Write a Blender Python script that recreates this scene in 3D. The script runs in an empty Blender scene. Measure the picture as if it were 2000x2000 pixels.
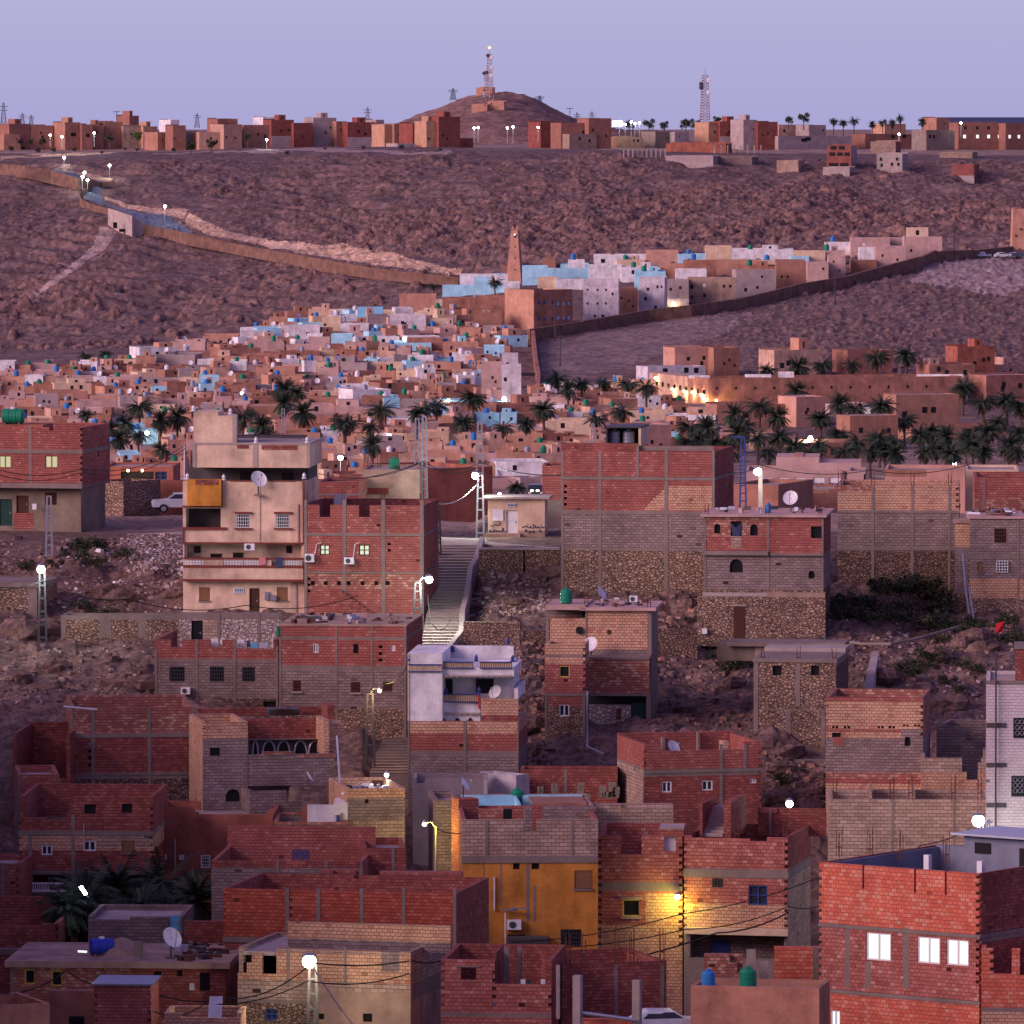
import bpy, math, random
import numpy as np
from mathutils import Vector
sc = bpy.context.scene
R = random.Random(7)
# ------------------------------------------------------------------ camera
F = 14000.0                      # focal length in photo pixels (2000 wide)
PIT = math.atan(750 / F)         # eye level lies 750 px above the centre
CP, SP = math.cos(PIT), math.sin(PIT)
cam = bpy.data.cameras.new('camera'); camo = bpy.data.objects.new('camera', cam)
sc.collection.objects.link(camo); sc.camera = camo
cam.sensor_width = 36; cam.lens = F / 2000 * 36; cam.clip_start = 5; cam.clip_end = 90000
camo.rotation_euler = (math.pi / 2 - PIT, 0, 0)
# ------------------------------------------------------------------ sky, sun, exposure
w = bpy.data.worlds.new('World'); sc.world = w; w.use_nodes = True
nt = w.node_tree; nt.nodes.clear()
out = nt.nodes.new('ShaderNodeOutputWorld'); bg = nt.nodes.new('ShaderNodeBackground')
sky = nt.nodes.new('ShaderNodeTexSky'); sky.sky_type = 'NISHITA'; sky.sun_disc = False
SUN_EL, SUN_AZ = math.radians(18), math.radians(-120)     # azimuth from +Y, clockwise: left and a little behind the camera
sky.sun_elevation = math.radians(3); sky.sun_rotation = SUN_AZ
tc = nt.nodes.new('ShaderNodeTexCoord')
sep = nt.nodes.new('ShaderNodeSeparateXYZ'); nt.links.new(tc.outputs['Generated'], sep.inputs[0])
ramp = nt.nodes.new('ShaderNodeValToRGB'); cr = ramp.color_ramp
nt.links.new(sep.outputs['Z'], ramp.inputs[0])
cr.elements[0].position = 0.0; cr.elements[0].color = (.400, .380, .665, 1)
cr.elements[1].position = 1.0; cr.elements[1].color = (.115, .095, .34, 1)
e = cr.elements.new(.012); e.color = (.425, .420, .690, 1)
e = cr.elements.new(.03); e.color = (.485, .485, .715, 1)
e = cr.elements.new(.22); e.color = (.20, .165, .48, 1)
mx = nt.nodes.new('ShaderNodeMix'); mx.data_type = 'RGBA'; mx.inputs['Factor'].default_value = .012
nt.links.new(ramp.outputs[0], mx.inputs['A']); nt.links.new(sky.outputs[0], mx.inputs['B'])
# afterglow low in the sky on the left, behind the camera
dot = nt.nodes.new('ShaderNodeVectorMath'); dot.operation = 'DOT_PRODUCT'
nt.links.new(tc.outputs['Generated'], dot.inputs[0])
dot.inputs[1].default_value = (-.90, -.42, .10)
pw = nt.nodes.new('ShaderNodeMapRange'); pw.inputs['From Min'].default_value = .2; pw.inputs['From Max'].default_value = 1
pw.inputs['To Max'].default_value = 1.0
nt.links.new(dot.outputs['Value'], pw.inputs['Value'])
gl = nt.nodes.new('ShaderNodeMix'); gl.data_type = 'RGBA'
nt.links.new(pw.outputs[0], gl.inputs['Factor']); nt.links.new(mx.outputs['Result'], gl.inputs['A'])
gl.inputs['B'].default_value = (.80, .50, .72, 1)
nt.links.new(gl.outputs['Result'], bg.inputs['Color']); bg.inputs['Strength'].default_value = 1.0
nt.links.new(bg.outputs[0], out.inputs[0])
sl = bpy.data.lights.new('sun', 'SUN'); so = bpy.data.objects.new('sun', sl); sc.collection.objects.link(so)
sl.energy = 3.5; sl.angle = math.radians(36); sl.color = (1, .70, .74)
sd = Vector((math.sin(SUN_AZ) * math.cos(SUN_EL), math.cos(SUN_AZ) * math.cos(SUN_EL), math.sin(SUN_EL)))
so.rotation_euler = sd.to_track_quat('Z', 'Y').to_euler()
so.location = (-200, -100, 80)
sc.view_settings.view_transform = 'Standard'; sc.view_settings.look = 'None'
sc.view_settings.exposure = 0; sc.view_settings.gamma = 1
sc.cycles.use_denoising = True; sc.cycles.max_bounces = 4; sc.cycles.diffuse_bounces = 2
sc.cycles.glossy_bounces = 2; sc.cycles.transparent_max_bounces = 4
sc.cycles.sample_clamp_indirect = 3

# ------------------------------------------------------------------ helpers
def ab(px, py):
    t = (1000 - py) / F; dy = CP + SP * t
    return (px - 1000) / F / dy, (-SP + CP * t) / dy
def P(px, py, d):
    a, b = ab(px, py); return Vector((a * d, d, b * d))
def proj(v):
    dep = v[1] * CP - v[2] * SP; up = v[1] * SP + v[2] * CP
    return 1000 + v[0] / dep * F, 1000 - up / dep * F
def bz(py): return ab(0, py)[1]

MATS = {}
def newmat(k):
    m = bpy.data.materials.new(k); m.use_nodes = True; MATS[k] = m
    t = m.node_tree; b = t.nodes['Principled BSDF']; b.inputs['Specular IOR Level'].default_value = .2
    return t, b
def nd(t, ty, ins=None, **kw):
    n = t.nodes.new(ty)
    for a, v in kw.items(): setattr(n, a, v)
    for a, v in (ins or {}).items():
        if hasattr(v, 'is_output'): t.links.new(v, n.inputs[a])
        else: n.inputs[a].default_value = v
    return n
def c4(c): return (c[0], c[1], c[2], 1)
def mixc(t, f, a, b, bt='MIX'):
    n = t.nodes.new('ShaderNodeMix'); n.data_type = 'RGBA'; n.blend_type = bt
    for s, v in (('Factor', f), ('A', a), ('B', b)):
        if hasattr(v, 'is_output'): t.links.new(v, n.inputs[s])
        else: n.inputs[s].default_value = c4(v) if isinstance(v, tuple) else v
    return n.outputs['Result']
def rampn(t, f, stops, const=False):
    n = t.nodes.new('ShaderNodeValToRGB'); r = n.color_ramp
    if const: r.interpolation = 'CONSTANT'
    r.elements[0].position, r.elements[0].color = stops[0][0], c4(stops[0][1])
    r.elements[1].position, r.elements[1].color = stops[-1][0], c4(stops[-1][1])
    for p, c in stops[1:-1]:
        e = r.elements.new(p); e.color = c4(c)
    t.links.new(f, n.inputs[0]); return n.outputs[0]
def uvm(t): return nd(t, 'ShaderNodeUVMap').outputs[0]
def stain(t, b, col, amt, sc1=.5):
    """large weather stains and vertical streaks over a colour"""
    p = nd(t, 'ShaderNodeNewGeometry').outputs['Position']
    n1 = nd(t, 'ShaderNodeTexNoise', {'Vector': p, 'Scale': sc1, 'Detail': 6, 'Roughness': .65}).outputs['Fac']
    mp = nd(t, 'ShaderNodeMapping', {'Vector': p, 'Scale': (1.4, 1.4, .3)}).outputs[0]
    n2 = nd(t, 'ShaderNodeTexNoise', {'Vector': mp, 'Scale': 1, 'Detail': 4}).outputs['Fac']
    n2 = nd(t, 'ShaderNodeMath', {0: n2, 1: .35}, operation='MULTIPLY').outputs[0]
    a = nd(t, 'ShaderNodeMath', {0: n1, 1: n2}, operation='ADD').outputs[0]
    f = nd(t, 'ShaderNodeMapRange', {'Value': a, 'From Min': .45, 'From Max': .92, 'To Min': 1 - amt, 'To Max': 1 + amt * .5}).outputs[0]
    cc = nd(t, 'ShaderNodeVectorMath', {0: col, 3: f}, operation='SCALE') if hasattr(col, 'is_output') else nd(t, 'ShaderNodeVectorMath', {0: col, 3: f}, operation='SCALE')
    t.links.new(cc.outputs[0], b.inputs['Base Color']); b.inputs['Roughness'].default_value = .92
    return p
def m_plaster(k, c, amt=.3, s=.5, bump=.02):
    t, b = newmat(k); p = stain(t, b, c, amt, s)
    n = nd(t, 'ShaderNodeTexNoise', {'Vector': p, 'Scale': 6, 'Detail': 4}).outputs['Fac']
    bp = nd(t, 'ShaderNodeBump', {'Height': n, 'Strength': .5, 'Distance': bump * 3})
    t.links.new(bp.outputs[0], b.inputs['Normal'])
def m_brick(k, cols, mortar, bw, bh, ms=.014, amt=.3):
    t, b = newmat(k); uv = uvm(t)
    wn = nd(t, 'ShaderNodeTexNoise', {'Vector': uv, 'Scale': 1.3, 'Detail': 2}).outputs['Color']
    wv = nd(t, 'ShaderNodeVectorMath', {0: wn, 1: (.5, .5, .5)}, operation='SUBTRACT').outputs[0]
    wv = nd(t, 'ShaderNodeVectorMath', {0: wv, 3: .05}, operation='SCALE').outputs[0]
    uv = nd(t, 'ShaderNodeVectorMath', {0: uv, 1: wv}, operation='ADD').outputs[0]
    br = nd(t, 'ShaderNodeTexBrick', {'Vector': uv, 'Color1': (0, 0, 0, 1), 'Color2': (1, 1, 1, 1), 'Mortar': (.5, .5, .5, 1), 'Scale': 1,
            'Mortar Size': ms, 'Mortar Smooth': .1, 'Bias': 0, 'Brick Width': bw, 'Row Height': bh})
    hole = tuple(x * .14 for x in cols[0][1])         # knocked out and hollow bricks
    col = rampn(t, br.outputs['Color'], [(0, hole), (.0012, hole), (.003, cols[0][1])] + cols[1:])
    n = nd(t, 'ShaderNodeTexNoise', {'Vector': uv, 'Scale': .8, 'Detail': 5}).outputs['Fac']
    mm = nd(t, 'ShaderNodeMapRange', {'Value': n, 'From Min': .62, 'From Max': .72, 'To Min': 0, 'To Max': .7}).outputs[0]
    f2 = nd(t, 'ShaderNodeMath', {0: br.outputs['Fac'], 1: mm}, operation='MAXIMUM').outputs[0]   # smeared mortar
    f2 = nd(t, 'ShaderNodeMath', {0: mm, 1: .45}, operation='MULTIPLY').outputs[0]
    col = mixc(t, f2, col, tuple(min(1, x * 1.6) for x in mortar))
    col = mixc(t, br.outputs['Fac'], col, mortar)
    stain(t, b, col, amt)
    inv = nd(t, 'ShaderNodeMath', {0: 1.0, 1: br.outputs['Fac']}, operation='SUBTRACT').outputs[0]
    bp = nd(t, 'ShaderNodeBump', {'Height': inv, 'Strength': 1, 'Distance': .04})
    t.links.new(bp.outputs[0], b.inputs['Normal'])
def m_stone(k, cols, mortar, s=3.2, amt=.3):
    t, b = newmat(k); uv = uvm(t)
    mp = nd(t, 'ShaderNodeMapping', {'Vector': uv, 'Scale': (1, 1.35, 1)}).outputs[0]
    v = nd(t, 'ShaderNodeTexVoronoi', {'Vector': mp, 'Scale': s, 'Randomness': .95})
    v2 = nd(t, 'ShaderNodeTexVoronoi', {'Vector': mp, 'Scale': s, 'Randomness': .95}, feature='DISTANCE_TO_EDGE')
    cs = nd(t, 'ShaderNodeSeparateColor', {0: v.outputs['Color']}).outputs[0]
    col = rampn(t, cs, cols)
    f = nd(t, 'ShaderNodeMapRange', {'Value': v2.outputs['Distance'], 'From Min': .03, 'From Max': .14}).outputs[0]
    col = mixc(t, f, mortar, col); stain(t, b, col, amt)
    bp = nd(t, 'ShaderNodeBump', {'Height': f, 'Strength': 1, 'Distance': .09})
    t.links.new(bp.outputs[0], b.inputs['Normal'])
def m_plain(k, c, rough=.7, metal=0):
    t, b = newmat(k); b.inputs['Base Color'].default_value = c4(c); b.inputs['Roughness'].default_value = rough
    b.inputs['Metallic'].default_value = metal
    p = nd(t, 'ShaderNodeNewGeometry').outputs['Position']
    n = nd(t, 'ShaderNodeTexNoise', {'Vector': p, 'Scale': 3, 'Detail': 4}).outputs['Fac']
    f = nd(t, 'ShaderNodeMapRange', {'Value': n, 'To Min': .75, 'To Max': 1.2}).outputs[0]
    t.links.new(nd(t, 'ShaderNodeVectorMath', {0: c, 3: f}, operation='SCALE').outputs[0], b.inputs['Base Color'])
def m_emit(k, c, s):
    t, b = newmat(k); b.inputs['Base Color'].default_value = (0.02, .02, .02, 1)
    b.inputs['Emission Color'].default_value = c4(c); b.inputs['Emission Strength'].default_value = s

# bricks, blocks, stone
m_brick('red', [(0, (.35, .105, .085)), (.5, (.43, .14, .11)), (.85, (.38, .115, .095)), (1, (.52, .23, .18))], (.13, .06, .055), .26, .165, .010)
m_brick('redn', [(0, (.36, .105, .085)), (.35, (.45, .15, .12)), (.7, (.50, .185, .15)), (.85, (.42, .13, .105)), (1, (.62, .31, .25))], (.12, .05, .045), .29, .195, .010, .25)
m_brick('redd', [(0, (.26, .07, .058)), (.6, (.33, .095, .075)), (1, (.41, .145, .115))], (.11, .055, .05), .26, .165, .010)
m_brick('redsat', [(0, (.36, .07, .045)), (.6, (.44, .095, .055)), (1, (.50, .15, .10))], (.12, .04, .035), .28, .18, .010, .2)
m_brick('orange', [(0, (.58, .13, .08)), (.6, (.68, .18, .11)), (1, (.68, .29, .20))], (.20, .07, .06), .30, .20, .009, .2)
m_brick('cream', [(0, (.58, .32, .20)), (.5, (.67, .41, .265)), (.88, (.62, .36, .235)), (1, (.50, .20, .14))], (.17, .09, .07), .28, .175, .011)
m_brick('block', [(0, (.24, .175, .165)), (.5, (.285, .21, .195)), (1, (.35, .265, .24))], (.11, .075, .072), .36, .175, .011)
m_brick('blockl', [(0, (.36, .25, .19)), (.5, (.43, .30, .235)), (1, (.51, .375, .29))], (.13, .08, .068), .42, .20, .011)
m_brick('tile', [(0, (.60, .52, .52)), (1, (.68, .60, .60))], (.46, .38, .40), .34, .17, .012, .12)
m_brick('mix', [(0, (.36, .13, .10)), (.55, (.40, .15, .115)), (.75, (.48, .24, .17)), (1, (.60, .37, .25))], (.13, .07, .06), .27, .165, .010)
m_stone('stone', [(0, (.32, .20, .14)), (.5, (.42, .27, .19)), (1, (.52, .36, .26))], (.17, .11, .09), 4.6)
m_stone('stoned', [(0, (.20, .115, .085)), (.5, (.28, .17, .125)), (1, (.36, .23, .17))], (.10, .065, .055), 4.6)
m_stone('stonew', [(0, (.50, .40, .36)), (1, (.66, .55, .50))], (.36, .29, .27), 3.5)
# plasters
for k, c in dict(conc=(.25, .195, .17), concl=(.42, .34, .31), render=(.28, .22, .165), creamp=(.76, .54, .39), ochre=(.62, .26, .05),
                 ochre2=(.58, .25, .08), redplas=(.36, .125, .085), tan=(.56, .26, .17), white=(.80, .78, .79), bluegrey=(.22, .23, .30),
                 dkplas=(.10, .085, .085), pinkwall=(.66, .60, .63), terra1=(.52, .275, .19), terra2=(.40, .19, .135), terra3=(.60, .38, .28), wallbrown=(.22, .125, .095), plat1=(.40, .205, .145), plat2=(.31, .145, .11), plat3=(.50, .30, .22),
                 brown=(.36, .18, .125), pinkb=(.55, .36, .32), cream2=(.70, .52, .36), greyp=(.40, .32, .31), lblue=(.40, .74, .88),
                 lblue2=(.25, .58, .80), salmon=(.58, .32, .24), roofgrey=(.42, .34, .32), roofpale=(.60, .52, .50), sand=(.42, .29, .22)).items():
    m_plaster(k, c, .5 if k in ('ochre', 'ochre2', 'tan', 'creamp', 'redplas', 'render', 'white', 'sand', 'wallbrown', 'terra2', 'terra3', 'pinkwall') else .32)
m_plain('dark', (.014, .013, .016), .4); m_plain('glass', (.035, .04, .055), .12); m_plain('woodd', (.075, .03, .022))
m_plain('wood', (.26, .13, .065)); m_plain('maroon', (.20, .045, .035)); m_plain('whitep', (.78, .77, .78), .5)
m_plain('metal', (.36, .36, .40), .45, .5); m_plain('metald', (.08, .08, .09), .5, .3); m_plain('rust', (.14, .05, .035))
m_plain('bluem', (.04, .07, .24), .4); m_plain('sheet', (.52, .56, .66), .35, .3); m_plain('greenm', (.02, .06, .05))
m_plain('tgreen', (.012, .22, .12), .4); m_plain('tblue', (.035, .20, .50), .4); m_plain('mastred', (.36, .13, .13)); m_plain('tblue2', (.03, .05, .42), .4)
m_plain('tgrey', (.30, .32, .40), .35, .4); m_plain('twhite', (.75, .73, .75), .4); m_plain('rubber', (.02, .02, .02))
m_plain('yellowp', (.55, .42, .08)); m_plain('pinkc', (.60, .22, .24)); m_plain('navy', (.05, .06, .13)); m_plain('redc', (.55, .03, .04))
m_plain('carw', (.62, .64, .70), .25); m_plain('card', (.05, .06, .09), .2); m_plain('asphalt', (.12, .14, .20), .8)
m_plain('cable', (.02, .02, .022), .6); m_plain('bluecl', (.14, .42, .66))
m_emit('lampw', (.95, 1, .93), 26); m_emit('lampy', (1, .86, .22), 16); m_emit('lampo', (1, .72, .34), 14); m_emit('litw', (1, .99, .97), 1.1)
m_emit('lity', (1, .90, .55), .62); m_emit('litg', (.92, 1, .72), .85); m_emit('red_lamp', (1, .2, .1), 6); m_emit('green_lamp', (.1, 1, .3), 5)

ORG = {}
def link(o): sc.collection.objects.link(o)
def tag(o, label=None, cat=None, group=None, kind=None):
    if label: o['label'] = label
    if cat: o['category'] = cat; o['kind'] = 'thing'
    if group: o['group'] = group
    if kind: o['kind'] = kind
    return o
def root(name, loc, label, cat, group=None):
    o = bpy.data.objects.new(name, None); link(o); o.location = loc; ORG[o.name] = Vector(loc)
    o.empty_display_size = .5
    return tag(o, label, cat, group)
class MB:
    def __init__(s): s.v = []; s.f = []; s.m = []; s.k = []
    def mi(s, k):
        if k not in s.k: s.k.append(k)
        return s.k.index(k)
    def poly(s, pts, k):
        n = len(s.v); s.v.extend((p[0], p[1], p[2]) for p in pts); s.f.append(tuple(range(n, n + len(pts)))); s.m.append(s.mi(k))
    def hexa(s, c, k, skip=()):
        """c: 8 corners, bottom ring then top ring"""
        for i, q in enumerate(((0, 3, 2, 1), (4, 5, 6, 7), (0, 1, 5, 4), (1, 2, 6, 5), (2, 3, 7, 6), (3, 0, 4, 7))):
            if i not in skip: s.poly([c[j] for j in q], k)
    def box(s, c, sx, sy, sz, k, U=(1, 0), tilt=0):
        """axis box centred on c (bottom at c.z), U = horizontal direction of its x axis"""
        ux, uy = U; c = Vector(c); a = Vector((ux, uy, 0)) * (sx / 2); b = Vector((-uy, ux, 0)) * (sy / 2); z = Vector((0, 0, sz))
        r = [c - a - b, c + a - b, c + a + b, c - a + b]
        s.hexa(r + [p + z for p in r], k)
    def tube(s, pts, r, k, n=6, r2=None, cap=True):
        pts = [Vector(p) for p in pts]; rings = []
        for i, p in enumerate(pts):
            d = (pts[min(i + 1, len(pts) - 1)] - pts[max(i - 1, 0)]).normalized()
            x = d.cross(Vector((0, 0, 1)))
            if x.length < 1e-3: x = d.cross(Vector((0, 1, 0)))
            x.normalize(); y = d.cross(x); rr = r if r2 is None else r + (r2 - r) * i / (len(pts) - 1)
            rings.append([p + (x * math.cos(2 * math.pi * j / n) + y * math.sin(2 * math.pi * j / n)) * rr for j in range(n)])
        for a, b in zip(rings, rings[1:]):
            for j in range(n): s.poly([a[j], a[(j + 1) % n], b[(j + 1) % n], b[j]], k)
        if cap: s.poly(rings[0][::-1], k); s.poly(rings[-1], k)
    def lathe(s, c, prof, k, n=14, axis='z'):
        c = Vector(c); rings = []
        for r, z in prof:
            rg = []
            for j in range(n):
                a = 2 * math.pi * j / n
                o = (r * math.cos(a), r * math.sin(a), z)
                if axis == 'x': o = (z, r * math.cos(a), r * math.sin(a))
                if axis == 'y': o = (r * math.cos(a), z, r * math.sin(a))
                rg.append(c + Vector(o))
            rings.append(rg)
        for a, b in zip(rings, rings[1:]):
            for j in range(n): s.poly([a[j], a[(j + 1) % n], b[(j + 1) % n], b[j]], k)
        s.poly(rings[0][::-1], k); s.poly(rings[-1], k)
    def build(s, name, parent=None, smooth=False, label=None):
        o0 = ORG[parent.name] if parent else Vector((0, 0, 0))
        me = bpy.data.meshes.new(name)
        V = np.array(s.v, dtype=float).reshape(-1, 3)
        me.from_pydata((V - np.array(o0)).tolist(), [], s.f)
        for k in s.k: me.materials.append(MATS[k])
        me.polygons.foreach_set('material_index', s.m)
        uv = np.zeros((len(s.v), 2))
        for f in s.f:
            a, b, c = V[f[0]], V[f[1]], V[f[2]]
            n = np.cross(b - a, c - a); l = np.linalg.norm(n)
            if l < 1e-12: continue
            n /= l; idx = list(f)
            if abs(n[2]) > .7: uv[idx] = V[idx][:, :2]
            else:
                t = np.array((-n[1], n[0])); t /= np.linalg.norm(t); 
                if t[0] < -1e-6 or (abs(t[0]) < 1e-6 and t[1] < 0): t = -t
                uv[idx, 0] = V[idx][:, :2] @ t; uv[idx, 1] = V[idx][:, 2]
        l = me.uv_layers.new(name='UVMap')
        vi = np.zeros(len(me.loops), dtype=np.int32); me.loops.foreach_get('vertex_index', vi)
        l.data.foreach_set('uv', uv[vi].ravel())
        if smooth: me.polygons.foreach_set('use_smooth', [True] * len(s.f))
        me.update()
        o = bpy.data.objects.new(name, me); link(o); ORG[o.name] = o0
        if parent: o.parent = parent
        else: ORG[o.name] = Vector((0, 0, 0))
        if label: o['label'] = label
        return o
def solo(mb, name, loc, label, cat, group=None, smooth=False):
    """one-mesh thing whose origin is at its base"""
    tmp = Vector(loc); mb.v = [(x - tmp.x, y - tmp.y, z - tmp.z) for x, y, z in mb.v]
    # keep uv in metres: fine relative to the object's own origin
    o = mb.build(name, None, smooth); o.location = tmp; ORG[o.name] = tmp
    return tag(o, label, cat, group)
def dup(o, loc, label=None, scale=1, rz=0, cat=None, group=None, parent=None):
    c = o.copy(); link(c)
    if parent is None:
        c.location = loc; c.scale = (scale,) * 3 if not isinstance(scale, tuple) else scale; c.rotation_euler = (0, 0, rz)
        if label: c['label'] = label
        if group: c['group'] = group
    else: c.parent = parent
    ORG[c.name] = Vector(loc) if loc is not None else Vector((0, 0, 0))
    for ch in list(o.children): dup(ch, None, parent=c)
    return c
class Proto:
    """first use moves the original itself, later uses copy it with its parts"""
    def __init__(s, o): s.o = o; s.used = False
    def put(s, loc, label, scale=1, rz=0, group=None):
        if not s.used:
            s.used = True; o = s.o; o.location = loc; o.scale = (scale,) * 3 if not isinstance(scale, tuple) else scale
            o.rotation_euler = (0, 0, rz); o['label'] = label
            if group: o['group'] = group
            return o
        return dup(s.o, loc, label, scale, rz, group=group)
# ------------------------------------------------------------------ terrain
def h2(ix, iy, s):
    h = (ix.astype(np.int64) * 374761393 + iy.astype(np.int64) * 668265263 + s * 974711) & 0xffffffff
    h = ((h ^ (h >> 13)) * 1274126177) & 0xffffffff
    return ((h ^ (h >> 16)) & 0xffffff) / float(0xffffff)
def vn(x, y, s):
    ix, iy = np.floor(x), np.floor(y); fx, fy = x - ix, y - iy
    fx = fx * fx * (3 - 2 * fx); fy = fy * fy * (3 - 2 * fy)
    a, b, c, d = h2(ix, iy, s), h2(ix + 1, iy, s), h2(ix, iy + 1, s), h2(ix + 1, iy + 1, s)
    return (a + (b - a) * fx) * (1 - fy) + (c + (d - c) * fx) * fy - .5
def fbm(x, y, s, o=5, g=.5):
    r = 0; a = 1
    for i in range(o):
        r = r + a * vn(x * 2 ** i, y * 2 ** i, s + i); a *= g
    return r
def worley(x, y, s):
    ix, iy = np.floor(x), np.floor(y); f = np.full(x.shape, 9.); c = np.zeros(x.shape)
    for i in (-1, 0, 1):
        for j in (-1, 0, 1):
            a, b = ix + i, iy + j
            d = np.hypot(a + h2(a, b, s) - x, b + h2(a, b, s + 1) - y); k = d < f
            f = np.where(k, d, f); c = np.where(k, h2(a, b, s + 2), c)
    return f, c
def rocks(x, y, s, size, dens):
    """stones standing out of the ground: dome per cell, some cells empty"""
    f, c = worley(x / size, y / size, s)
    return np.where(c < dens, np.sqrt(np.clip(1 - (f / .55) ** 2, 0, 1)) * (.4 + .6 * c / dens), 0) * size * .4
ND = [300, 335, 350, 366, 396, 416, 430, 462, 476, 495, 515, 532, 545, 572, 620]
NY = [2600, 2450, 2380, 2230, 1950, 1620, 1455, 1250, 1165, 1065, 1022, 1000, 1025, 1065, 1100]
def dnear(py): return float(np.interp(-py, [-y for y in NY[:12]], ND[:12]))
TX = [-900, 0, 330, 500, 620, 850, 1000, 1150, 1500, 1830, 2000, 2900]
TT = {620: [1100] * 12, 700: [1090] * 12, 900: [1059] * 12, 1050: [1010] * 12, 1200: [915] * 12, 1300: [858] * 12,
 1400: [804, 802, 800, 800, 800, 795, 795, 795, 795, 800, 805, 805], 1500: [755, 752, 748, 745, 745, 742, 740, 738, 735, 740, 742, 745],
 1600: [712, 708, 702, 692, 685, 680, 678, 675, 668, 665, 668, 680], 1700: [702, 700, 690, 652, 628, 614, 605, 598, 590, 582, 582, 600],
 1750: [698, 698, 688, 650, 618, 582, 560, 558, 560, 542, 540, 560], 1800: [694, 694, 684, 652, 620, 582, 558, 544, 530, 508, 508, 530],
 1850: [690, 690, 680, 655, 628, 590, 562, 545, 520, 492, 492, 500], 1950: [688, 688, 684, 675, 655, 612, 590, 565, 540, 506, 494, 495],
 2010: [682, 682, 670, 655, 640, 600, 580, 556, 530, 500, 488, 490], 2040: [600, 600, 592, 565, 545, 525, 510, 498, 476, 460, 455, 460],
 2100: [480, 478, 462, 452, 446, 432, 425, 420, 408, 402, 400, 400], 2150: [385, 385, 380, 372, 368, 355, 350, 350, 352, 354, 354, 354],
 2190: [322, 320, 315, 305, 300, 298, 299, 302, 312, 316, 318, 320], 2230: [300, 300, 296, 290, 288, 287, 290, 293, 300, 304, 306, 306],
 2320: [291, 291, 290, 288, 287, 287, 288, 288, 290, 291, 291, 291], 2500: [285] * 12, 3000: [279] * 12, 6000: [265] * 12, 30000: [253] * 12}
TD = sorted(TT); TG = np.array([[bz(y) * d for y in TT[d]] for d in TD])          # heights
def zfar(px, d):
    """height of the far terrain at picture column px and distance d (arrays)"""
    px = np.asarray(px, float); d = np.asarray(d, float)
    i = np.clip(np.searchsorted(TD, d) - 1, 0, len(TD) - 2); j = np.clip(np.searchsorted(TX, px) - 1, 0, len(TX) - 2)
    TDa, TXa = np.array(TD, float), np.array(TX, float)
    u = np.clip((d - TDa[i]) / (TDa[i + 1] - TDa[i]), 0, 1); v = np.clip((px - TXa[j]) / (TXa[j + 1] - TXa[j]), 0, 1)
    v = v * v * (3 - 2 * v)
    return (TG[i, j] * (1 - v) + TG[i, j + 1] * v) * (1 - u) + (TG[i + 1, j] * (1 - v) + TG[i + 1, j + 1] * v) * u
def col_of(x, d): return 1000 + x * F / (d * (CP * 1.0))
def smooth(a, b, x):
    t = np.clip((x - a) / (b - a), 0, 1); return t * t * (3 - 2 * t)
ROCKM = {}
def boulders(x, y, s, size, dens, hgt):
    """separate angular stones with steep sides: returns height and mask"""
    f, c = worley(x / size + fbm(x / size, y / size, s + 7, 2) * .35, y / size + fbm(x / size, y / size, s + 9, 2) * .35, s)
    r = .25 + .4 * ((c * 7.31) % 1); k = (c < dens)
    q = np.clip(1 - (f / r) ** 4, 0, 1)
    return np.where(k, q * hgt * (.3 + r), 0), np.where(k, smooth(0, .3, q), 0)
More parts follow.
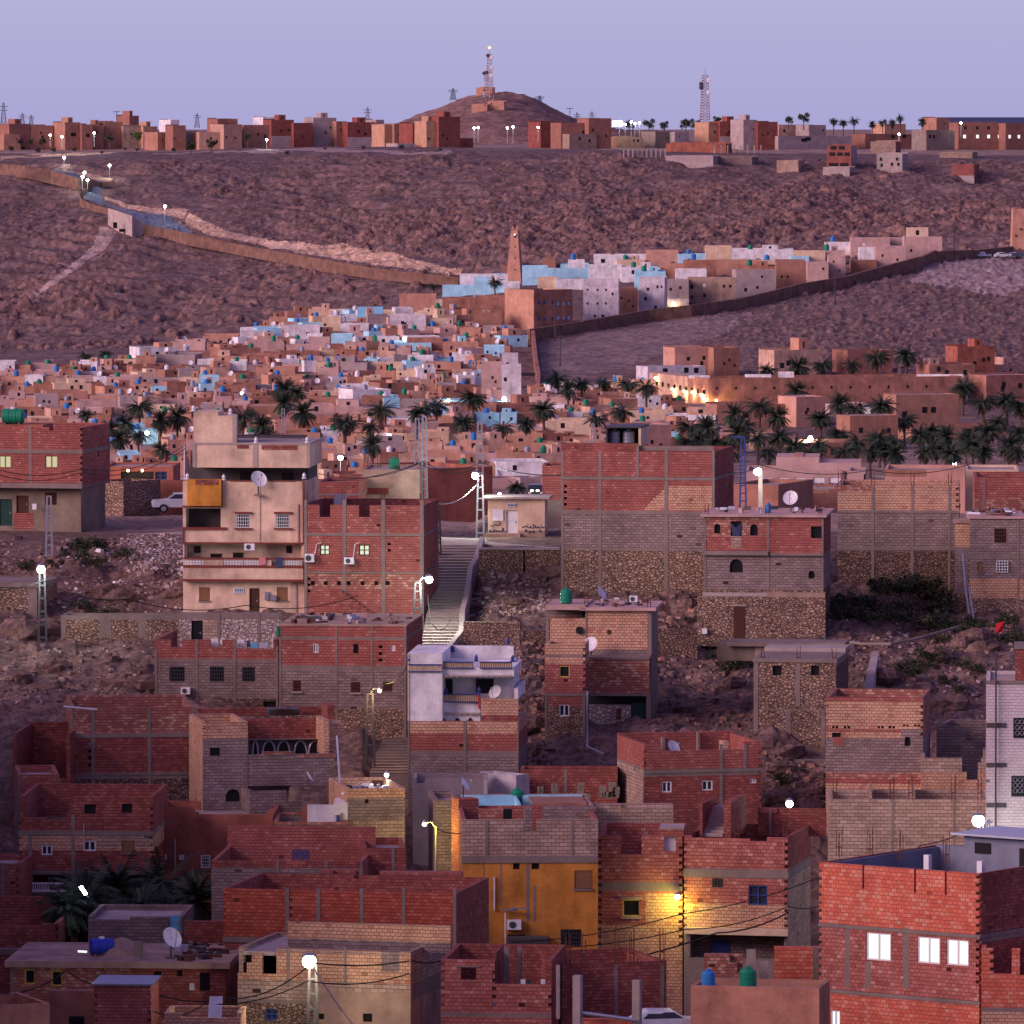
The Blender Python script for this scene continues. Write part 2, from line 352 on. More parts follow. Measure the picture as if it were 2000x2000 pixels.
def hfar(x, d):
    px = col_of(x, d); z = zfar(px, d)
    hill = smooth(2005, 2040, d) * (1 - smooth(2175, 2215, d))
    wv = fbm(x / 30, d / 30, 3)
    crag = smooth(330, 760, px + 260 * wv) * smooth(2025, 2050, d) * (1 - smooth(2110, 2160, d + 60 * wv))
    crag = np.maximum(crag, .55 * smooth(.05, .25, fbm(x / 26, d / 26, 8)) * hill)
    py = 250 - z / d * F; rl = 1 - smooth(8, 22, np.abs(py - np.interp(px, [190, 365, 440, 540, 640, 740, 905, 930], [385, 415, 455, 478, 490, 504, 533, 900])))
    crag = crag * (1 - .9 * rl)
    z = z + hill * (fbm(x / 40, d / 40, 11, 3) * 4.2 + fbm(x / 7, d / 9, 21, 4) * .55)
    h1, m1 = boulders(x * .62, d, 31, 5.0, .75, 2.6); h2_, m2 = boulders(x * .75, d, 36, 2.6, .6, 1.5); h3, m3 = boulders(x, d, 39, 1.3, .45, .8)
    q = zfar(px, d) / 2.4 + 1.1 * fbm(x / 24, d / 24, 19, 3); fr = q - np.floor(q); z = z + hill * (.25 + .75 * smooth(-.1, .2, wv + .1)) * 2.1 * (smooth(.6, .95, fr) - fr)      # bedded ledges
    z = z + crag * .5 * (h1 * (.45 + 1.1 * smooth(-.2, .3, fbm(x / 22, d / 22, 17))) + h2_ * .8) + hill * (.25 + .6 * crag) * h3 + hill * (1 - crag) * h2_ * (1 - rl) * .45 * smooth(-.05, .2, fbm(x / 16, d / 16, 15))
    flat = smooth(1900, 1960, d) * (1 - smooth(2030, 2070, d)); h4, m4 = boulders(x, d, 57, 3.4, .16, 1.9)
    z = z + flat * h4
    mid = smooth(1250, 1420, d) * (1 - smooth(1990, 2010, d)); h5, m5 = boulders(x, d, 51, 1.7, .35, .8); h6, m6 = boulders(x, d, 53, .9, .5, .45)
    sl = mid * smooth(1400, 1500, d) * (.12 + .88 * smooth(1250, 1650, px + 120 * wv))
    z = z + mid * fbm(x / 14, d / 14, 41, 5) * 1.1 + sl * (h5 + h6 + fbm(x / 4, d / 5, 47, 3) * .35)
    plat = smooth(2200, 2240, d) * (1 - smooth(3000, 5000, d))
    z = z + plat * (fbm(x / 20, d / 20, 61, 4) * .5 - .1)
    ROCKM['m'] = np.clip(crag * np.maximum(m1, m2 * .8) + hill * m3 * (.3 + .5 * crag) + flat * m4 + sl * (m5 * .6 + m6 * .3) + hill * (1 - crag) * m2 * .5, 0, 1)
    return z
def hnear(x, d):
    y = np.interp(d, ND, NY); t = (1000 - y) / F; z = (-SP + CP * t) / (CP + SP * t) * d
    k = smooth(498, 487, d) * smooth(330, 400, d)
    px = 1000 + x * F / d; st = smooth(800, 822, px) * (1 - smooth(925, 955, px)) * smooth(448, 456, d); st = np.maximum(st, smooth(705, 722, px) * (1 - smooth(800, 812, px)) * smooth(416, 421, d) * (1 - smooth(436, 442, d)))
    k = k * (1 - st); z = z - .7 * st
    z = z + k * (fbm(x / 6, d / 7, 71, 5) * 1.3 + fbm(x / 1.1, d / 1.3, 75, 3) * .22)
    f, c = worley(x / 3.1 + fbm(x / 3, d / 3, 77) * .5, d / 3.6, 79)
    z = z + k * np.where(c < .35, np.sqrt(np.clip(1 - (f / .6) ** 2, 0, 1)) * (.25 + 2 * c) * .5, 0)
    z = z + k * (rocks(x, d, 81, .55, .5) + rocks(x, d, 83, 1.1, .18)) * .6
    z = z + smooth(505, 515, d) * fbm(x / 9, d / 9, 85, 4) * .35
    return z
def tground(px, py, dmin=1000, dmax=2260, off=0.0):
    """first point of the far terrain met by the ray through a picture point"""
    a, b = ab(px, py); ds = np.arange(dmin, dmax, 1.0); z = hfar(a * ds, ds)
    k = np.nonzero(z >= b * ds)[0]; d = ds[k[0]] if len(k) else ds[-1]
    return Vector((a * d, d, b * d + off))
def fan_mesh(name, pxs, ds, hf, mat, label=None):
    PX, D = np.meshgrid(np.array(pxs), np.array(ds)); X = (PX - 1000) / F * D; Z = hf(X, D)
    nr, nc = PX.shape; me = bpy.data.meshes.new(name)
    V = np.stack([X, D, Z], -1).reshape(-1, 3)
    i = np.arange((nr - 1) * nc).reshape(nr - 1, nc)[:, :-1].ravel()
    Q = np.stack([i, i + 1, i + nc + 1, i + nc], -1)
    me.vertices.add(len(V)); me.vertices.foreach_set('co', V.ravel())
    me.loops.add(Q.size); me.loops.foreach_set('vertex_index', Q.ravel().astype(np.int32))
    me.polygons.add(len(Q)); me.polygons.foreach_set('loop_start', (np.arange(len(Q)) * 4).astype(np.int32))
    me.polygons.foreach_set('use_smooth', np.ones(len(Q), bool))
    me.update(calc_edges=True); me.materials.append(MATS[mat])
    if hf is hfar: at = me.attributes.new('rock', 'FLOAT', 'POINT'); at.data.foreach_set('value', ROCKM['m'].ravel().astype(np.float32))
    o = bpy.data.objects.new(name, me); link(o); o['kind'] = 'structure'; return o
def m_terr(k, a, b, c, s, pale=.62, rock=None):
    t, bs = newmat(k); p = nd(t, 'ShaderNodeNewGeometry').outputs['Position']
    n1 = nd(t, 'ShaderNodeTexNoise', {'Vector': p, 'Scale': s, 'Detail': 8, 'Roughness': .7}).outputs['Fac']
    n2 = nd(t, 'ShaderNodeTexNoise', {'Vector': p, 'Scale': s * 9, 'Detail': 5, 'Roughness': .7}).outputs['Fac']
    n3 = nd(t, 'ShaderNodeTexNoise', {'Vector': p, 'Scale': s * .22, 'Detail': 4}).outputs['Fac']
    v = nd(t, 'ShaderNodeTexVoronoi', {'Vector': p, 'Scale': s * 5}).outputs['Color']
    vs = nd(t, 'ShaderNodeSeparateColor', {0: v}).outputs[0]
    col = rampn(t, n1, [(.33, a), (.5, b), (.66, c)])
    g = nd(t, 'ShaderNodeMath', {0: n2, 1: vs}, operation='ADD').outputs[0]
    f = nd(t, 'ShaderNodeMapRange', {'Value': g, 'From Min': .5, 'From Max': 1.5, 'To Min': .62, 'To Max': 1.38}).outputs[0]
    col = nd(t, 'ShaderNodeVectorMath', {0: col, 3: f}, operation='SCALE').outputs[0]
    f = nd(t, 'ShaderNodeMapRange', {'Value': n3, 'From Min': pale, 'From Max': pale + .12, 'To Max': .55}).outputs[0]
    col = mixc(t, f, col, tuple(x * 1.35 for x in c))
    if rock:                                   # bare stone standing out of the soil
        at = nd(t, 'ShaderNodeAttribute', attribute_name='rock').outputs['Fac']
        rc = nd(t, 'ShaderNodeVectorMath', {0: rock, 3: nd(t, 'ShaderNodeMapRange', {'Value': g, 'From Min': .5, 'From Max': 1.5, 'To Min': .55, 'To Max': 1.4}).outputs[0]}, operation='SCALE').outputs[0]
        col = mixc(t, at, col, rc)
    t.links.new(col, bs.inputs['Base Color']); bs.inputs['Roughness'].default_value = .95
    bp = nd(t, 'ShaderNodeBump', {'Height': g, 'Strength': .9, 'Distance': .25 / s * .12})
    t.links.new(bp.outputs[0], bs.inputs['Normal'])
m_terr('t_hill', (.095, .060, .062), (.138, .090, .090), (.18, .122, .118), .16, .66, rock=(.19, .112, .098))
m_terr('t_mid', (.115, .070, .064), (.165, .106, .096), (.215, .145, .13), .22, .60, rock=(.23, .14, .115))
m_terr('t_plat', (.20, .135, .115), (.28, .19, .16), (.33, .24, .20), .1, .55)
m_terr('t_near', (.095, .056, .05), (.15, .092, .078), (.21, .138, .115), .7, .68)
m_terr('t_terr', (.24, .155, .12), (.30, .20, .155), (.36, .25, .20), .5, .6)
m_terr('t_pale', (.36, .225, .155), (.47, .31, .22), (.60, .43, .33), .3, .6)
m_terr('t_mast', (.15, .082, .07), (.21, .12, .10), (.28, .17, .145), .12, .56)
m_terr('t_dust', (.17, .115, .108), (.22, .155, .145), (.26, .19, .178), .2, .6)
m_terr('t_scree', (.23, .155, .14), (.31, .22, .205), (.42, .33, .31), .9, .55)
rng = lambda a, b, s: list(np.arange(a, b + s * .5, s))
wide = lambda a, b, s: [-7000, -4500, -3000] + rng(-2000, a - 40, 60) + rng(a, b, s) + rng(b + 40, 4000, 60) + [5000, 6500, 9000]
fan_mesh('hillside', wide(-300, 2300, 3), rng(325, 508, .30), hnear, 't_near')
fan_mesh('terrace_ground', wide(-300, 2300, 12), rng(508, 620, 1.5), hnear, 't_terr')
fan_mesh('valley_ground', wide(-900, 2900, 30), rng(620, 1280, 20), lambda x, d: zfar(col_of(x, d), d), 't_plat')
fan_mesh('town_hill', wide(-400, 2400, 4), rng(1280, 1990, 1.6), hfar, 't_mid')
fan_mesh('far_hillside', wide(-500, 2500, 2.5), rng(1990, 2240, .5), hfar, 't_hill')
fan_mesh('plateau', wide(-900, 2900, 20), rng(2240, 3000, 8) + [3400, 4200, 6000, 10000, 18000, 30000], hfar, 't_plat')
o = fan_mesh('foreground_ground', wide(-900, 2900, 60), [40, 120, 220, 300, 325], lambda x, d: np.interp(d, [40, 200, 300, 325], [-47, -47, bz(2600) * 300, float(hnear(np.array([0.]), np.array([325.]))[0])]), 't_near')
# hill behind the plateau with the masts
def hdome(x, d):
    px = 1000 + x * F / d
    pr = np.interp(px, [600, 780, 815, 850, 905, 940, 985, 1020, 1045, 1085, 1120, 1170, 1400], [286, 240, 226, 214, 192, 182, 181, 186, 195, 215, 232, 246, 286])
    s = np.sin(np.clip((d - 2700) / 320, 0, 1) * math.pi)
    z0 = bz(284) * d; top = bz(pr) * 2860
    return z0 * (1 - s ** .8) + top * s ** .8 + s * (fbm(x / 9, d / 9, 91, 5) * 1.6 + .5 * fbm(x / 2.5, d / 4, 95, 3)) - .3
fan_mesh('mast_hill', rng(560, 1440, 4), rng(2700, 3020, 3), hdome, 't_mast')

# added steep hill, unseen left of the frame, shaped to shade the lower houses
def shade_hill():
    us, ys = np.arange(0, 260, 4.0), np.arange(110, 500, 4.0); U, Y = np.meshgrid(us, ys); X = -.0714 * Y - 5.5 - U
    h = 25 * smooth(0, 11, U) + .16 * U; h = h * (1 - smooth(400, 462, Y)) * smooth(110, 190, Y)
    y_ = np.interp(Y, ND, NY); t = (1000 - y_) / F; g = np.maximum((-SP + CP * t) / (CP + SP * t) * Y, -47)
    Z = g - 3 + h + fbm(X / 9, Y / 9, 141, 4) * 1.5; V = np.stack([X, Y, Z], -1).reshape(-1, 3); nr, nc = U.shape
    i = np.arange((nr - 1) * nc).reshape(nr - 1, nc)[:, :-1].ravel(); me = bpy.data.meshes.new('hill')
    me.from_pydata(V.tolist(), [], np.stack([i, i + nc, i + nc + 1, i + 1], -1).tolist()); me.materials.append(MATS['t_near']); o = bpy.data.objects.new('hill', me); link(o); o['kind'] = 'structure'
shade_hill()
# ------------------------------------------------------------------ house builder
def panel(mb, O, U, Wd, L, z0, z1, t, voids, bands, mat):
    """wall of thickness t along U from O, holes cut out, bands/patches of material; voids (u0,u1,z0,z1[,arch])"""
    xs, zs = {0., L}, {z0, z1}
    for r in list(voids) + list(bands):
        for q in r[:2]:
            if 0 < q < L: xs.add(q)
        for q in r[2:4]:
            if z0 < q < z1: zs.add(q)
    def cl(s):
        o = []
        for q in sorted(s):
            if not o or q - o[-1] > .004: o.append(q)
        return o
    xs, zs = cl(xs), cl(zs); nx, nz = len(xs) - 1, len(zs) - 1
    pt = lambda u, w, z: (O[0] + U[0] * u + Wd[0] * w, O[1] + U[1] * u + Wd[1] * w, z)
    S = {}
    for i in range(nx):
        u = (xs[i] + xs[i + 1]) / 2
        for j in range(nz):
            z = (zs[j] + zs[j + 1]) / 2; m = mat
            for r in bands:
                if r[0] <= u <= r[1] and r[2] <= z <= r[3]: m = r[4]
            for r in voids:
                if r[0] < u < r[1] and r[2] < z < r[3]: m = None; break
            S[i, j] = m
    for (i, j), m in S.items():
        if m is None: continue
        a, b, c, d = xs[i], xs[i + 1], zs[j], zs[j + 1]
        mb.poly([pt(a, 0, c), pt(b, 0, c), pt(b, 0, d), pt(a, 0, d)], m)
        mb.poly([pt(b, t, c), pt(a, t, c), pt(a, t, d), pt(b, t, d)], m)
        if S.get((i - 1, j)) is None: mb.poly([pt(a, 0, c), pt(a, 0, d), pt(a, t, d), pt(a, t, c)], m)
        if S.get((i + 1, j)) is None: mb.poly([pt(b, 0, c), pt(b, t, c), pt(b, t, d), pt(b, 0, d)], m)
        if S.get((i, j + 1)) is None: mb.poly([pt(a, 0, d), pt(b, 0, d), pt(b, t, d), pt(a, t, d)], m)
        if j and S.get((i, j - 1)) is None: mb.poly([pt(a, 0, c), pt(a, t, c), pt(b, t, c), pt(b, 0, c)], m)
    for r in voids:                                    # arched heads
        if len(r) > 4 and r[4]:
            u0, u1, c, d = r[:4]; hw = (u1 - u0) / 2; um = (u0 + u1) / 2; h = min(hw * r[4], (d - c) * .7); n = 8
            m = next((q[4] for q in reversed(bands) if q[0] <= um <= q[1] and q[2] <= d - .05 <= q[3]), mat)
            for k in range(n):
                a0, a1 = math.pi * (1 - k / n), math.pi * (1 - (k + 1) / n)
                p0, p1 = (um + hw * math.cos(a0), d - h + h * math.sin(a0)), (um + hw * math.cos(a1), d - h + h * math.sin(a1))
                mb.poly([pt(p0[0], 0, p0[1]), pt(p1[0], 0, p1[1]), pt(p1[0], 0, d), pt(p0[0], 0, d)], m)
                mb.poly([pt(p0[0], 0, p0[1]), pt(p0[0], t, p0[1]), pt(p1[0], t, p1[1]), pt(p1[0], 0, p1[1])], m)
def pband(s):
    o = []
    for q in s.split():
        k = q.rstrip('0123456789.'); 
        for cand in sorted(MATS, key=len, reverse=True):
            if q.startswith(cand) and (q == cand or q[len(cand):].replace('.', '').isdigit()): k = cand; break
        o.append((k, float(q[len(k):]) if len(q) > len(k) else None))
    return o
class House:
    """walls given by picture columns/rows of the front face, the distance d of its left end, yaw rot (right end nearer
    when positive) and depth dep in metres. Everything is turned into metres in the wall's own plane."""
    def __init__(s, name, label, xl, xr, yt, yb, d, rot=3, dep=7, b='red', roof=('flat', .9), notch=(), wins=(), patch=(), cols=(), beams=(),
                 teeth=(), sb=None, t=.22, cat='house', group=None, ytr=None, sidevoid=(), lv=(), bvoid=(), sink=2.0, noroof=False, back=True, ht=0, cut=None):
        s.d = d; r = math.radians(rot); s.U = Vector((math.cos(r), -math.sin(r), 0)); s.W = Vector((math.sin(r), math.cos(r), 0))
        s.A = P(xl, yt, d); s.zt = s.A.z; s.A.z = 0
        s.L = s.uz(xr, yt)[0]; s.dep = dep; s.t = t
        if noroof and dep <= 1.3: t = dep / 2 - .002; s.t = t
        sink = sink + (6 if d < 425 else 0) + (14 if d > 540 else 0); s.z0 = bz(yb) * d - sink; s.rt = root(name, (s.A.x, s.A.y, bz(yb) * d), label, cat, group)
        if cut: s.z0 = s.zy(cut)
        bn = pband(b); ys = [yt] + [q[1] for q in bn[1:]] + [None]
        bands = []
        for (k, _), y0, y1 in zip(bn, ys, ys[1:]):
            za = s.zt + 9 if y0 == yt else s.zy(y0); zb = s.z0 - 9 if y1 is None else s.zy(y1)
            bands.append((-99, 99, zb, za, k))
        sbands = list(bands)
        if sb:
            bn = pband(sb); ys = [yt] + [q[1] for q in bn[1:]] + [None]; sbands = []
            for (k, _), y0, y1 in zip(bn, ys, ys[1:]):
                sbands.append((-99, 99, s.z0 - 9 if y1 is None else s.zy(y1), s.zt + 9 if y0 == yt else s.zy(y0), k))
        for k, x0, y0, x1, y1 in patch:
            a, zb_ = s.uz(x0, y1); c, za = s.uz(x1, y0); bands.append((a, c, zb_, za, k))
        V = []
        for x0, x1, y in notch:
            a, z = s.uz(x0, y); c, _ = s.uz(x1, y); V.append((a if a > .05 else -1, c if c < s.L - .05 else s.L + 1, z, s.zt + 1))
        s.W_ = []
        for q in wins:
            k, x0, y0, x1, y1 = q[:5]; a, zb_ = s.uz(x0, y1); c, za = s.uz(x1, y0)
            arch = 1.0 if k.startswith('arch') else (1.5 if k == 'ogive' else 0)
            V.append((a, c, zb_, za, arch)); s.W_.append((k, a, c, zb_, za))
        for x, y0, y1 in teeth:
            a, za = s.uz(x, y0); _, zb_ = s.uz(x, y1); z = zb_ + .1
            while z < za - .2:
                V.append((a - .11, a + .11, z, z + .17)); z += .4
        s.wall = MB()
        s.kb = bands[0][4]
        panel(s.wall, s.A, s.U, s.W, s.L, s.z0, s.zt, t, V, bands, s.kb)
        ztr = s.zt if ytr is None else s.zy(ytr)
        e = s.A + s.U * s.L
        SV = [(a, b2, s.zy(y1), s.zy(y0)) for a, b2, y0, y1 in sidevoid]; LV = [(a, b2, s.zy(y1), s.zy(y0)) for a, b2, y0, y1 in lv]
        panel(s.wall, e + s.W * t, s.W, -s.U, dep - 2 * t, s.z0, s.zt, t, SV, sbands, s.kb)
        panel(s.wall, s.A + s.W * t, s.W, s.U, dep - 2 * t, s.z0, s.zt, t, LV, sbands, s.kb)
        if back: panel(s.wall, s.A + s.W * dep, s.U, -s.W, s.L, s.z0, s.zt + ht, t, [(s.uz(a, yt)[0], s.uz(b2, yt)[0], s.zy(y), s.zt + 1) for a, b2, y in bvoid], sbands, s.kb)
        s.wallo = s.wall.build('wall', s.rt)
        if not noroof:
            m = MB(); k, h = roof[0], roof[1]; fk = roof[2] if len(roof) > 2 else 'roofgrey'
            if k == 'slab':
                ov = h; th = roof[3] if len(roof) > 3 else .25
                s.bx(m, -ov, s.L + ov, -ov, dep + ov, s.zt, s.zt + th, fk); s.zr = s.zt + th
            else:
                s.bx(m, t, s.L - t, t, dep - t, s.zt - h - .2, s.zt - h, fk); s.zr = s.zt - h
            m.build('roof', s.rt)
        s.openings()
        if cols or beams:
            m = MB()
            for q in beams:
                a, za = s.uz(q[2] if len(q) > 2 else xl, q[0]); c, _ = s.uz(q[3] if len(q) > 3 else xr, q[0]); _, zb_ = s.uz(xl, q[1])
                s.bx(m, a - .03, c + .045, -.045, .1, zb_, za, 'conc')
                if len(q) < 4: s.bx(m, s.L - .1, s.L + .045, .1, dep, zb_, za, 'conc')
            for q in cols:
                a, za = s.uz(q[0], q[2] if len(q) > 2 else yt); c, _ = s.uz(q[1], yt)
                zb_ = s.z0 if len(q) < 4 else s.uz(q[0], q[3])[1]
                s.bx(m, a, c, -.025, .1, zb_, za, 'conc')
            m.build('concrete_frame', s.rt)
    def uz(s, px, py, w=0):
        a, b = ab(px, py); q = s.A + s.W * w; n = s.W
        dd = (q.x * n.x + q.y * n.y) / (a * n.x + n.y); p = Vector((a * dd, dd, 0)) - q
        return p.x * s.U.x + p.y * s.U.y, b * dd
    def zy(s, py): return s.uz(proj((s.A.x, s.A.y, -30))[0], py)[1]
    def pt(s, u, w, z): p = s.A + s.U * u + s.W * w; return Vector((p.x, p.y, z))
    def bx(s, m, u0, u1, w0, w1, z0, z1, k):
        c = [s.pt(u0, w0, z0), s.pt(u1, w0, z0), s.pt(u1, w1, z0), s.pt(u0, w1, z0)]
        m.hexa(c + [Vector((p.x, p.y, z1)) for p in c], k)
    def pb(s, m, x0, y0, x1, y1, w0, w1, k):
        """box whose front face shows at the given picture rectangle, from w0 to w1 behind the facade"""
        a, zb_ = s.uz(x0, y1, w0); c, za = s.uz(x1, y0, w0); s.bx(m, a, c, w0, w1, zb_, za, k)
    def part(s, name, *boxes, parent=None, label=None):
        m = MB()
        for q in boxes: s.pb(m, *q)
        return m.build(name, parent or s.rt, label=label)
    def openings(s):
        for k, a, c, z0, z1 in s.W_:
            if k in ('hole', 'arch'): 
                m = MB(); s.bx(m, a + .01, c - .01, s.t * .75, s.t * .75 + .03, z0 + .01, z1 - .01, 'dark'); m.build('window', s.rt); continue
            if k == 'void': continue
            if k.startswith('door'):
                m = MB(); kk = k[4:] or 'woodd'; s.bx(m, a + .02, c - .02, .1, .16, z0, z1 - .02, kk); o = m.build('door', s.rt)
                m = MB(); s.bx(m, c - .2, c - .14, .06, .1, z0 + (z1 - z0) * .45, z0 + (z1 - z0) * .45 + .14, 'metal'); m.build('handle', o); continue
            m = MB(); pane = {'lit': 'litw', 'lity': 'lity', 'litg': 'litg'}.get(k, 'glass' if k in ('white', 'blue', 'archw') else 'dark')
            if k == 'shut':
                s.bx(m, a + .02, c - .02, .05, .1, z0 + .02, z1 - .02, 'wood')
                n = max(3, int((z1 - z0) / .12))
                o = m.build('window', s.rt); m = MB()
                for i in range(n): s.bx(m, a + .06, c - .06, .03, .05, z0 + (z1 - z0) * (i + .2) / n, z0 + (z1 - z0) * (i + .6) / n, 'wood')
                m.build('shutter', o); m = MB()
                s.bx(m, a - .06, c + .06, -.07, .05, z0 - .1, z0, 'conc'); m.build('sill', o); continue
            fr = MB(); fk = {'blue': 'bluem', 'grille': 'whitep', 'white': 'whitep', 'archw': 'whitep', 'lit': 'whitep', 'lity': 'wood', 'litg': 'woodd', 'yel': 'yellowp', 'dgrille': 'metald', 'brown': 'rust'}.get(k, 'conc')
            g = .07
            for q in ((a, a + g, z0, z1), (c - g, c, z0, z1), (a + g, c - g, z0, z0 + g), (a + g, c - g, z1 - g, z1)): s.bx(fr, q[0], q[1], .04, .12, q[2], q[3], fk)
            if k in ('white', 'lit', 'lity', 'litg', 'archw', 'blue'):
                um = (a + c) / 2; s.bx(fr, um - .04, um + .04, .05, .12, z0 + g, z1 - g, fk)
                if k in ('blue', 'litg'): 
                    zm = z0 + (z1 - z0) * .5; s.bx(fr, a + g, um - .04, .05, .12, zm - .03, zm + .03, fk); s.bx(fr, um + .04, c - g, .05, .12, zm - .03, zm + .03, fk)
            s.bx(m, a + .01, c - .01, .13, .16, z0 + .01, z1 - .01, pane); o = m.build('window', s.rt)
            fr.build('frame', o)
            if k in ('grille', 'dgrille', 'brown'):
                gm = MB(); n = max(4, int((c - a) / .14))
                for i in range(1, n): s.bx(gm, a + (c - a) * i / n - .015, a + (c - a) * i / n + .015, -.02, .02, z0, z1, fk)
                for i in range(1, 4): s.bx(gm, a, c, -.035, -.021, z0 + (z1 - z0) * i / 4 - .015, z0 + (z1 - z0) * i / 4 + .015, fk)
                gm.build('grille', o)
    def ac(s, x0, y0, x1, y1, label=None):
        m = MB(); s.pb(m, x0, y0, x1, y1, -.42, -.08, 'whitep'); o = m.build('air_conditioner', s.rt, label=label)
        a, zb_ = s.uz(x0, y1, -.42); c, za = s.uz(x1, y0, -.42); h = (za - zb_) / 2; m = MB()
        q = s.pt(a + (c - a) * .4, -.44, zb_ + h)
        pts = [(q + s.U * (h * .72 * math.cos(t * math.pi / 8)) + Vector((0, 0, h * .72 * math.sin(t * math.pi / 8)))) for t in range(16)]
        m.poly(pts, 'metald'); m.build('fan', o)
        m = MB(); s.pb(m, x0 + 1, y1, x1 - 1, y1 + 1.2, -.42, 0, 'metald'); m.build('bracket', o)
        return o
def bars(mb, pts, hs, r, k='rust'):
    for p in pts: mb.tube([p, Vector(p) + Vector((R.uniform(-.05, .05), R.uniform(-.05, .05), hs * R.uniform(.7, 1.1)))], r, k, 4)
def rebar(h, px_list, w=.15, hs=1.1, z=None):
    for px in px_list:
        u, _ = h.uz(px, 1000, w); m = MB()
        bars(m, [h.pt(u + i, w + j, z if z is not None else h.zt - .1) for i in (-.1, .1) for j in (-.1, .1)], hs, .02)
        m.tube([h.pt(u + i, w + j, (z if z is not None else h.zt - .1) + hs * .3) for i, j in ((-.11, -.11), (.11, -.11), (.11, .11), (-.11, .11), (-.11, -.11))], .02, 'rust', 4); m.build('rebar', h.rt)
def debris(h, n, u0=0.3, u1=None, w0=.4, w1=None, smax=.5, cols=('woodd', 'sheet', 'conc', 'rust', 'metald', 'pinkb'), name='debris', label='scraps, boards and rags lying on the flat roof', ys=None):
    m = MB()
    for i in range(n):
        u = R.uniform(u0, u1 or h.L - .4); w = R.uniform(w0, w1 or h.dep - .5); a = R.uniform(0, 3.1)
        m.box(h.pt(u, w, h.zr), R.uniform(.15, smax * 2), R.uniform(.08, .3), R.uniform(.05, .3), R.choice(cols), (math.cos(a), math.sin(a)))
    o = m.build(name); o['label'] = label; o['category'] = 'debris'; o['kind'] = 'stuff'; return o

# ------------------------------------------------------------------ small repeated things (built once, then copied)
def mk_tank(k, kind='v'):
    rt = root('water_tank', (0, 0, 0), 'water tank', 'water tank', 'water tanks on roofs'); m = MB()
    if kind == 'v':
        m.lathe((0, 0, 0), [(.42, 0), (.5, .06), (.5, .3), (.52, .33), (.5, .36), (.5, .62), (.52, .65), (.5, .68), (.5, .95), (.44, 1.06), (.2, 1.14)], k, 16)
    else:
        m.lathe((-.75, 0, .55), [(.30, 0), (.50, .07), (.5, .45), (.53, .5), (.5, .55), (.5, .95), (.53, 1.0), (.5, 1.05), (.5, 1.43), (.30, 1.5)], k, 16, 'x')
    m.build('body', rt, True); m = MB()
    m.lathe((0, 0, 1.13 if kind == 'v' else 1.03), [(.19, 0), (.19, .1), (.12, .14)], k if kind == 'v' else 'twhite', 10); m.build('lid', rt)
    if kind != 'v':
        m = MB()
        for x in (-.5, .5): m.box((x, 0, 0), .12, .9, .12, 'wood')
        m.box((0, 0, .02), 1.1, .1, .08, 'wood')
        m.build('stand', rt)
    return Proto(rt)
TK = {k: mk_tank(k) for k in ('tgreen', 'tblue', 'tgrey', 'twhite')}
TH = {k: mk_tank(k, 'h') for k in ('tgreen', 'tblue2')}
def mk_dish():
    rt = root('satellite_dish', (0, 0, 0), 'dish', 'satellite dish', 'satellite dishes on roofs')
    n = 16; m = MB(); rings = []
    ax = Vector((.25, -.8, .52)).normalized(); x = ax.cross(Vector((0, 0, 1))).normalized(); y = x.cross(ax); c = Vector((0, 0, .95))
    for r, dpt in ((0.02, 0), (.2, .02), (.38, .07), (.5, .13)):
        rings.append([c + ax * dpt + (x * math.cos(2 * math.pi * j / n) + y * math.sin(2 * math.pi * j / n) * 1.08) * r for j in range(n)])
    for a, b in zip(rings, rings[1:]):
        for j in range(n): m.poly([a[j], a[(j + 1) % n], b[(j + 1) % n], b[j]], 'twhite')
    m.build('reflector', rt, True); m = MB()
    m.tube([c - y * .5 + ax * .1, c + ax * .62], .02, 'metal', 5); m.box(c + ax * .62 + Vector((0, 0, -.06)), .1, .1, .14, 'metal'); m.build('receiver_arm', rt)
    m = MB(); m.tube([(0, .06, 0), (0, .06, .95)], .045, 'metald', 6); m.tube([(0, .06, .95), tuple(c)], .04, 'metald', 6); m.box((0, .06, 0), .5, .5, .08, 'conc'); m.build('mast', rt)
    return Proto(rt)
DISH = mk_dish()
def lattice_pole(mb, b, h, w=.45, k='metal', steps=None, wt=None):
    """two-legged open pole with rungs"""
    b = Vector(b); wt = wt or w * .55; n = steps or max(4, int(h / .75))
    for sx in (-1, 1):
        c0 = [(sx * w / 2 + i * .07, j * .09) for i, j in ((-1, -1), (1, -1), (1, 1), (-1, 1))]
        c1 = [(sx * wt / 2 + i * .06, j * .08) for i, j in ((-1, -1), (1, -1), (1, 1), (-1, 1))]
        mb.hexa([b + Vector((x, y, -.5)) for x, y in c0] + [b + Vector((x, y, h)) for x, y in c1], k)
    for i in range(n + 1):
        t = i / n; ww = w + (wt - w) * t; mb.box(b + Vector((0, 0, h * t * .98)), ww, .12, .10, k)
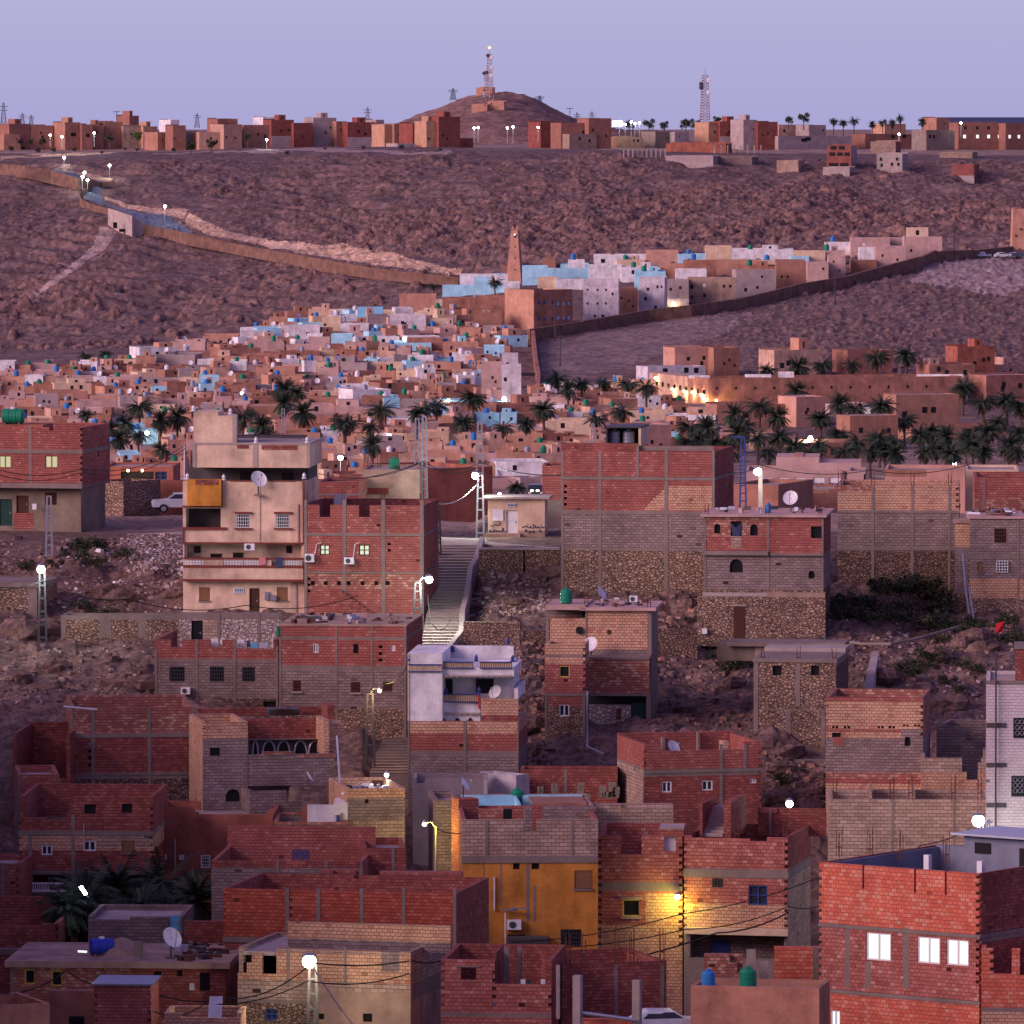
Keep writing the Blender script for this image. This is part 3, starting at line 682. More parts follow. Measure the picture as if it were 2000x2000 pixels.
def lamp(name, label, base, bulb, col='lampw', power=500, kind='lattice', group='street lamps', bulb_r=.16, lc=None, cat='street lamp', polek='metal'):
    """street lamp standing at base with its lit head at bulb"""
    base, bulb = Vector(base), Vector(bulb); rt = root(name, base, label, cat, group); m = MB()
    h = bulb.z - base.z
    if kind == 'lattice': lattice_pole(m, base, h - .2 if h > 2 else h, .55, polek)
    elif kind == 'pole': m.tube([base - Vector((0, 0, 1)), base + Vector((0, 0, h - .1))], .09, polek, 8, .05)
    elif kind == 'wall': m.tube([base, base + (bulb - base) * .5], .04, polek, 6)
    if kind == 'square': m.box(base - Vector((0, 0, 1)), .32, .32, h + .8, 'concl')
    m.build('pole' if kind != 'wall' else 'bracket', rt)
    m = MB(); top = Vector((base.x, base.y, bulb.z)); arm = bulb - top
    if kind != 'wall':
        m.tube([Vector((base.x, base.y, bulb.z - .25)), top + arm * .4 + Vector((0, 0, .12)), bulb + Vector((0, 0, .1))], .035, 'metal', 6); m.build('arm', rt)
    m = MB(); m.lathe(bulb - Vector((0, 0, bulb_r)), [(bulb_r * math.sin(a), bulb_r * (1 - math.cos(a))) for a in np.linspace(.08, math.pi - .08, 10)], col, 18); m.build('bulb', rt, True)
    m = MB(); m.lathe(bulb + Vector((0, 0, bulb_r * .9)), [(bulb_r * 1.2, 0), (bulb_r * .7, .09), (.05, .14)], 'metal', 10); m.build('lamp_hood', rt)
    if power:
        l = bpy.data.lights.new('lamp_light', 'POINT'); l.energy = power; l.shadow_soft_size = .25
        l.color = lc or {'lampw': (.90, 1, .90), 'lampy': (1, .86, .10), 'lampo': (1, .66, .28)}[col]
        lo = bpy.data.objects.new('lamp_light', l); link(lo); lo.parent = rt; lo.location = bulb - base + Vector((0, -.15, -.30)); ORG[lo.name] = bulb
        lo.location.y -= bulb_r
    return rt
def cable(label, pts, sag=.6, r=.03, n=14, name='power_cable', k='cable', cat='cable'):
    out = []; pts = [Vector(p) for p in pts]
    for a, b in zip(pts, pts[1:]):
        for i in range(n):
            t = i / n; out.append(a.lerp(b, t) - Vector((0, 0, sag * 4 * t * (1 - t))))
    out.append(pts[-1]); m = MB(); m.tube(out, r, k, 5); return solo(m, name, pts[0], label, cat)
def mk_car(k='carw', pick=False):
    rt = root('parked_car', (0, 0, 0), 'car', 'car', 'parked cars'); m = MB()
    prof = [(-2.05, .45), (-2.05, .85), (-1.95, .95), (-1.15, 1.0), (-.45, 1.45), (.95, 1.48), (1.75, 1.0), (2.05, .92), (2.05, .4)]
    if pick: prof = [(-2.2, .5), (-2.2, .92), (-1.1, 1.0), (-.55, 1.52), (.45, 1.55), (.6, 1.0), (2.3, 1.0), (2.3, .5)]
    wdt = lambda z: .82 if z < 1.1 else .66
    L = [Vector((x, -wdt(z), z)) for x, z in prof]; Rr = [Vector((x, wdt(z), z)) for x, z in prof]
    for i in range(len(prof)):
        j = (i + 1) % len(prof); m.poly([L[i], L[j], Rr[j], Rr[i]], k)
    m.poly(L[::-1], k); m.poly(Rr, k); m.build('body', rt)
    m = MB(); a = .9 if not pick else .35
    for sy in (-1, 1):
        m.poly([(-.95, sy * .815, 1.06), (a + .4 if not pick else a, sy * .815, 1.06), (a, sy * .69, 1.38), (-.42, sy * .69, 1.38)], 'glass')
    m.poly([(-1.12, -.7, 1.06), (-1.12, .7, 1.06), (-.5, .6, 1.43), (-.5, -.6, 1.43)], 'glass'); m.build('window', rt)
    for x in (-1.3, 1.3):
        for y in (-.78, .78):
            m = MB(); m.lathe((x, y - .11, .34), [(.34, 0), (.34, .22)], 'rubber', 12, 'y'); o = m.build('wheel', rt)
            m = MB(); m.lathe((x, y - .125 if y < 0 else y + .105, .34), [(.19, 0), (.19, .02)], 'metal', 10, 'y'); m.build('rim', o)
    for y in (-.6, .6):
        m = MB(); m.box((-2.06, y, .66), .06, .3, .16, 'twhite'); m.build('headlight', rt)
    return Proto(rt)
CARW, CARD, PICK = mk_car(), mk_car('card'), mk_car('carw', True)
# palms
def mk_palm(seed, h=6.5, crown=2.9, nf=64):
    r = random.Random(seed); rt = root('palm_tree', (0, 0, 0), 'palm', 'palm tree', 'date palms'); m = MB()
    m.tube([(0, 0, -2), (.05, 0, h * .35), (.12, .05, h * .7), (.1, .05, h)], .24, 'palmtrunk', 7, .17)
    for i in range(14):
        z = h - 1.6 + i * .12; a = r.uniform(0, 6.3); m.box((.1 + .17 * math.cos(a), .05 + .17 * math.sin(a), z), .1, .1, .28, 'palmtrunk', (math.cos(a), math.sin(a)))
    m.build('trunk', rt)
    for dead in (0, 1):
        m = MB()
        for i in range(nf if not dead else 9):
            az = r.uniform(0, 2 * math.pi); el = r.uniform(-.5, 1.35) if not dead else r.uniform(-1.35, -.8); ln = crown * r.uniform(.85, 1.15)
            p = Vector((.1, .05, h)); d = Vector((math.cos(az) * math.cos(el), math.sin(az) * math.cos(el), math.sin(el))); n = 9; pts = [p.copy()]
            for j in range(n):
                p = p + d * ln / n; d = (d + Vector((0, 0, -.10 - .10 * max(0, math.cos(el))))).normalized(); pts.append(p.copy())
            side = Vector((-math.sin(az), math.cos(az), 0)); kk = 'palmleaf' if not dead else 'palmdead'
            if r.random() < .3 and not dead: kk = 'palmleaf2'
            for j in range(1, n + 1):
                a, b = pts[j - 1], pts[j]; f = (b - a).normalized(); up = side.cross(f)
                m.poly([a + side * .025, a - side * .025, b - side * .02, b + side * .02], kk)
                for q in (0, .5):
                    c = a.lerp(b, q); l = .62 * math.sin(math.pi * min(1, (j + q) / (n + 1.2)) ** .8) + .1
                    for s in (-1, 1):
                        e = c + (side * s * .72 + f * .6 + up * .25 - Vector((0, 0, r.uniform(.1, .45)))) * l; wv = f * .075
                        m.poly([c - wv, c + wv, e + wv * .2], kk)
        m.build('crown' if not dead else 'dead_fronds', rt)
    return Proto(rt)
m_plain('palmleaf', (.032, .048, .034)); m_plain('palmleaf2', (.060, .078, .050)); m_plain('palmdead', (.08, .052, .036)); m_plain('palmtrunk', (.12, .075, .055), .95)
m_plain('shrubl', (.035, .05, .028)); m_plain('shrubl2', (.07, .075, .032))
PALM = [mk_palm(1), mk_palm(2, 6.2, 2.7), mk_palm(3, 6.8, 3.0, 40), mk_palm(4, 5.0, 2.6, 52)]
def mk_shrub(seed, n=420):
    r = random.Random(seed); rt = root('shrub', (0, 0, 0), 'shrub', 'shrub', 'shrubs on the slope'); m = MB()
    for i in range(7):
        a = r.uniform(0, 6.3); m.tube([(0, 0, -.2), (.3 * math.cos(a), .3 * math.sin(a), .35), (.75 * math.cos(a), .6 * math.sin(a), .7)], .03, 'woodd', 4)
    m.build('stem', rt); m = MB(); cl = [(r.uniform(-.8, .8), r.uniform(-.7, .7), r.uniform(.25, .75), r.uniform(.25, .5)) for _ in range(9)]
    for i in range(n):
        x, y, z, q = r.choice(cl); v = Vector((r.gauss(0, 1), r.gauss(0, 1), r.gauss(0, 1))).normalized() * q * r.uniform(.5, 1)
        p = Vector((x, y, z)) + v; a = Vector((r.uniform(-1, 1), r.uniform(-1, 1), r.uniform(-1, 1))).normalized() * .09; b = v.cross(a).normalized() * .06
        m.poly([p - a, p + b, p + a, p - b], 'shrubl' if r.random() < .7 else 'shrubl2')
    m.build('foliage', rt); return Proto(rt)
SHRUB = [mk_shrub(1), mk_shrub(2)]
def mk_rock(seed):
    r = random.Random(seed); m = MB(); n = 9; rings = []
    for j in range(1, 6):
        t = math.pi * j / 6; rings.append([Vector((math.sin(t) * math.cos(2 * math.pi * i / n), math.sin(t) * math.sin(2 * math.pi * i / n) * .8, math.cos(t) * .7)) * r.uniform(.78, 1.12) for i in range(n)])
    for a, b in zip(rings, rings[1:]):
        for i in range(n): m.poly([b[i], b[(i + 1) % n], a[(i + 1) % n], a[i]], 't_near')
    m.poly(rings[0], 't_near'); m.poly(rings[-1][::-1], 't_near'); o = m.build('boulder', None); tag(o, 'rock', 'boulder', 'boulders on the slope')
    return Proto(o)
ROCK = [mk_rock(i) for i in range(3)]
# ================================================================== upper terrace and houses along it
H = House
def dish(p, label, sc_=1, rz=0): return DISH.put(p, label, sc_ * .85, rz)
# brick house at the left edge
h = H('brick_house', 'red brick house over a recessed grey ground floor, at the left picture edge', -70, 160, 833, 1030, 508, 11, 8, 'red conc946', ('flat', .65),
      notch=[(-80, 23, 841), (96, 122, 841)], wins=[('lity', -2, 890, 22, 914), ('lity', 88, 890, 113, 914)], beams=[(877, 884)], cols=[(56, 62, 833, 945)], teeth=[(159, 835, 943)], sidevoid=[(4.2, 4.7, 875, 895)], cut=951)
# its ground floor is set back: cut by building the upper storey as a projecting body
g = H('house_ground_floor', 'grey rendered ground floor with a dark green gate under the left edge brick house', -70, 158, 951, 1030, 508.6, 11, 7, 'render', noroof=True, wins=[('doorgreenm', -2, 975, 24, 1027), ('door', 32, 968, 56, 1002), ('brown', 88, 962, 111, 986)],
      patch=[('red', 27, 1001, 66, 1034)])
# ground floor belongs to the same house
for ch in list(g.rt.children):
    if ch.name.startswith('wall'): ch.name = 'ground_floor_wall'
    off = g.rt.location - h.rt.location; ch.parent = h.rt; ch.location = off
bpy.data.objects.remove(g.rt)
h.part('slab_edge', (-70, 945, 160, 952, -.5, -.02, 'conc'))
h.part('meter_box', (63, 984, 71, 995, -.2, -.01, 'whitep'))
TH['tgreen'].put(h.pt(h.uz(25, 1000, 2)[0], 2.2, h.zr + .75), 'large green water tank lying on the roof of the left edge brick house', 1.05, math.radians(-11))
m = MB(); h.bx(m, h.L * .12, h.L * .62, 1.6, 4.5, h.zr, h.zr + .75, 'redplas'); m.build('stair_head', h.rt)
# stone house and walls behind it
s = H('stone_house', 'rough tan stone house corner left of the silver car on the terrace', 181, 241, 938, 1000, 527, 40, 4.0, 'stone', ('flat', .4))
H('boundary_wall', 'low dark red plaster wall behind the silver car on the terrace', 285, 362, 938, 975, 531, 2, .5, 'redplas', noroof=True, t=.2, cat='wall')
H('market_building', 'low dark building with two yellow lit canopy lamps behind the stone house', 203, 338, 911, 950, 640, 2, 8, 'redplas', ('flat', .2), wins=[('hole', 236, 921, 300, 938), ('blue', 303, 921, 326, 937)])
for x, n in ((250, 'left'), (278, 'right')):
    lamp('canopy_lamp', n + ' one of two yellow lamps glowing on the low dark market building', P(x, 922, 638.8), P(x, 919, 638.0), 'lampo', 45, 'wall', 'canopy lamps', .12, cat='wall lamp')
CARW.put(P(352, 1001, 526), 'silver hatchback parked on the terrace beside the cream house', 1.0, math.radians(8))
# ------------------------------------------------------------------ cream house
h = H('cream_house', 'tall cream plastered house with maroon trim, balconies, stair tower and a large satellite dish', 357, 594, 940, 1200, 471, 4.5, 8.5, 'creamp', ('flat', .02),
      wins=[('void', 363, 993, 431, 1030), ('grille', 461, 1004, 489, 1031), ('grille', 538, 1004, 567, 1031), ('void', 360, 1063, 591, 1091), ('shut', 389, 1147, 410, 1173), ('doorwoodd', 487, 1149, 507, 1198), ('shut', 541, 1147, 562, 1173)])
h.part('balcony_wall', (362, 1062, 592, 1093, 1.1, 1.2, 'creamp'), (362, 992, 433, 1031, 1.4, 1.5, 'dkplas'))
for q in ((379, 1067, 392, 1080), (559, 1067, 570, 1080), (455, 1080, 474, 1092), (411, 1082, 432, 1092)):
    o = h.part('window', (q[0], q[1], q[2], q[3], 1.04, 1.1, 'dark')); h.part('frame', (q[0] - 1, q[1] - 1, q[2] + 1, q[1] - .1, 1.0, 1.1, 'wood'), parent=o)
h.part('balustrade', (358, 1090, 593, 1092.5, -.55, -.3, 'maroon'), (358, 1105, 593, 1108.5, -.55, -.28, 'maroon'), (397, 1092.5, 436, 1105, -.5, -.36, 'creamp'), (519, 1092.5, 530, 1105, -.5, -.36, 'creamp'))
m = MB()
for a, b in ((361, 395), (438, 472), (477, 518), (553, 588)):
    n = int((b - a) / 5)
    for i in range(n + 1): h.pb(m, a + (b - a) * i / n, 1092.5, a + (b - a) * i / n + 1.7, 1105, -.46, -.38, 'whitep')
    for y in (1096, 1100.5): h.pb(m, a, y, b, y + 1.6, -.475, -.465, 'whitep')
m.build('lattice_panel', h.rt)
h.part('balcony_slab', (358, 1108.5, 592, 1132, -.5, -.01, 'creamp'), (357, 1132, 593, 1135.5, -.55, -.01, 'maroon'))
h.part('trim', (356, 988, 432, 990.6, -.12, -.005, 'maroon'), (356, 1030, 442, 1034.5, -.12, -.005, 'maroon'), (356, 1060, 593, 1062, -.12, -.005, 'maroon'), (356.5, 1035, 358.5, 1060, -.1, -.005, 'maroon'), (591, 935, 594.5, 1060, -.1, -.005, 'maroon'),
       (458, 1000, 492, 1003.5, -.14, -.005, 'maroon'), (458, 1031.5, 492, 1034.5, -.14, -.005, 'maroon'), (535, 1000, 570, 1003.5, -.14, -.005, 'maroon'), (535, 1031.5, 570, 1034.5, -.14, -.005, 'maroon'), (432, 937, 434.5, 990, -.1, -.005, 'maroon'))
h.part('balcony_parapet', (366, 936, 432, 988, -.35, -.12, 'ochre'), label='ochre yellow balcony parapet')
h.part('parapet', (450, 938.5, 497, 940.5, -.05, .2, 'maroon'), (525, 938.5, 576, 940.5, -.05, .2, 'maroon'))
u0 = lambda x, y=900, ww=.0: h.uz(x, y, ww)[0]
# top storey: recessed terrace below a projecting volume with a stair tower
m = MB(); h.pb(m, 378, 868, 603, 913, .15, 8.4, 'creamp'); h.pb(m, 378, 812, 454, 867.5, .16, 3.2, 'creamp'); h.pb(m, 378, 804, 426, 812, .16, 3.2, 'creamp'); m.build('upper_storey', h.rt)
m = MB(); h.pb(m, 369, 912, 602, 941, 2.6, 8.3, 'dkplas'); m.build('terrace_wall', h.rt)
m = MB(); h.pb(m, 469, 922, 491, 940, 2.52, 2.59, 'dark'); h.pb(m, 551, 923, 572, 940, 2.52, 2.59, 'dark'); m.build('door', h.rt)
h.part('coping', (376, 865.2, 605, 868, .1, 8.5, 'concl'), (376, 868, 382, 912, .1, .16, 'concl'), (494, 868, 503, 912, .1, .16, 'concl'), (599, 868, 605, 912, .1, .16, 'concl'), (454, 809, 462, 866, .12, .5, 'concl'))
for q in ((463, 868.5, 485, 876, .1, .14, 'redd'), (511, 870, 580, 878, .1, .14, 'redd'), (382, 937, 426, 947, -.38, -.352, 'redd')): h.part('claustra', q)
m = MB()
for x in (464, 505, 585, 597): h.pb(m, x, 850, x + 1, 866, 4.0, 4.05, 'metald')
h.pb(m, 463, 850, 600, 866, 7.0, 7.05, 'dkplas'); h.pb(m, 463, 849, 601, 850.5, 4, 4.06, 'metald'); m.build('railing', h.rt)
m = MB()
for x, y in ((378, 803), (450, 809), (500, 865), (600, 865), (366, 936), (594, 935), (437, 938)):
    a, z = h.uz(x, y, .2); m.lathe(h.pt(a, .2, z), [(.16, 0), (.16, .06), (.08, .1), (.13, .2), (.1, .3), (.02, .4)], 'twhite', 8)
m.build('finial', h.rt)
h.part('side_wall', (594.5, 941, 595.5, 1200, .0, .1, 'greyp'))
h.ac(477, 1062, 497, 1075)
h.part('sign', (456, 1148, 476, 1159, -.06, -.005, 'whitep'))
m = MB()
for i in range(5): h.pb(m, 458.5 + i * 3.4, 1150, 460.4 + i * 3.4, 1155.5, -.07, -.061, 'bluem')
h.pb(m, 458, 1156.4, 474, 1157.2, -.07, -.061, 'bluem'); m.build('lettering', h.rt)
h.part('meter_box', (517, 1156, 525, 1172, -.2, -.01, 'tgrey')); h.part('meter_box', (528, 1163, 539, 1173, -.2, -.01, 'tgrey'))
h.part('pipe', (581, 985, 583.5, 1060, -.08, -.01, 'greyp'), (507.5, 945, 508.5, 1060, -.04, -.003, 'greyp'), (577, 1136, 580, 1197, -.06, -.004, 'greyp'))
dish(h.pt(u0(506), -.45, h.zy(930) - 1.25), 'large white satellite dish on the terrace rail of the cream house', 1.3, .1)
CARD.put(P(1046, 967, 531) - Vector((0, 0, .3)), 'dark car with glowing headlights in the street behind the utility hut', .75, math.radians(90), group='parked cars')
m = MB()
for x in (1039, 1050): m.lathe(P(x, 960, 528.6), [(.02, 0), (.11, .04), (.11, .1), (.02, .14)], 'lampo', 10)
o = m.build('headlight', None); tag(o, 'pair of glowing yellow headlights of the dark car behind the utility hut', 'headlights')
for q, k, lab in (((506, 1089, 519, 1103), 'pinkc', 'pink rug hung over the balcony balustrade of the cream house'), ((538, 1090, 552, 1108), 'navy', 'dark blue blanket hung over the balcony balustrade of the cream house')):
    m = MB(); h.pb(m, *q, -.6, -.56, k); h.pb(m, q[0], q[1] - .8, q[2], q[1], -.6, -.25, k); a, z = h.uz(q[0], q[3], -.6); solo(m, 'hanging_cloth', h.pt(a, -.6, z), lab, 'laundry', 'cloths drying')
# ------------------------------------------------------------------ red house beside the stairs
h = H('brick_house', 'red brick house with grey concrete frame and two air conditioners, beside the wide stairs', 594, 827, 986, 1207, 469.5, 6, 8.5, 'red mix1117 red1150', ('flat', 1.9),
      notch=[(624, 645, 1010), (701, 722, 1010)], wins=[('litg', 625, 1064, 644, 1084), ('litg', 701, 1064, 722, 1085)] + [('hole', x - 4, 1135, x + 4, 1143) for x in (611, 636, 662, 681, 708, 735, 757)],
      cols=[(594, 600, 976), (669, 676, 976), (745, 752, 976), (820, 827.5, 976)], beams=[(1041, 1046), (1116, 1119)], teeth=[(760, 1048, 1080), (603, 1125, 1160)])
h.ac(595, 1082, 613, 1098, 'air conditioner under the left lit window'); h.ac(672, 1089, 691, 1102, 'air conditioner at the concrete column')
m = MB()
for x, y, x2, y2 in ((615, 1083, 628, 1060), (690, 1090, 702, 1060)):
    a, z = h.uz(x, y, -.05); c, z2 = h.uz(x2, y2, -.05); m.tube([h.pt(a, -.06, z), h.pt(a + .12, -.06, z2 - .1), h.pt(c, -.06, z2)], .03, 'whitep', 5)
m.build('pipe', h.rt)
m = MB()
for i in range(9): h.pb(m, 650 + i * 2, 1152 + i * 6, 668 + i * 8.2, 1158 + i * 6, -.25, -.01, 'redd')
m.build('lean_to_brickwork', h.rt)
rebar(h, [597, 672, 749, 824])
m = MB(); h.pb(m, 652, 965, 676, 986, 7.0, 7.2, 'whitep'); m.build('door', h.rt)
# buildings behind the red house
h = H('brick_house', 'low brick house with grey concrete columns right behind the red house by the stairs', 622, 704, 941, 985, 500, 3, 7, 'red', ('flat', .3), beams=[(964, 968)], cols=[(701, 706)])
h = H('plaster_house', 'pale sandy plaster house wall under the big green tank, behind the red house', 707, 818, 917, 985, 506, 2, 8, 'sand', ('flat', .15), wins=[('hole', 718, 955, 756, 964)])
h.part('gate', (713, 953, 758, 965, -.08, -.01, 'maroon'))
TK['tgreen'].put(h.pt(h.uz(768, 917)[0], 1.6, h.zr), 'big green upright water tank on the sandy plaster house behind the red house', .78, group='water tanks on roofs')
rebar(h, [716, 740, 775])
H('brown_building', 'large plain dark red-brown building wall behind the concrete lattice pole at the stair head', 832, 962, 915, 1040, 558, -30, 10, 'redplas', ('flat', .3))
# ------------------------------------------------------------------ transformer hut with graffiti
h = H('transformer_hut', 'small ochre utility hut with a white steel door and Arabic graffiti', 953, 1064, 974, 1056, 503, 4, 3.2, 'cream2 sand1036', ('slab', .35, 'concl', .14), wins=[('doortwhite', 989, 997, 1012, 1042)])
h.part('notice_panel', (962, 995, 983, 1017, -.08, -.005, 'twhite')); h.part('name_plate', (991, 983, 1008, 990, -.05, -.005, 'sheet'))
h.part('plinth', (950, 1042, 1016, 1056, -.5, -.01, 'sand')); h.part('stripe', (991, 985.5, 1008, 987.5, -.06, -.051, 'navy'))
m = MB()
def stroke(pts, r=.035):
    m.tube([h.pt(h.uz(x, y, -.02)[0], -.02, h.uz(x, y, -.02)[1]) for x, y in pts], r, 'navy', 4)
for sx in ([(979, 1023), (977, 1021), (975, 1023), (977, 1025), (972, 1026), (970, 1024), (968, 1026), (966, 1023), (963, 1026), (961, 1028), (958, 1026)], [(974, 1019), (974.6, 1019.4)], [(964, 1030), (964.6, 1030)],
           [(983, 1031), (983, 1037)], [(981, 1032), (981, 1037), (977, 1038), (973, 1036), (971, 1039), (969, 1035)], [(969, 1035), (966, 1037), (965, 1034), (963, 1037), (961, 1040), (957, 1038)], [(958, 1034), (957, 1037), (955, 1039)],
           [(970, 1001), (972, 1003)], [(968, 1000), (969, 1003), (972, 1003), (976, 1002), (979, 1001), (981, 1003)], [(979, 1000), (979, 1003)],
           [(1063, 1029), (1060, 1031), (1057, 1029), (1055, 1031), (1052, 1031), (1050, 1028), (1049, 1031), (1046, 1031), (1045, 1026)], [(1042, 1024), (1042, 1031), (1039, 1032)], [(1038, 1031), (1036, 1027), (1034, 1031), (1030, 1030), (1028, 1026), (1026, 1029), (1023, 1028), (1020, 1031)],
           [(1056, 1026), (1057, 1026)], [(1038, 1024), (1038.6, 1024)], [(1030, 1024), (1031, 1024)], [(1033, 1037), (1033, 1041), (1036, 1041), (1036, 1037)], [(1039, 1036), (1041, 1041), (1044, 1036)], [(1025, 1036), (1027, 1034), (1029, 1036), (1027, 1039), (1025, 1036)], [(1053, 1036), (1055, 1035), (1056, 1038), (1053, 1038)]):
    stroke(sx)
m.build('graffiti', h.rt)
H('brick_wall', 'narrow orange brick wall between the utility hut and the big red building', 1059, 1097, 910, 1060, 512, 2, 5, 'red conc977', ('flat', .2), cat='wall')
# ------------------------------------------------------------------ big red building
h = H('brick_building', 'big red brick building over block and stone floors, steel tanks on its roof', 1096, 1395, 880, 1160, 476, 10, 9, 'red conc930 red936 conc996 block1003 conc1070 stone1074', ('flat', .5, 'conc'),
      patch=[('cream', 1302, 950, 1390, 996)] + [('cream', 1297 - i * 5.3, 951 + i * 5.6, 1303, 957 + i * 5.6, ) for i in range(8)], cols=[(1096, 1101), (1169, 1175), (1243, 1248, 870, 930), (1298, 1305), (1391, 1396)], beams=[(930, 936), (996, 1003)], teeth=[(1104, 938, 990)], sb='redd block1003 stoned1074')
h.part('raised_parapet', (1096, 866, 1246, 880.5, .0, .3, 'redd'))
u = h.uz(1217, 850, 3)[0]; m = MB()
h.pb(m, 1183, 832, 1252, 835.5, 1.5, 5, 'metald'); h.pb(m, 1183, 835.5, 1186, 870, 1.6, 4.9, 'dkplas'); h.pb(m, 1247, 835.5, 1252, 870, 1.6, 4.9, 'cream2'); h.pb(m, 1186, 835.5, 1247, 870, 4.6, 4.8, 'dark'); m.build('roof_shed', h.rt)
for x, n in ((1200, 'left'), (1228, 'right')):
    a, z = h.uz(x, 865.5, 2.6); TK['tgrey'].put(h.pt(a, 2.6, z), n + ' ribbed grey steel water tank in the roof shed of the big red building', .76)
h.part('parapet_strip', (1246, 872, 1394, 880, .3, .5, 'conc'))  # low concrete strip set back above the wall top
# ------------------------------------------------------------------ stone retaining walls
h = H('retaining_wall', 'tall tan stone retaining wall below the utility hut, beside the stair head', 935, 1093, 1074, 1130, 481.5, 2, .9, 'stone', noroof=True, cat='wall', notch=[(1022, 1026, 1120)], t=.3)
h.part('capping', (935, 1071, 1093, 1074, -.05, .9, 'concl'))
H('retaining_wall', 'low tan stone retaining wall on the rubble slope, right of the lower stairs', 905, 1016, 1215, 1258, 458.5, 3, .8, 'stone', noroof=True, cat='wall', t=.3)
H('retaining_wall', 'short dark stone wall stub left of the house with the green tank', 1022, 1068, 1232, 1259, 458.5, 2, .8, 'stoned', noroof=True, cat='wall', t=.3)
H('retaining_wall', 'dark stone wall strip between the green tank house and the house with the slab roof', 1279, 1362, 1229, 1262, 459, 1, .8, 'stoned', noroof=True, cat='wall', t=.3)
H('retaining_wall', 'long low stone wall on the rocky slope left of the cream house', 119, 352, 1202, 1242, 461.5, 3, 2.5, 'conc stone1210', noroof=True, cat='wall', t=.3, patch=[('conc', 195, 1200, 216, 1245), ('conc', 270, 1200, 285, 1245), ('conc', 119, 1200, 128, 1245)])
h = H('stone_house', 'stone walled hut cut by the left picture edge, behind the lit lattice lamp', -60, 72, 1146, 1222, 470, 9, 6, 'stone', ('slab', .1, 'conc', .3), patch=[('conc', 55, 1140, 72, 1225)])
# ------------------------------------------------------------------ house with slab roof, arched windows, stone base
h = H('slab_roof_house', 'weathered brown brick house with projecting slab roof, arched windows and stone ground floor', 1375, 1608, 1009, 1253, 462, 6, 8, 'mix block1083 stone1152', ('slab', .22, 'pinkb', .16),
      wins=[('arch', 1395, 1023, 1407, 1042), ('hole', 1427, 1018, 1448, 1047), ('arch', 1465, 1024, 1480, 1046), ('hole', 1584, 1028, 1606, 1051), ('arch', 1425, 1092, 1451, 1118), ('arch', 1579, 1115, 1591, 1130), ('doorrust', 1433, 1184, 1454, 1249)],
      patch=[('red', 1377, 1048, 1498, 1083), ('red', 1503, 1010, 1606, 1083), ('blockl', 1428, 1047, 1448, 1071)], cols=[(1375, 1379), (1498, 1503), (1605, 1608.5)], sb='redd block1083 stoned1152')
h.part('ledge', (1372, 1077, 1500, 1084, -.28, -.01, 'conc'), (1504, 1081, 1608, 1085, -.2, -.01, 'conc'))
h.part('stone_base', (1362, 1166, 1612, 1262, -.7, -.02, 'stone'), (1372, 1158, 1499, 1166, -.7, -.5, 'concl'), (1499, 1158, 1611, 1166, -.72, -.01, 'sand')); o = h.part('door', (1433, 1184, 1454, 1249, -.74, -.71, 'woodd')); h.part('lintel', (1428, 1181, 1458, 1184, -.8, -.705, 'concl'), parent=o); h.part('meter_box', (1371, 1228, 1381, 1238, -.95, -.71, 'whitep'))
m = MB(); a, z = h.uz(1426, 1019, -.05); c, z2 = h.uz(1449, 1019, -.05); b, z3 = h.uz(1437, 1031, -.05); b2, z4 = h.uz(1431, 1046, -.05); b3, _ = h.uz(1446, 1046, -.05)
m.poly([h.pt(a, -.05, z), h.pt(b, -.1, z3), h.pt(b3, -.05, z4), h.pt(b2, -.05, z4)], 'navy'); m.poly([h.pt(b, -.1, z3), h.pt(c, -.05, z), h.pt(b3, -.05, z4)], 'navy'); m.build('curtain', h.rt, label='torn dark cloth hung in the window')
dish(h.pt(h.uz(1544, 1000, 2)[0], 2.0, h.zr), 'white satellite dish on the slab roof of the house with arched windows', 1.15, -.5)
TK['tblue'].put(h.pt(h.uz(1501, 1000, 2)[0], 1.8, h.zr), 'slim blue drum on the slab roof of the house with arched windows', (.36, .36, .55), group='water tanks on roofs')
debris(h, 26, smax=.3, w0=1, label='cables and scraps lying on the slab roof of the house with arched windows')
rebar(h, [1380, 1498, 1602], .3, .8, h.zr - .1)
h.part('door_step', (1590, 1243, 1612, 1251, -1.2, -.71, 'conc'))
# ------------------------------------------------------------------ wall building on the right and right edge houses
h = H('block_building', 'long cream brick building over grey block, right of the slab roof house', 1636, 1873, 948, 1180, 478, 4, 8, 'cream conc996 block1003 conc1068 stoned1076', ('flat', .6),
      patch=[('mix', 1636, 946, 1702, 960)], cols=[(1702, 1708), (1779, 1785), (1852, 1857)], beams=[(996, 1001), (1068, 1074)], teeth=[(1870, 950, 995)])
rebar(h, [1705, 1782, 1855, 1640])
h = H('brick_house', 'reddish brick house behind the right edge block house with the white lattice window', 1903, 2080, 932, 1012, 494, 3, 8, 'red mix972', ('flat', .7), cols=[(1920, 1925)], teeth=[(1904, 935, 1000)], notch=[(1955, 1965, 938)])
h = H('block_house', 'grey block house with a white lattice window and stone base at the right edge', 1894, 2080, 1013, 1208, 471, 2, 7, 'block conc1082 block1090 cream1130 stone1168', ('slab', .12, 'pinkb', .14), wins=[('brown', 1942, 1032, 1966, 1060), ('shut', 1909, 1098, 1919, 1117)], cols=[(1987, 1991)])
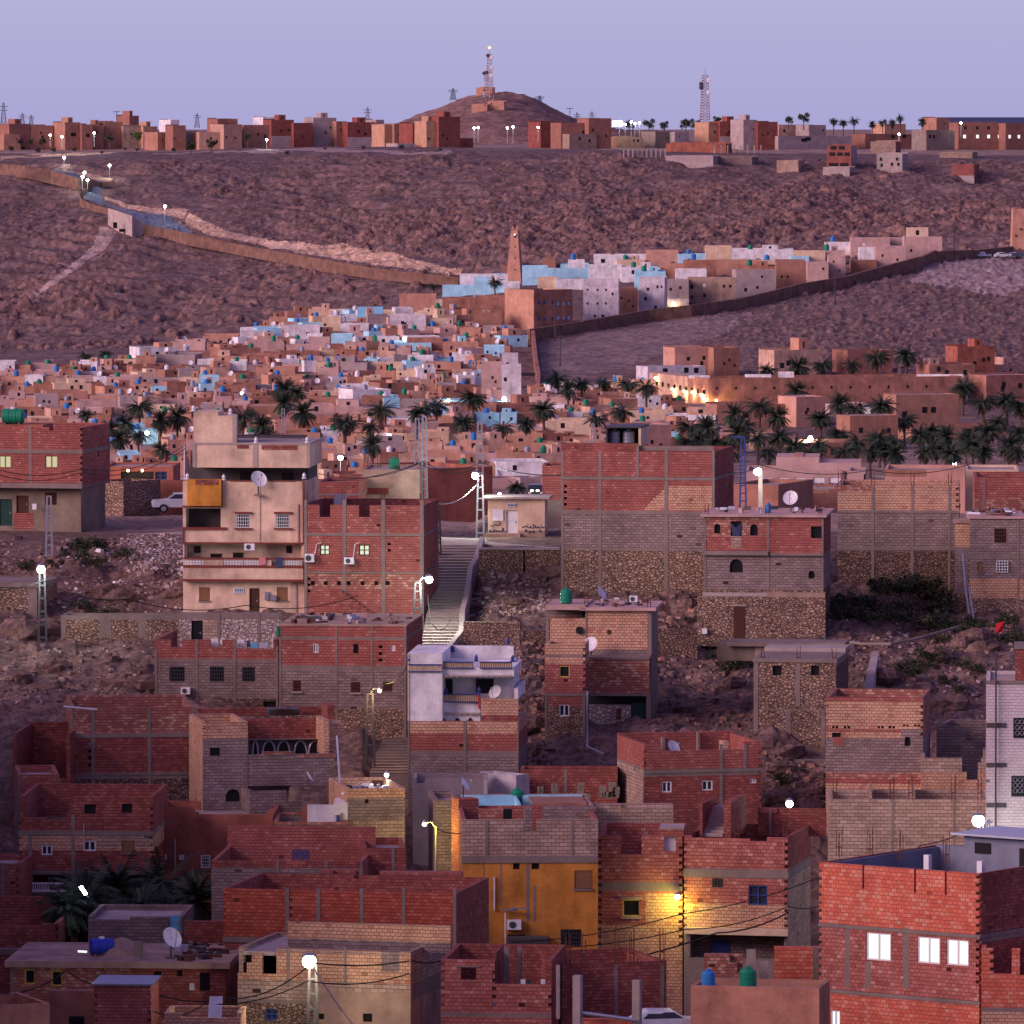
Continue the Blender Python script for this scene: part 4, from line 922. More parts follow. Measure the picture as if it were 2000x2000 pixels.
o = h.part('window', (1947, 1096, 1968, 1117, -.05, -.005, 'dark')); h.part('lattice', *[(1946 + i * 5.4, 1095, 1947.4 + i * 5.4, 1118, -.12, -.09, 'whitep') for i in range(5)], *[(1946, 1095 + i * 5.4, 1969, 1096.4 + i * 5.4, -.089, -.055, 'whitep') for i in range(5)], parent=o)
debris(h, 30, smax=.5, label='boards and scraps on the roof of the right edge block house')
h2_ = H('block_annex', 'narrow annex of cream brick over grey block with pipes, beside the right edge block house', 1865, 1895, 1021, 1205, 471.5, 4, 4, 'cream blockl1068 conc1069 block1085 stoned1160', ('slab', .1, 'sand', .12))
m = MB(); m.tube([P(1881, 1081, 470), P(1886, 1150, 469.5), P(1893, 1200, 469)], .08, 'tgrey', 7); m.tube([P(1893, 1147, 469.4), P(1902, 1210, 468.6)], .07, 'tgrey', 7); m.build('drain_pipe', h2_.rt)
# villa with arched windows and walls behind the right houses
h = H('villa', 'pinkish villa with rows of white shuttered arched windows, behind the lit square lamp post', 1456, 1645, 919, 990, 640, 3, 10, 'pinkb', ('flat', .5),
      wins=[('void', a, 932, b, 956) for a, b in ((1486, 1506), (1519, 1541), (1551, 1573), (1588, 1610), (1619, 1642))])
for a, b in ((1486, 1506), (1519, 1541), (1551, 1573), (1588, 1610), (1619, 1642)):
    o = h.part('window', (a, 932, b, 943, .1, .15, 'twhite'), (a, 943, b, 956, .12, .16, 'pinkb')); mid = (a + b) / 2
    h.part('arch', (a + 2, 944, mid - 2, 956, .05, .11, 'bluem'), (mid + 2, 944, b - 2, 956, .05, .11, 'bluem'), parent=o)
h.part('upper_wall', (1516, 893, 1600, 920, 1.2, 9, 'pinkb'), (1600, 904, 1682, 920, 1.2, 9, 'pinkb'), (1550, 891, 1568, 893, 1.2, 9, 'terra1'))
h = H('brown_house', 'salmon brown plaster house with a wide low parapet behind the cream brick building', 1728, 1885, 917, 980, 610, 4, 9, 'salmon', ('flat', .3), patch=[('brown', 1712, 917, 1810, 931)])
H('plaster_wall', 'tan and dark brown plaster wall behind the slab roof house, beside the square lamp post', 1425, 1520, 945, 1000, 560, 20, 9, 'terra2', ('flat', .3), sb='brown', cat='wall')
H('brown_house', 'low brown house with a lit cream parapet strip, behind the slab roof dish', 1520, 1636, 955, 1010, 570, 2, 8, 'terra2 ', ('flat', .2), patch=[('cream', 1555, 953, 1618, 964)])
H('pink_house', 'small pink plaster house between the villa and the cream brick wall', 1655, 1690, 920, 985, 590, 4, 7, 'pinkb', ('flat', .2), wins=[('hole', 1687, 926, 1690, 940)])
H('cream_wall_house', 'pale cream house with white roof rail near the right edge behind the brick houses', 1886, 1990, 917, 980, 620, 3, 9, 'cream2', ('flat', .2))
# ================================================================== stairs and middle row
def stairs(name, label, edges, n, dfun, k='concl'):
    """edges: rows (y, xl, xr) bottom to top of the flight in the picture"""
    ys = [q[0] for q in edges]; m = MB(); ps = []
    for i in range(n + 1):
        y = ys[0] + (ys[-1] - ys[0]) * i / n; xl = np.interp(-y, [-q for q in ys], [q[1] for q in edges]); xr = np.interp(-y, [-q for q in ys], [q[2] for q in edges])
        d = dfun(y); ps.append((P(xl, y, d), P(xr, y, d)))
    for i in range(n):
        (a, b), (c, d) = ps[i], ps[i + 1]; z0, z1 = a.z, c.z
        lo = min(z0, hnear(np.array([a.x]), np.array([a.y]))[0]) - 1.2
        m.hexa([Vector((a.x, a.y, lo)), Vector((b.x, b.y, lo)), Vector((d.x, d.y + .02, lo)), Vector((c.x, c.y + .02, lo)), Vector((a.x, a.y, z1)), Vector((b.x, b.y, z1)), Vector((d.x, d.y + .02, z1)), Vector((c.x, c.y + .02, z1))], k, skip=(0, 1, 2)); m.poly([Vector((a.x, a.y, lo)), Vector((b.x, b.y, lo)), Vector((b.x, b.y, z1)), Vector((a.x, a.y, z1))], 'conc'); m.poly([Vector((a.x, a.y - .05, z1)), Vector((b.x, b.y - .05, z1)), Vector((d.x, d.y + .02, z1)), Vector((c.x, c.y + .02, z1))], k)  # riser darker than the pale tread: light from above put into the colour
    st = solo(m, name, ps[0][0], label, 'stairs'); return st, ps
dst = lambda y: dnear(y) - 2.0
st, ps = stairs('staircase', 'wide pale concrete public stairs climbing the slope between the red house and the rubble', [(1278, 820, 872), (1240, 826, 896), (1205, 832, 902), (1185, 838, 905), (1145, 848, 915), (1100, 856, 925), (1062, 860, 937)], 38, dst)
m = MB(); pts = [(937, 1052), (925, 1092), (914, 1110), (906, 1165), (898, 1195), (896, 1235), (874, 1262), (872, 1276)]
for (x, y), (x2, y2) in zip(pts, pts[1:]):
    a, b = P(x, y + 12, dst(y + 12)), P(x2, y2 + 12, dst(y2 + 12)); w = Vector((.34, 0, 0)); up = Vector((0, 0, .55)); dn = Vector((0, 0, -1.6))
    m.hexa([b + dn, b + w + dn, a + w + dn, a + dn, b + up, b + w + up, a + w + up, a + up], 'concl')
solo(m, 'stair_wall', P(872, 1288, dst(1288)), 'kinked concrete parapet running down the right side of the wide stairs', 'wall')
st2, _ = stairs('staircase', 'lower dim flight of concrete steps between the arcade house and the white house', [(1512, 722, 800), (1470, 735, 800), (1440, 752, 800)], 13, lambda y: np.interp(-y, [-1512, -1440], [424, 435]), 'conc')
# road on the terrace
def ribbon(name, rows, hf, k, th=.12, kind='structure'):
    m = MB(); L = []
    for (x0, y0), (x1, y1) in rows: L.append((hf(x0, y0), hf(x1, y1)))
    for (a, b), (c, d) in zip(L, L[1:]): m.poly([a + Vector((0, 0, th)), c + Vector((0, 0, th)), d + Vector((0, 0, th)), b + Vector((0, 0, th))], k)
    o = m.build(name); o['kind'] = kind; return o
gn = lambda x, y: (lambda d: Vector((P(x, y, d).x, d, bz(y) * d)))(dnear(y))
def gterr(x, y, off=.06):
    d = dnear(y); p = P(x, y, d); p.z = float(hnear(np.array([p.x]), np.array([d]))[0]) + off; return p
m = MB(); pr = [(-60, 1037, 1047), (120, 1037, 1047), (358, 1033, 1040)]
for (x, a, b), (x2, a2, b2) in zip(pr, pr[1:]): 
    q = [P(x, b, 505), P(x2, b2, 505), P(x2, a2, 514), P(x, a, 514)]; m.hexa([p - Vector((0, 0, 1.5)) for p in q] + q, 'concl')
pr = [(858, 1051, 1062), (950, 1054, 1065), (1094, 1062, 1072)]
for (x, a, b), (x2, a2, b2) in zip(pr, pr[1:]):
    q = [P(x, b - 2, 494.5), P(x2, b2 - 2, 493), P(x2, a2 - 2, 501), P(x, a - 2, 502.5)]; m.hexa([p - Vector((0, 0, 1.5)) for p in q] + q, 'concl')
o = m.build('road'); o['kind'] = 'structure'
# house with laundry terrace
h = H('block_house', 'grey block house with three dark grilled windows below an open brick terrace hung with laundry', 302, 541, 1249, 1376, 443, 5, 9, 'red conc1286 block1291 stoned1363', ('flat', 1.6), notch=[(333, 356, 1264), (411, 434, 1264), (461, 543, 1267)], back=False,
      wins=[('dgrille', 331, 1302, 361, 1331), ('dgrille', 410, 1302, 438, 1331), ('dgrille', 473, 1303, 498, 1331), ('hole', 515, 1370, 539, 1381)], cols=[(302, 307, 1268), (381, 387, 1249), (455, 461, 1249), (539, 543, 1262)], sb='redd block1291')
h.ac(353, 1343, 371, 1356)
for x, q, k, lab in ((412, (412, 1247, 426, 1266), 'twhite', 'pale sheet'), (431, (430, 1249, 441, 1258), 'whitep', 'small white towel'), (463, (463, 1249, 477, 1264), 'whitep', 'white trousers'), (482, (482, 1251, 489, 1264), 'navy', 'dark shirt'), (490, (490, 1255, 503, 1266), 'bluecl', 'light blue cloth'), (506, (506, 1255, 523, 1266), 'sheet', 'striped pale blue towel')):
    m = MB(); h.pb(m, *q, .5, .53, k); a, z = h.uz(q[0], q[3], .5); solo(m, 'laundry', h.pt(a, .5, z), lab + ' drying on the brick terrace below the cream house', 'laundry', 'laundry on the line')
h.part('post', (531, 1241, 532.5, 1267, .5, .55, 'whitep'))
h2_ = H('block_wall', 'long whitish block wall with a dark doorway at the foot of the cream house', 350, 546, 1198, 1262, 454.5, 5, 1.2, 'conc stonew1209', noroof=True, cat='wall', wins=[('doordark', 374, 1212, 396, 1260)], cols=[(424, 430), (503, 508)], patch=[('blockl', 395, 1210, 424, 1250)])
# big brick house right of it
h = H('brick_house', 'wide red brick house over grey block with small windows, right of the laundry terrace', 545, 793, 1222, 1432, 435.5, 5, 10, 'red conc1243 red1249 conc1299 block1309 stone1383', ('slab', .05, 'sand', .1),
      wins=[('white', 611, 1257, 622, 1275), ('hole', 690, 1258, 700, 1276), ('white', 764, 1260, 772, 1272), ('brown', 572, 1329, 588, 1350), ('brown', 685, 1332, 704, 1352), ('brown', 748, 1332, 767, 1350)], cols=[(545, 549), (655, 659), (724, 728), (789, 793.5)], teeth=[(743, 1250, 1295)])
h.part('sill', (569, 1351, 590, 1354, -.15, -.01, 'concl'), (684, 1353, 705, 1356, -.15, -.01, 'concl'))
h.part('parapet', (650, 1213, 792, 1222, 8.5, 8.8, 'redd'), (568, 1218, 650, 1221, 5, 7, 'sheet')); debris(h, 45, smax=.6, label='rubble, planks and rags on the roof of the wide brick house')
h.part('awning', (540, 1224, 544.5, 1242, -.1, .1, 'tgreen'))
# white house
h = H('white_house', 'white plastered house with blue trimmed balustrades and scalloped awnings on a brick and block base', 796, 1012, 1408, 1532, 420, 4, 8, 'cream red1432 conc1466 block1474', ('flat', .05, 'concl'), cols=[(796, 800), (905, 911), (1010, 1012.5)])
m = MB(); h.pb(m, 797, 1276, 864, 1408, .0, 7.0, 'white'); h.pb(m, 864.3, 1304, 1004, 1321, .3, 7.0, 'white'); h.pb(m, 864.3, 1321, 1004, 1372, 2.3, 7.0, 'white')
h.pb(m, 864.3, 1370, 938, 1408.5, .9, 2.29, 'white'); h.pb(m, 864.3, 1290, 1004, 1304, 4.5, 6.9, 'white'); h.pb(m, 880, 1262, 1003, 1292, 6.5, 6.98, 'white'); m.build('upper_wall', h.rt)
m = MB(); 
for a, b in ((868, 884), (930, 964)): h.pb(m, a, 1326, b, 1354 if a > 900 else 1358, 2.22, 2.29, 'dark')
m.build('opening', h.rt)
m = MB()
for a, b, y0, y1, ww in ((797, 863, 1299, 1311, -.06), (865, 924, 1294, 1304, .2), (936, 1000, 1294, 1304, .2), (866, 938, 1357, 1370, .75)):
    h.pb(m, a, y0 - 1.6, b, y0, ww - .06, ww + .1, 'bluem'); h.pb(m, a, y1, b, y1 + 1.5, ww - .06, ww + .1, 'bluem'); n = int((b - a) / 3.4)
    for i in range(n): h.pb(m, a + (b - a) * i / n, y0, a + (b - a) * i / n + 1.9, y1, ww, ww + .06, 'cream2')
    h.pb(m, a, y0, b, y1, ww + .065, ww + .12, 'maroon' if False else 'wood')
m.build('balustrade', h.rt)
m = MB()
for y, a, b, ww in ((1321, 865, 1000, .2), (1394, 868, 937, .8)):
    n = int((b - a) / 11)
    for i in range(n):
        x0, x1 = a + (b - a) * i / n, a + (b - a) * (i + 1) / n
        h.pb(m, x0, y - 2, x1, y, ww - .12, ww, 'concl'); h.pb(m, x0 + 2, y, x1 - 2, y + 1.8, ww - .11, ww - .01, 'concl')
m.build('awning', h.rt)
m = MB()
for x in (866, 893, 918):
    a, z = h.uz(x - 6, 1408, .85); c, z1 = h.uz(x + 6, 1401, .85); m.poly([h.pt(a, .84, z), h.pt(c, .84, z), h.pt((a + c) / 2, .84, z1)], 'dark')
m.build('arch', h.rt)
h.part('terrace_wall', (940, 1365, 1012, 1408.3, .02, .25, 'cream'), (940, 1397, 1012, 1408.4, .015, .02, 'redd')); h.part('side_parapet', (1004.3, 1345, 1012, 1366, .3, 6.5, 'white'))
h.part('pilaster', (796, 1276, 799, 1408, -.05, -.005, 'cream2'))
m = MB()
for x, y, ww in ((797, 1290, .05), (884, 1273, 6.4), (992, 1258, 6.5), (1001, 1293, .3), (861, 1293, .3), (930, 1292, .3), (871, 1355, .8), (936, 1355, .8)):
    a, z = h.uz(x, y, ww); m.lathe(h.pt(a, ww, z), [(.14, 0), (.14, .08), (.07, .12), (.12, .22), (.02, .42)], 'bluem', 8)
m.build('finial', h.rt)
m = MB(); h.pb(m, 934, 1358, 938, 1385, .55, .6, 'redc'); a, z = h.uz(934, 1385, .55); solo(m, 'hanging_cloth', h.pt(a, .55, z), 'narrow red cloth hanging on the balcony of the white house', 'laundry', 'cloths drying')
dish(h.pt(h.uz(968, 1372, 1.0)[0], 1.0, h.uz(968, 1378, 1)[1]), 'white dish half hidden behind the brick terrace wall of the white house', .95, -.9)
# green tank house in the centre
h = H('brick_house', 'half built cream brick house with a green roof tank, on the central slope', 1143, 1272, 1192, 1446, 437, 5, 6, 'cream block1268 conc1281 mix1288 red1312 conc1355', ('slab', .3, 'pinkb', .2), wins=[('brown', 1186, 1230, 1194, 1239), ('void', 1147, 1359, 1262, 1376)], cols=[(1143, 1147), (1265, 1272.5)], beams=[(1354, 1359)], sb='conc')
h.part('wing', (1070, 1208, 1143, 1270, .0, 5.5, 'cream'), (1066, 1190, 1072, 1270, -.05, .02, 'conc'), (1074, 1191, 1138, 1208, 1.5, 5, 'block')); h.part('roof_slab', (1066, 1183, 1143, 1191, -.3, 6, 'pinkb'))
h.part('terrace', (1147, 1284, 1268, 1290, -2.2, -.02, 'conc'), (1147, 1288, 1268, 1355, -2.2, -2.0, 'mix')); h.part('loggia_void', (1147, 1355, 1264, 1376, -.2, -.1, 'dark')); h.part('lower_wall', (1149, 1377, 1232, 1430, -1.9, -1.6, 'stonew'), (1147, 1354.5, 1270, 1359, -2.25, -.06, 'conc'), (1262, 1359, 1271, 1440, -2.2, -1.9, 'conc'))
h.part('door', (1233, 1373, 1262, 1420, -1.7, -1.6, 'greenm')); o = h.part('window', (1204, 1384, 1213, 1405, -1.98, -1.91, 'rust'))
# projecting left block
h3 = H('brick_annex', 'narrow brick annex with toothed corners and stone foot, left half of the green tank house', 1064, 1143, 1258, 1446, 431, 5, 3, 'cream conc1279 cream1284 red1297 conc1355 red1360 stone1380', ('flat', .5), wins=[('yel', 1092, 1300, 1113, 1323), ('white', 1092, 1376, 1112, 1399)], teeth=[(1065, 1262, 1352), (1142, 1262, 1352)], cols=[(1064, 1069, 1356), (1138, 1143, 1356)], beams=[(1354, 1359)])
m = MB(); m.tube([P(1147, 1350, 428.5), P(1147, 1458, 428.5), P(1178, 1472, 426)], .07, 'sheet', 7); m.build('drain_pipe', h3.rt)
TK['tgreen'].put(h.pt(h.uz(1106, 1190, 1.5)[0], 1.5, h.uz(1106, 1178, 1.5)[1]), 'green upright water tank on the roof of the central cream brick house', .74)
dish(h.pt(h.uz(1173, 1186, 1)[0], 1.0, h.zr), 'tilted white dish on the roof slab of the central cream brick house', .95, .8)
dish(h.pt(h.uz(1154, 1290, -1)[0], -1.2, h.uz(1154, 1288, -1.2)[1]), 'white dish on the lower terrace of the central cream brick house', 1.1, -.7)
h.ac(1229, 1164, 1245, 1176, 'air conditioner standing on the roof'); debris(h, 22, smax=.4, label='boards and pipes on the roof of the central cream brick house'); rebar(h, [1145, 1268], .3, 1.0, h.zr)
m = MB(); m.lathe(h.pt(h.uz(1132, 1231, -.1)[0], -.1, h.uz(1132, 1231)[1]), [(.16, -.06), (.24, -.06), (.24, .06), (.16, .06)], 'rubber', 14, 'y'); a, z = h.uz(1132, 1237); solo(m, 'tyre', h.pt(a, -.1, z), 'black tyre hung on the cream brick wall under the green tank', 'tyre')
# stone house right
h = H('stone_house', 'low rough stone house with concrete slab roof and two small windows, on the right slope', 1472, 1633, 1293, 1456, 430.5, 8, 8, 'stone conc1384 stone1387', ('slab', .06, 'conc', .22), wins=[('hole', 1509, 1300, 1527, 1319), ('hole', 1584, 1300, 1600, 1319)], cols=[(1472, 1481), (1554, 1563, 1298, 1380), (1535, 1545, 1388), (1604, 1612, 1388)], sb='conc stoned1300')
m = MB(); h.pb(m, 1420, 1256, 1650, 1262, 9, 12, 'conc'); h.pb(m, 1400, 1257, 1485, 1290, 9.5, 12, 'render'); h.pb(m, 1475, 1262, 1650, 1284, 9.4, 12, 'concl'); h.bx(m, 0, h.L, 6, 9.4, h.zt + .22, h.zt + .45, 'concl'); m.build('platform', h.rt); rebar(h, [1490, 1560, 1630], .6, .9, h.zt)
H('retaining_wall', 'thin concrete retaining wall strip below the rough stone house', 1488, 1622, 1484, 1507, 427, 1, .6, 'conc', noroof=True, cat='wall', t=.15)
# open topped brick house
h = H('brick_house', 'open topped red brick house with a white dish and a pinkish lit left side', 1258, 1487, 1453, 1578, 412, -13, 6.5, 'red conc1504 redd1517', ('open', 2.6, 'conc'), notch=[(1291, 1452, 1467)],
      wins=[('white', 1293, 1526, 1312, 1548), ('white', 1371, 1524, 1392, 1544), ('white', 1465, 1521, 1477, 1530)], cols=[(1406, 1412), (1452, 1458, 1453, 1504)], beams=[(1504, 1511)], teeth=[(1260, 1458, 1570), (1486, 1456, 1570)], sb='red conc1500 blockl1504', ht=.1)
dish(h.pt(h.uz(1314, 1470, .9)[0], .9, h.uz(1314, 1473, .9)[1] - .5), 'white dish inside the open topped red brick house', 1.05, .5)
dish(h.pt(h.uz(1428, 1470, 2.5)[0], 2.5, h.uz(1428, 1476, 2.5)[1] - .8), 'small white dish in the back corner of the open topped brick house', .75, .9)
h.part('column', (1363, 1430, 1367, 1490, 5.8, 6.2, 'conc'), (1293, 1440, 1299, 1490, 5.9, 6.2, 'conc'), (1413, 1448, 1424, 1470, .5, 1.5, 'cream'))
H('brick_wall', 'long dark red brick yard wall left of the open topped brick house', 1016, 1206, 1503, 1560, 416, 2, 2.5, 'redd', noroof=True, cat='wall', cols=[(1102, 1108)])
m = MB()
for x, y, hh in ((1052, 1550, 2), (1080, 1552, 3), (1131, 1550, 3), (1145, 1558, 1), (1174, 1556, 3), (1192, 1556, 4), (1200, 1558, 3), (1185, 1560, 2)):
    for i in range(hh):
        for j in (0, 1): m.box(P(x + j * 6.5, y, 410.5) + Vector((R.uniform(-.03, .03), 0, i * .21)), .2, .4, .2, 'render')
o = m.build('block_stack'); tag(o, 'grey hollow blocks stacked at the foot of the dark red yard wall', 'blocks', kind='stuff')
# tall brick and block house on the right
h = H('brick_house', 'tall ragged house of cream brick over grey block with a tiny arched window, right side', 1613, 1803, 1361, 1560, 415, 7, 6.5, 'red cream1369 red1424 cream1428 block1441 mix1508 red1520 cream1530', ('flat', .5),
      wins=[('arch', 1767, 1439, 1778, 1457), ('hole', 1625, 1431, 1642, 1440)] + [('hole', x, 1418, x + 5, 1422.5) for x in (1625, 1632, 1648, 1655, 1714, 1721, 1736, 1743)] + [('hole', x, 1415, x + 5, 1419) for x in (1763, 1770, 1785, 1792)],
      patch=[('red', 1627, 1440, 1648, 1456), ('block', 1760, 1424, 1803, 1442)], teeth=[(1614, 1364, 1440), (1802, 1364, 1440)], sb='mix block1440')
h = H('block_house', 'unfinished stepped grey block wing beside the tall ragged brick house', 1799, 1930, 1480, 1560, 411, 3, 7, 'blockl cream1508', ('open', 2.0), notch=[(1879, 1888, 1508), (1888, 1910, 1523), (1910, 1916, 1490)], back=False)
H('block_wall', 'dark grey block wall rising behind the stepped wing on the right', 1829, 1930, 1418, 1540, 420, 12, 5, 'block', noroof=True, cat='wall', notch=[(1885, 1932, 1446)])
h = H('block_building', 'wide bare block building with open roof rooms and rebar, left of the pale tiled building', 1619, 1926, 1561, 1700, 403, 2, 6, 'blockl', ('open', 2.4), cols=[(1741, 1746), (1861, 1866)])
m = MB()
for a, b in ((1782, 1788), (1700, 1703)): h.pb(m, a, 1545, b, 1575, .3, 5.7, 'blockl')
m.build('partition', h.rt); rebar(h, [1632, 1744, 1780, 1864, 1915], .1, 1.6)
# pale tiled building at the right edge
h = H('tiled_building', 'tall pale pinkish tiled building with black ornamental grilles, at the right edge', 1926, 2110, 1334, 1700, 394, 4, 9, 'tile', ('flat', .15), wins=[('dgrille', 1979, 1402, 2013, 1442), ('dgrille', 1975, 1515, 2012, 1556)])
h.part('trim', (1926.3, 1412, 1965, 1421, -.06, -.005, 'dkplas'), (1926.3, 1490, 1965, 1498, -.06, -.005, 'dkplas'), (1926.3, 1568, 1965, 1577, -.06, -.005, 'dkplas'), (1926, 1331, 2110, 1335, -.1, .2, 'conc'))
h.part('stair_head', (1983, 1268, 2100, 1333, 2.0, 6, 'redd'), (1981, 1264, 2100, 1268, 1.9, 6.1, 'conc'))
m = MB(); a, z0 = h.uz(1944, 1690, -.2); _, z1 = h.uz(1944, 1270, -.2); m.tube([h.pt(a, -.2, z0), h.pt(a, -.2, z1)], .05, 'metald', 6); m.build('pipe', h.rt)
m = MB()
for (x0, y0, x1, y1) in ((1979, 1402, 2013, 1442), (1975, 1515, 2012, 1556)):
    for i in range(3):
        for j in range(3):
            a, z = h.uz(x0 + 8 + i * 9, y0 + 8 + j * 11, -.04); c = h.pt(a, -.05, z)
            m.tube([c + Vector((.12 * math.cos(t * math.pi / 4), 0, .12 * math.sin(t * math.pi / 4))) for t in range(9)], .018, 'metal', 4)
m.build('ornament', h.rt)
# ================================================================== lower rows
# left: brick house, arcade house and dark neighbours
h = H('brick_house', 'dark red brick house with grey columns and slab band, below the left slope', 140, 378, 1383, 1550, 417, -6, 8, 'mix conc1433 redd1442 conc1510 stoned1522', ('open', 2.2), cols=[(140, 144), (178, 185), (288, 295), (374, 378.5)], beams=[(1433, 1441), (1510, 1515)], teeth=[(176, 1445, 1500)], ht=.12)
m = MB(); m.tube([P(124, 1380, 416.5), P(190, 1386, 416)], .06, 'sheet', 6); solo(m, 'pipe', P(124, 1380, 416.5), 'pale pipe lying across the parapet of the dark red brick house', 'pipe')
h = H('arcade_house', 'block house with a cream topped tower and a row of white edged pointed arches', 396, 484, 1411, 1650, 404, -10, 6, 'cream conc1443 block1448', ('open', 2.2), wins=[('hole', 410, 1460, 430, 1477), ('arch', 441, 1541, 469, 1566)], teeth=[(397, 1414, 1445)], sb='cream')
m = MB(); h.pb(m, 484.3, 1402, 634, 1444, 3.2, 3.5, 'redd'); h.pb(m, 486, 1472, 652, 1535, -.1, .2, 'block'); h.pb(m, 513, 1468, 572, 1474, -.12, .22, 'mix'); h.pb(m, 580, 1472, 656, 1480, -.12, .21, 'mix'); h.pb(m, 632, 1406, 643, 1476, .3, 3.2, 'cream'); h.pb(m, 643, 1413, 672, 1438, 1.0, 3, 'cream'); h.pb(m, 384, 1380, 652, 1400, 7.5, 7.8, 'redd'); h.pb(m, 640, 1378, 654, 1412, 5, 7.5, 'redd'); m.build('rear_wall', h.rt)
m = MB(); h.pb(m, 486, 1444, 634, 1475, 2.9, 3.1, 'dkplas'); h.pb(m, 486, 1443, 634, 1446, 2.5, 3.2, 'conc'); m.build('arcade', h.rt)
for x0, x1 in ((493, 504), (512, 538), (541, 567), (574, 600), (602, 628)):
    m = MB(); pts = []
    for i in range(11):
        t = i / 10; x = x0 + (x1 - x0) * t; y = 1474 - 27 * (1 - abs(2 * t - 1) ** 2.2) ** .6; a, z = h.uz(x, y, 2.85); pts.append(h.pt(a, 2.85, z))
    base = [h.pt(h.uz(x1, 1477, 2.88)[0], 2.88, h.uz(x1, 1477, 2.88)[1]), h.pt(h.uz(x0, 1477, 2.88)[0], 2.88, h.uz(x0, 1477, 2.88)[1])]
    m.poly([p + h.W * .03 for p in pts] + base, 'dark'); m.tube(pts, .05, 'sheet', 5); m.build('arch', h.rt)
m = MB(); h.pb(m, 525, 1385, 585, 1397, 6.0, 7.2, 'metald')
for i in range(9): h.pb(m, 522 + R.uniform(0, 20), 1384 + i * 1.4, 580 + R.uniform(-20, 8), 1385.2 + i * 1.4, 5.9 - i * .05, 6.0 - i * .05, 'woodd')
a, z = h.uz(525, 1397, 6); solo(m, 'timber_pile', h.pt(a, 6, z), 'pile of dark boards on the roof behind the pointed arches', 'timber')
m = MB(); m.tube([P(658, 1437, 401), P(664, 1530, 400)], .06, 'sheet', 6); m.build('drain_pipe', h.rt)
h = H('ruined_house', 'dark roofless brick house at the far left below the slope', 25, 137, 1432, 1580, 415, 4, 7, 'redd', ('open', 4), notch=[(32, 130, 1520)], back=True, ht=0.1)
h = H('block_house', 'narrow house of brick over grey block framed by pale columns, far left', 36, 115, 1513, 1640, 401, -6, 6, 'red block1547', ('flat', .4), cols=[(36, 40), (113, 116)])
# left mid brick house with white balustrade
h = H('brick_house', 'brown brick house with white window frames and a white balustrade loggia at the lower left', 37, 298, 1556, 1745, 391, 3, 8, 'redd conc1622 cream1632 redd1660 conc1702', ('open', 2.0), notch=[(36, 92, 1597), (92, 132, 1601), (132, 142, 1585)], teeth=[(38, 1600, 1700), (297, 1562, 1700)],
      wins=[('hole', 165, 1571, 187, 1590), ('hole', 238, 1570, 258, 1588), ('white', 81, 1651, 102, 1670), ('white', 163, 1642, 187, 1662), ('shut', 238, 1642, 263, 1665), ('void', 63, 1709, 140, 1745), ('void', 150, 1709, 290, 1745)], cols=[(55, 62, 1632), (139, 146, 1590)], beams=[(1622, 1631), (1700, 1705)], patch=[('blockl', 190, 1632, 297, 1654)])
h.part('inner_wall', (60, 1705, 297, 1745, 2.0, 2.2, 'maroon')); m = MB()
h.pb(m, 63, 1724, 139, 1727, .0, .12, 'whitep'); h.pb(m, 63, 1738, 139, 1742, .0, .12, 'whitep'); h.pb(m, 96, 1727, 106, 1738, .02, .1, 'maroon')
for i in range(18):
    x = 64 + i * 4.2
    if not 94 < x < 106: h.pb(m, x, 1727, x + 1.8, 1738, .03, .1, 'whitep')
m.build('balustrade', h.rt); h.part('loggia_front', (63, 1742, 139, 1790, .0, .15, 'redplas')); m = MB(); h.pb(m, 163, 1608, 164.3, 1643, -.1, -.04, 'sheet'); m.build('pipe', h.rt)
# dark red plaster house
h = H('plaster_house', 'plain dark red plastered house with an upturned parapet corner and small grilled windows', 298, 533, 1590, 1740, 397, 2, 8, 'redplas ochre2 1706'.replace(' 1706', '1706'), ('flat', .5), wins=[('white', 316, 1669, 326, 1679), ('white', 350, 1669, 360, 1679), ('grille', 392, 1670, 411, 1695)])
h.part('parapet', (298, 1577, 376, 1590.5, 0, .22, 'redplas'), (376, 1581, 381, 1590.5, 0, .22, 'redplas'), (381, 1586, 388, 1590.5, 0, .22, 'redplas'), (520, 1586, 533, 1590.5, 0, .22, 'redplas'), (526, 1580, 533, 1586.5, 0, .22, 'redplas'))
m = MB(); h.pb(m, 341, 1639, 342.6, 1706, -.1, -.03, 'sheet'); m.build('pipe', h.rt)
H('block_wall', 'dark block walls and stepped brick wing behind the dark red plastered house', 488, 590, 1545, 1650, 402, -14, 5, 'block', ('open', 2), cat='wall', notch=[(560, 592, 1566)])
# small cream block house lit yellow
h = H('block_house', 'small cream block house with roof junk, right edge lit yellow by the alley lamp', 679, 791, 1541, 1720, 396, -10, 7, 'cream block1560 blockl1602', ('flat', .45), wins=[('hole', 712, 1561, 720, 1569)], sb='cream')
debris(h, 40, smax=.6, cols=('woodd', 'sheet', 'bluem', 'rust', 'metald', 'twhite'), label='blue and pale junk piled on the roof of the small cream block house')
h = H('block_house', 'long low block house front with a small white walled yard behind it', 534, 680, 1606, 1720, 394.5, 0, 6, 'mix block1612', ('open', 1.6), wins=[('yel', 587, 1618, 599, 1626), ('hole', 641, 1614, 647, 1622)])
h.part('yard_wall', (600, 1572, 653, 1610, 4.5, 4.7, 'white'), (652, 1568, 679, 1614, 1.5, 4.4, 'white'), (589, 1575, 640, 1606, 5.0, 5.4, 'redplas')); m = MB(); h.pb(m, 657, 1592, 662, 1606, 1.4, 1.49, 'bluem'); h.pb(m, 665, 1588, 669, 1606, 1.4, 1.49, 'brown'); m.build('arch', h.rt)
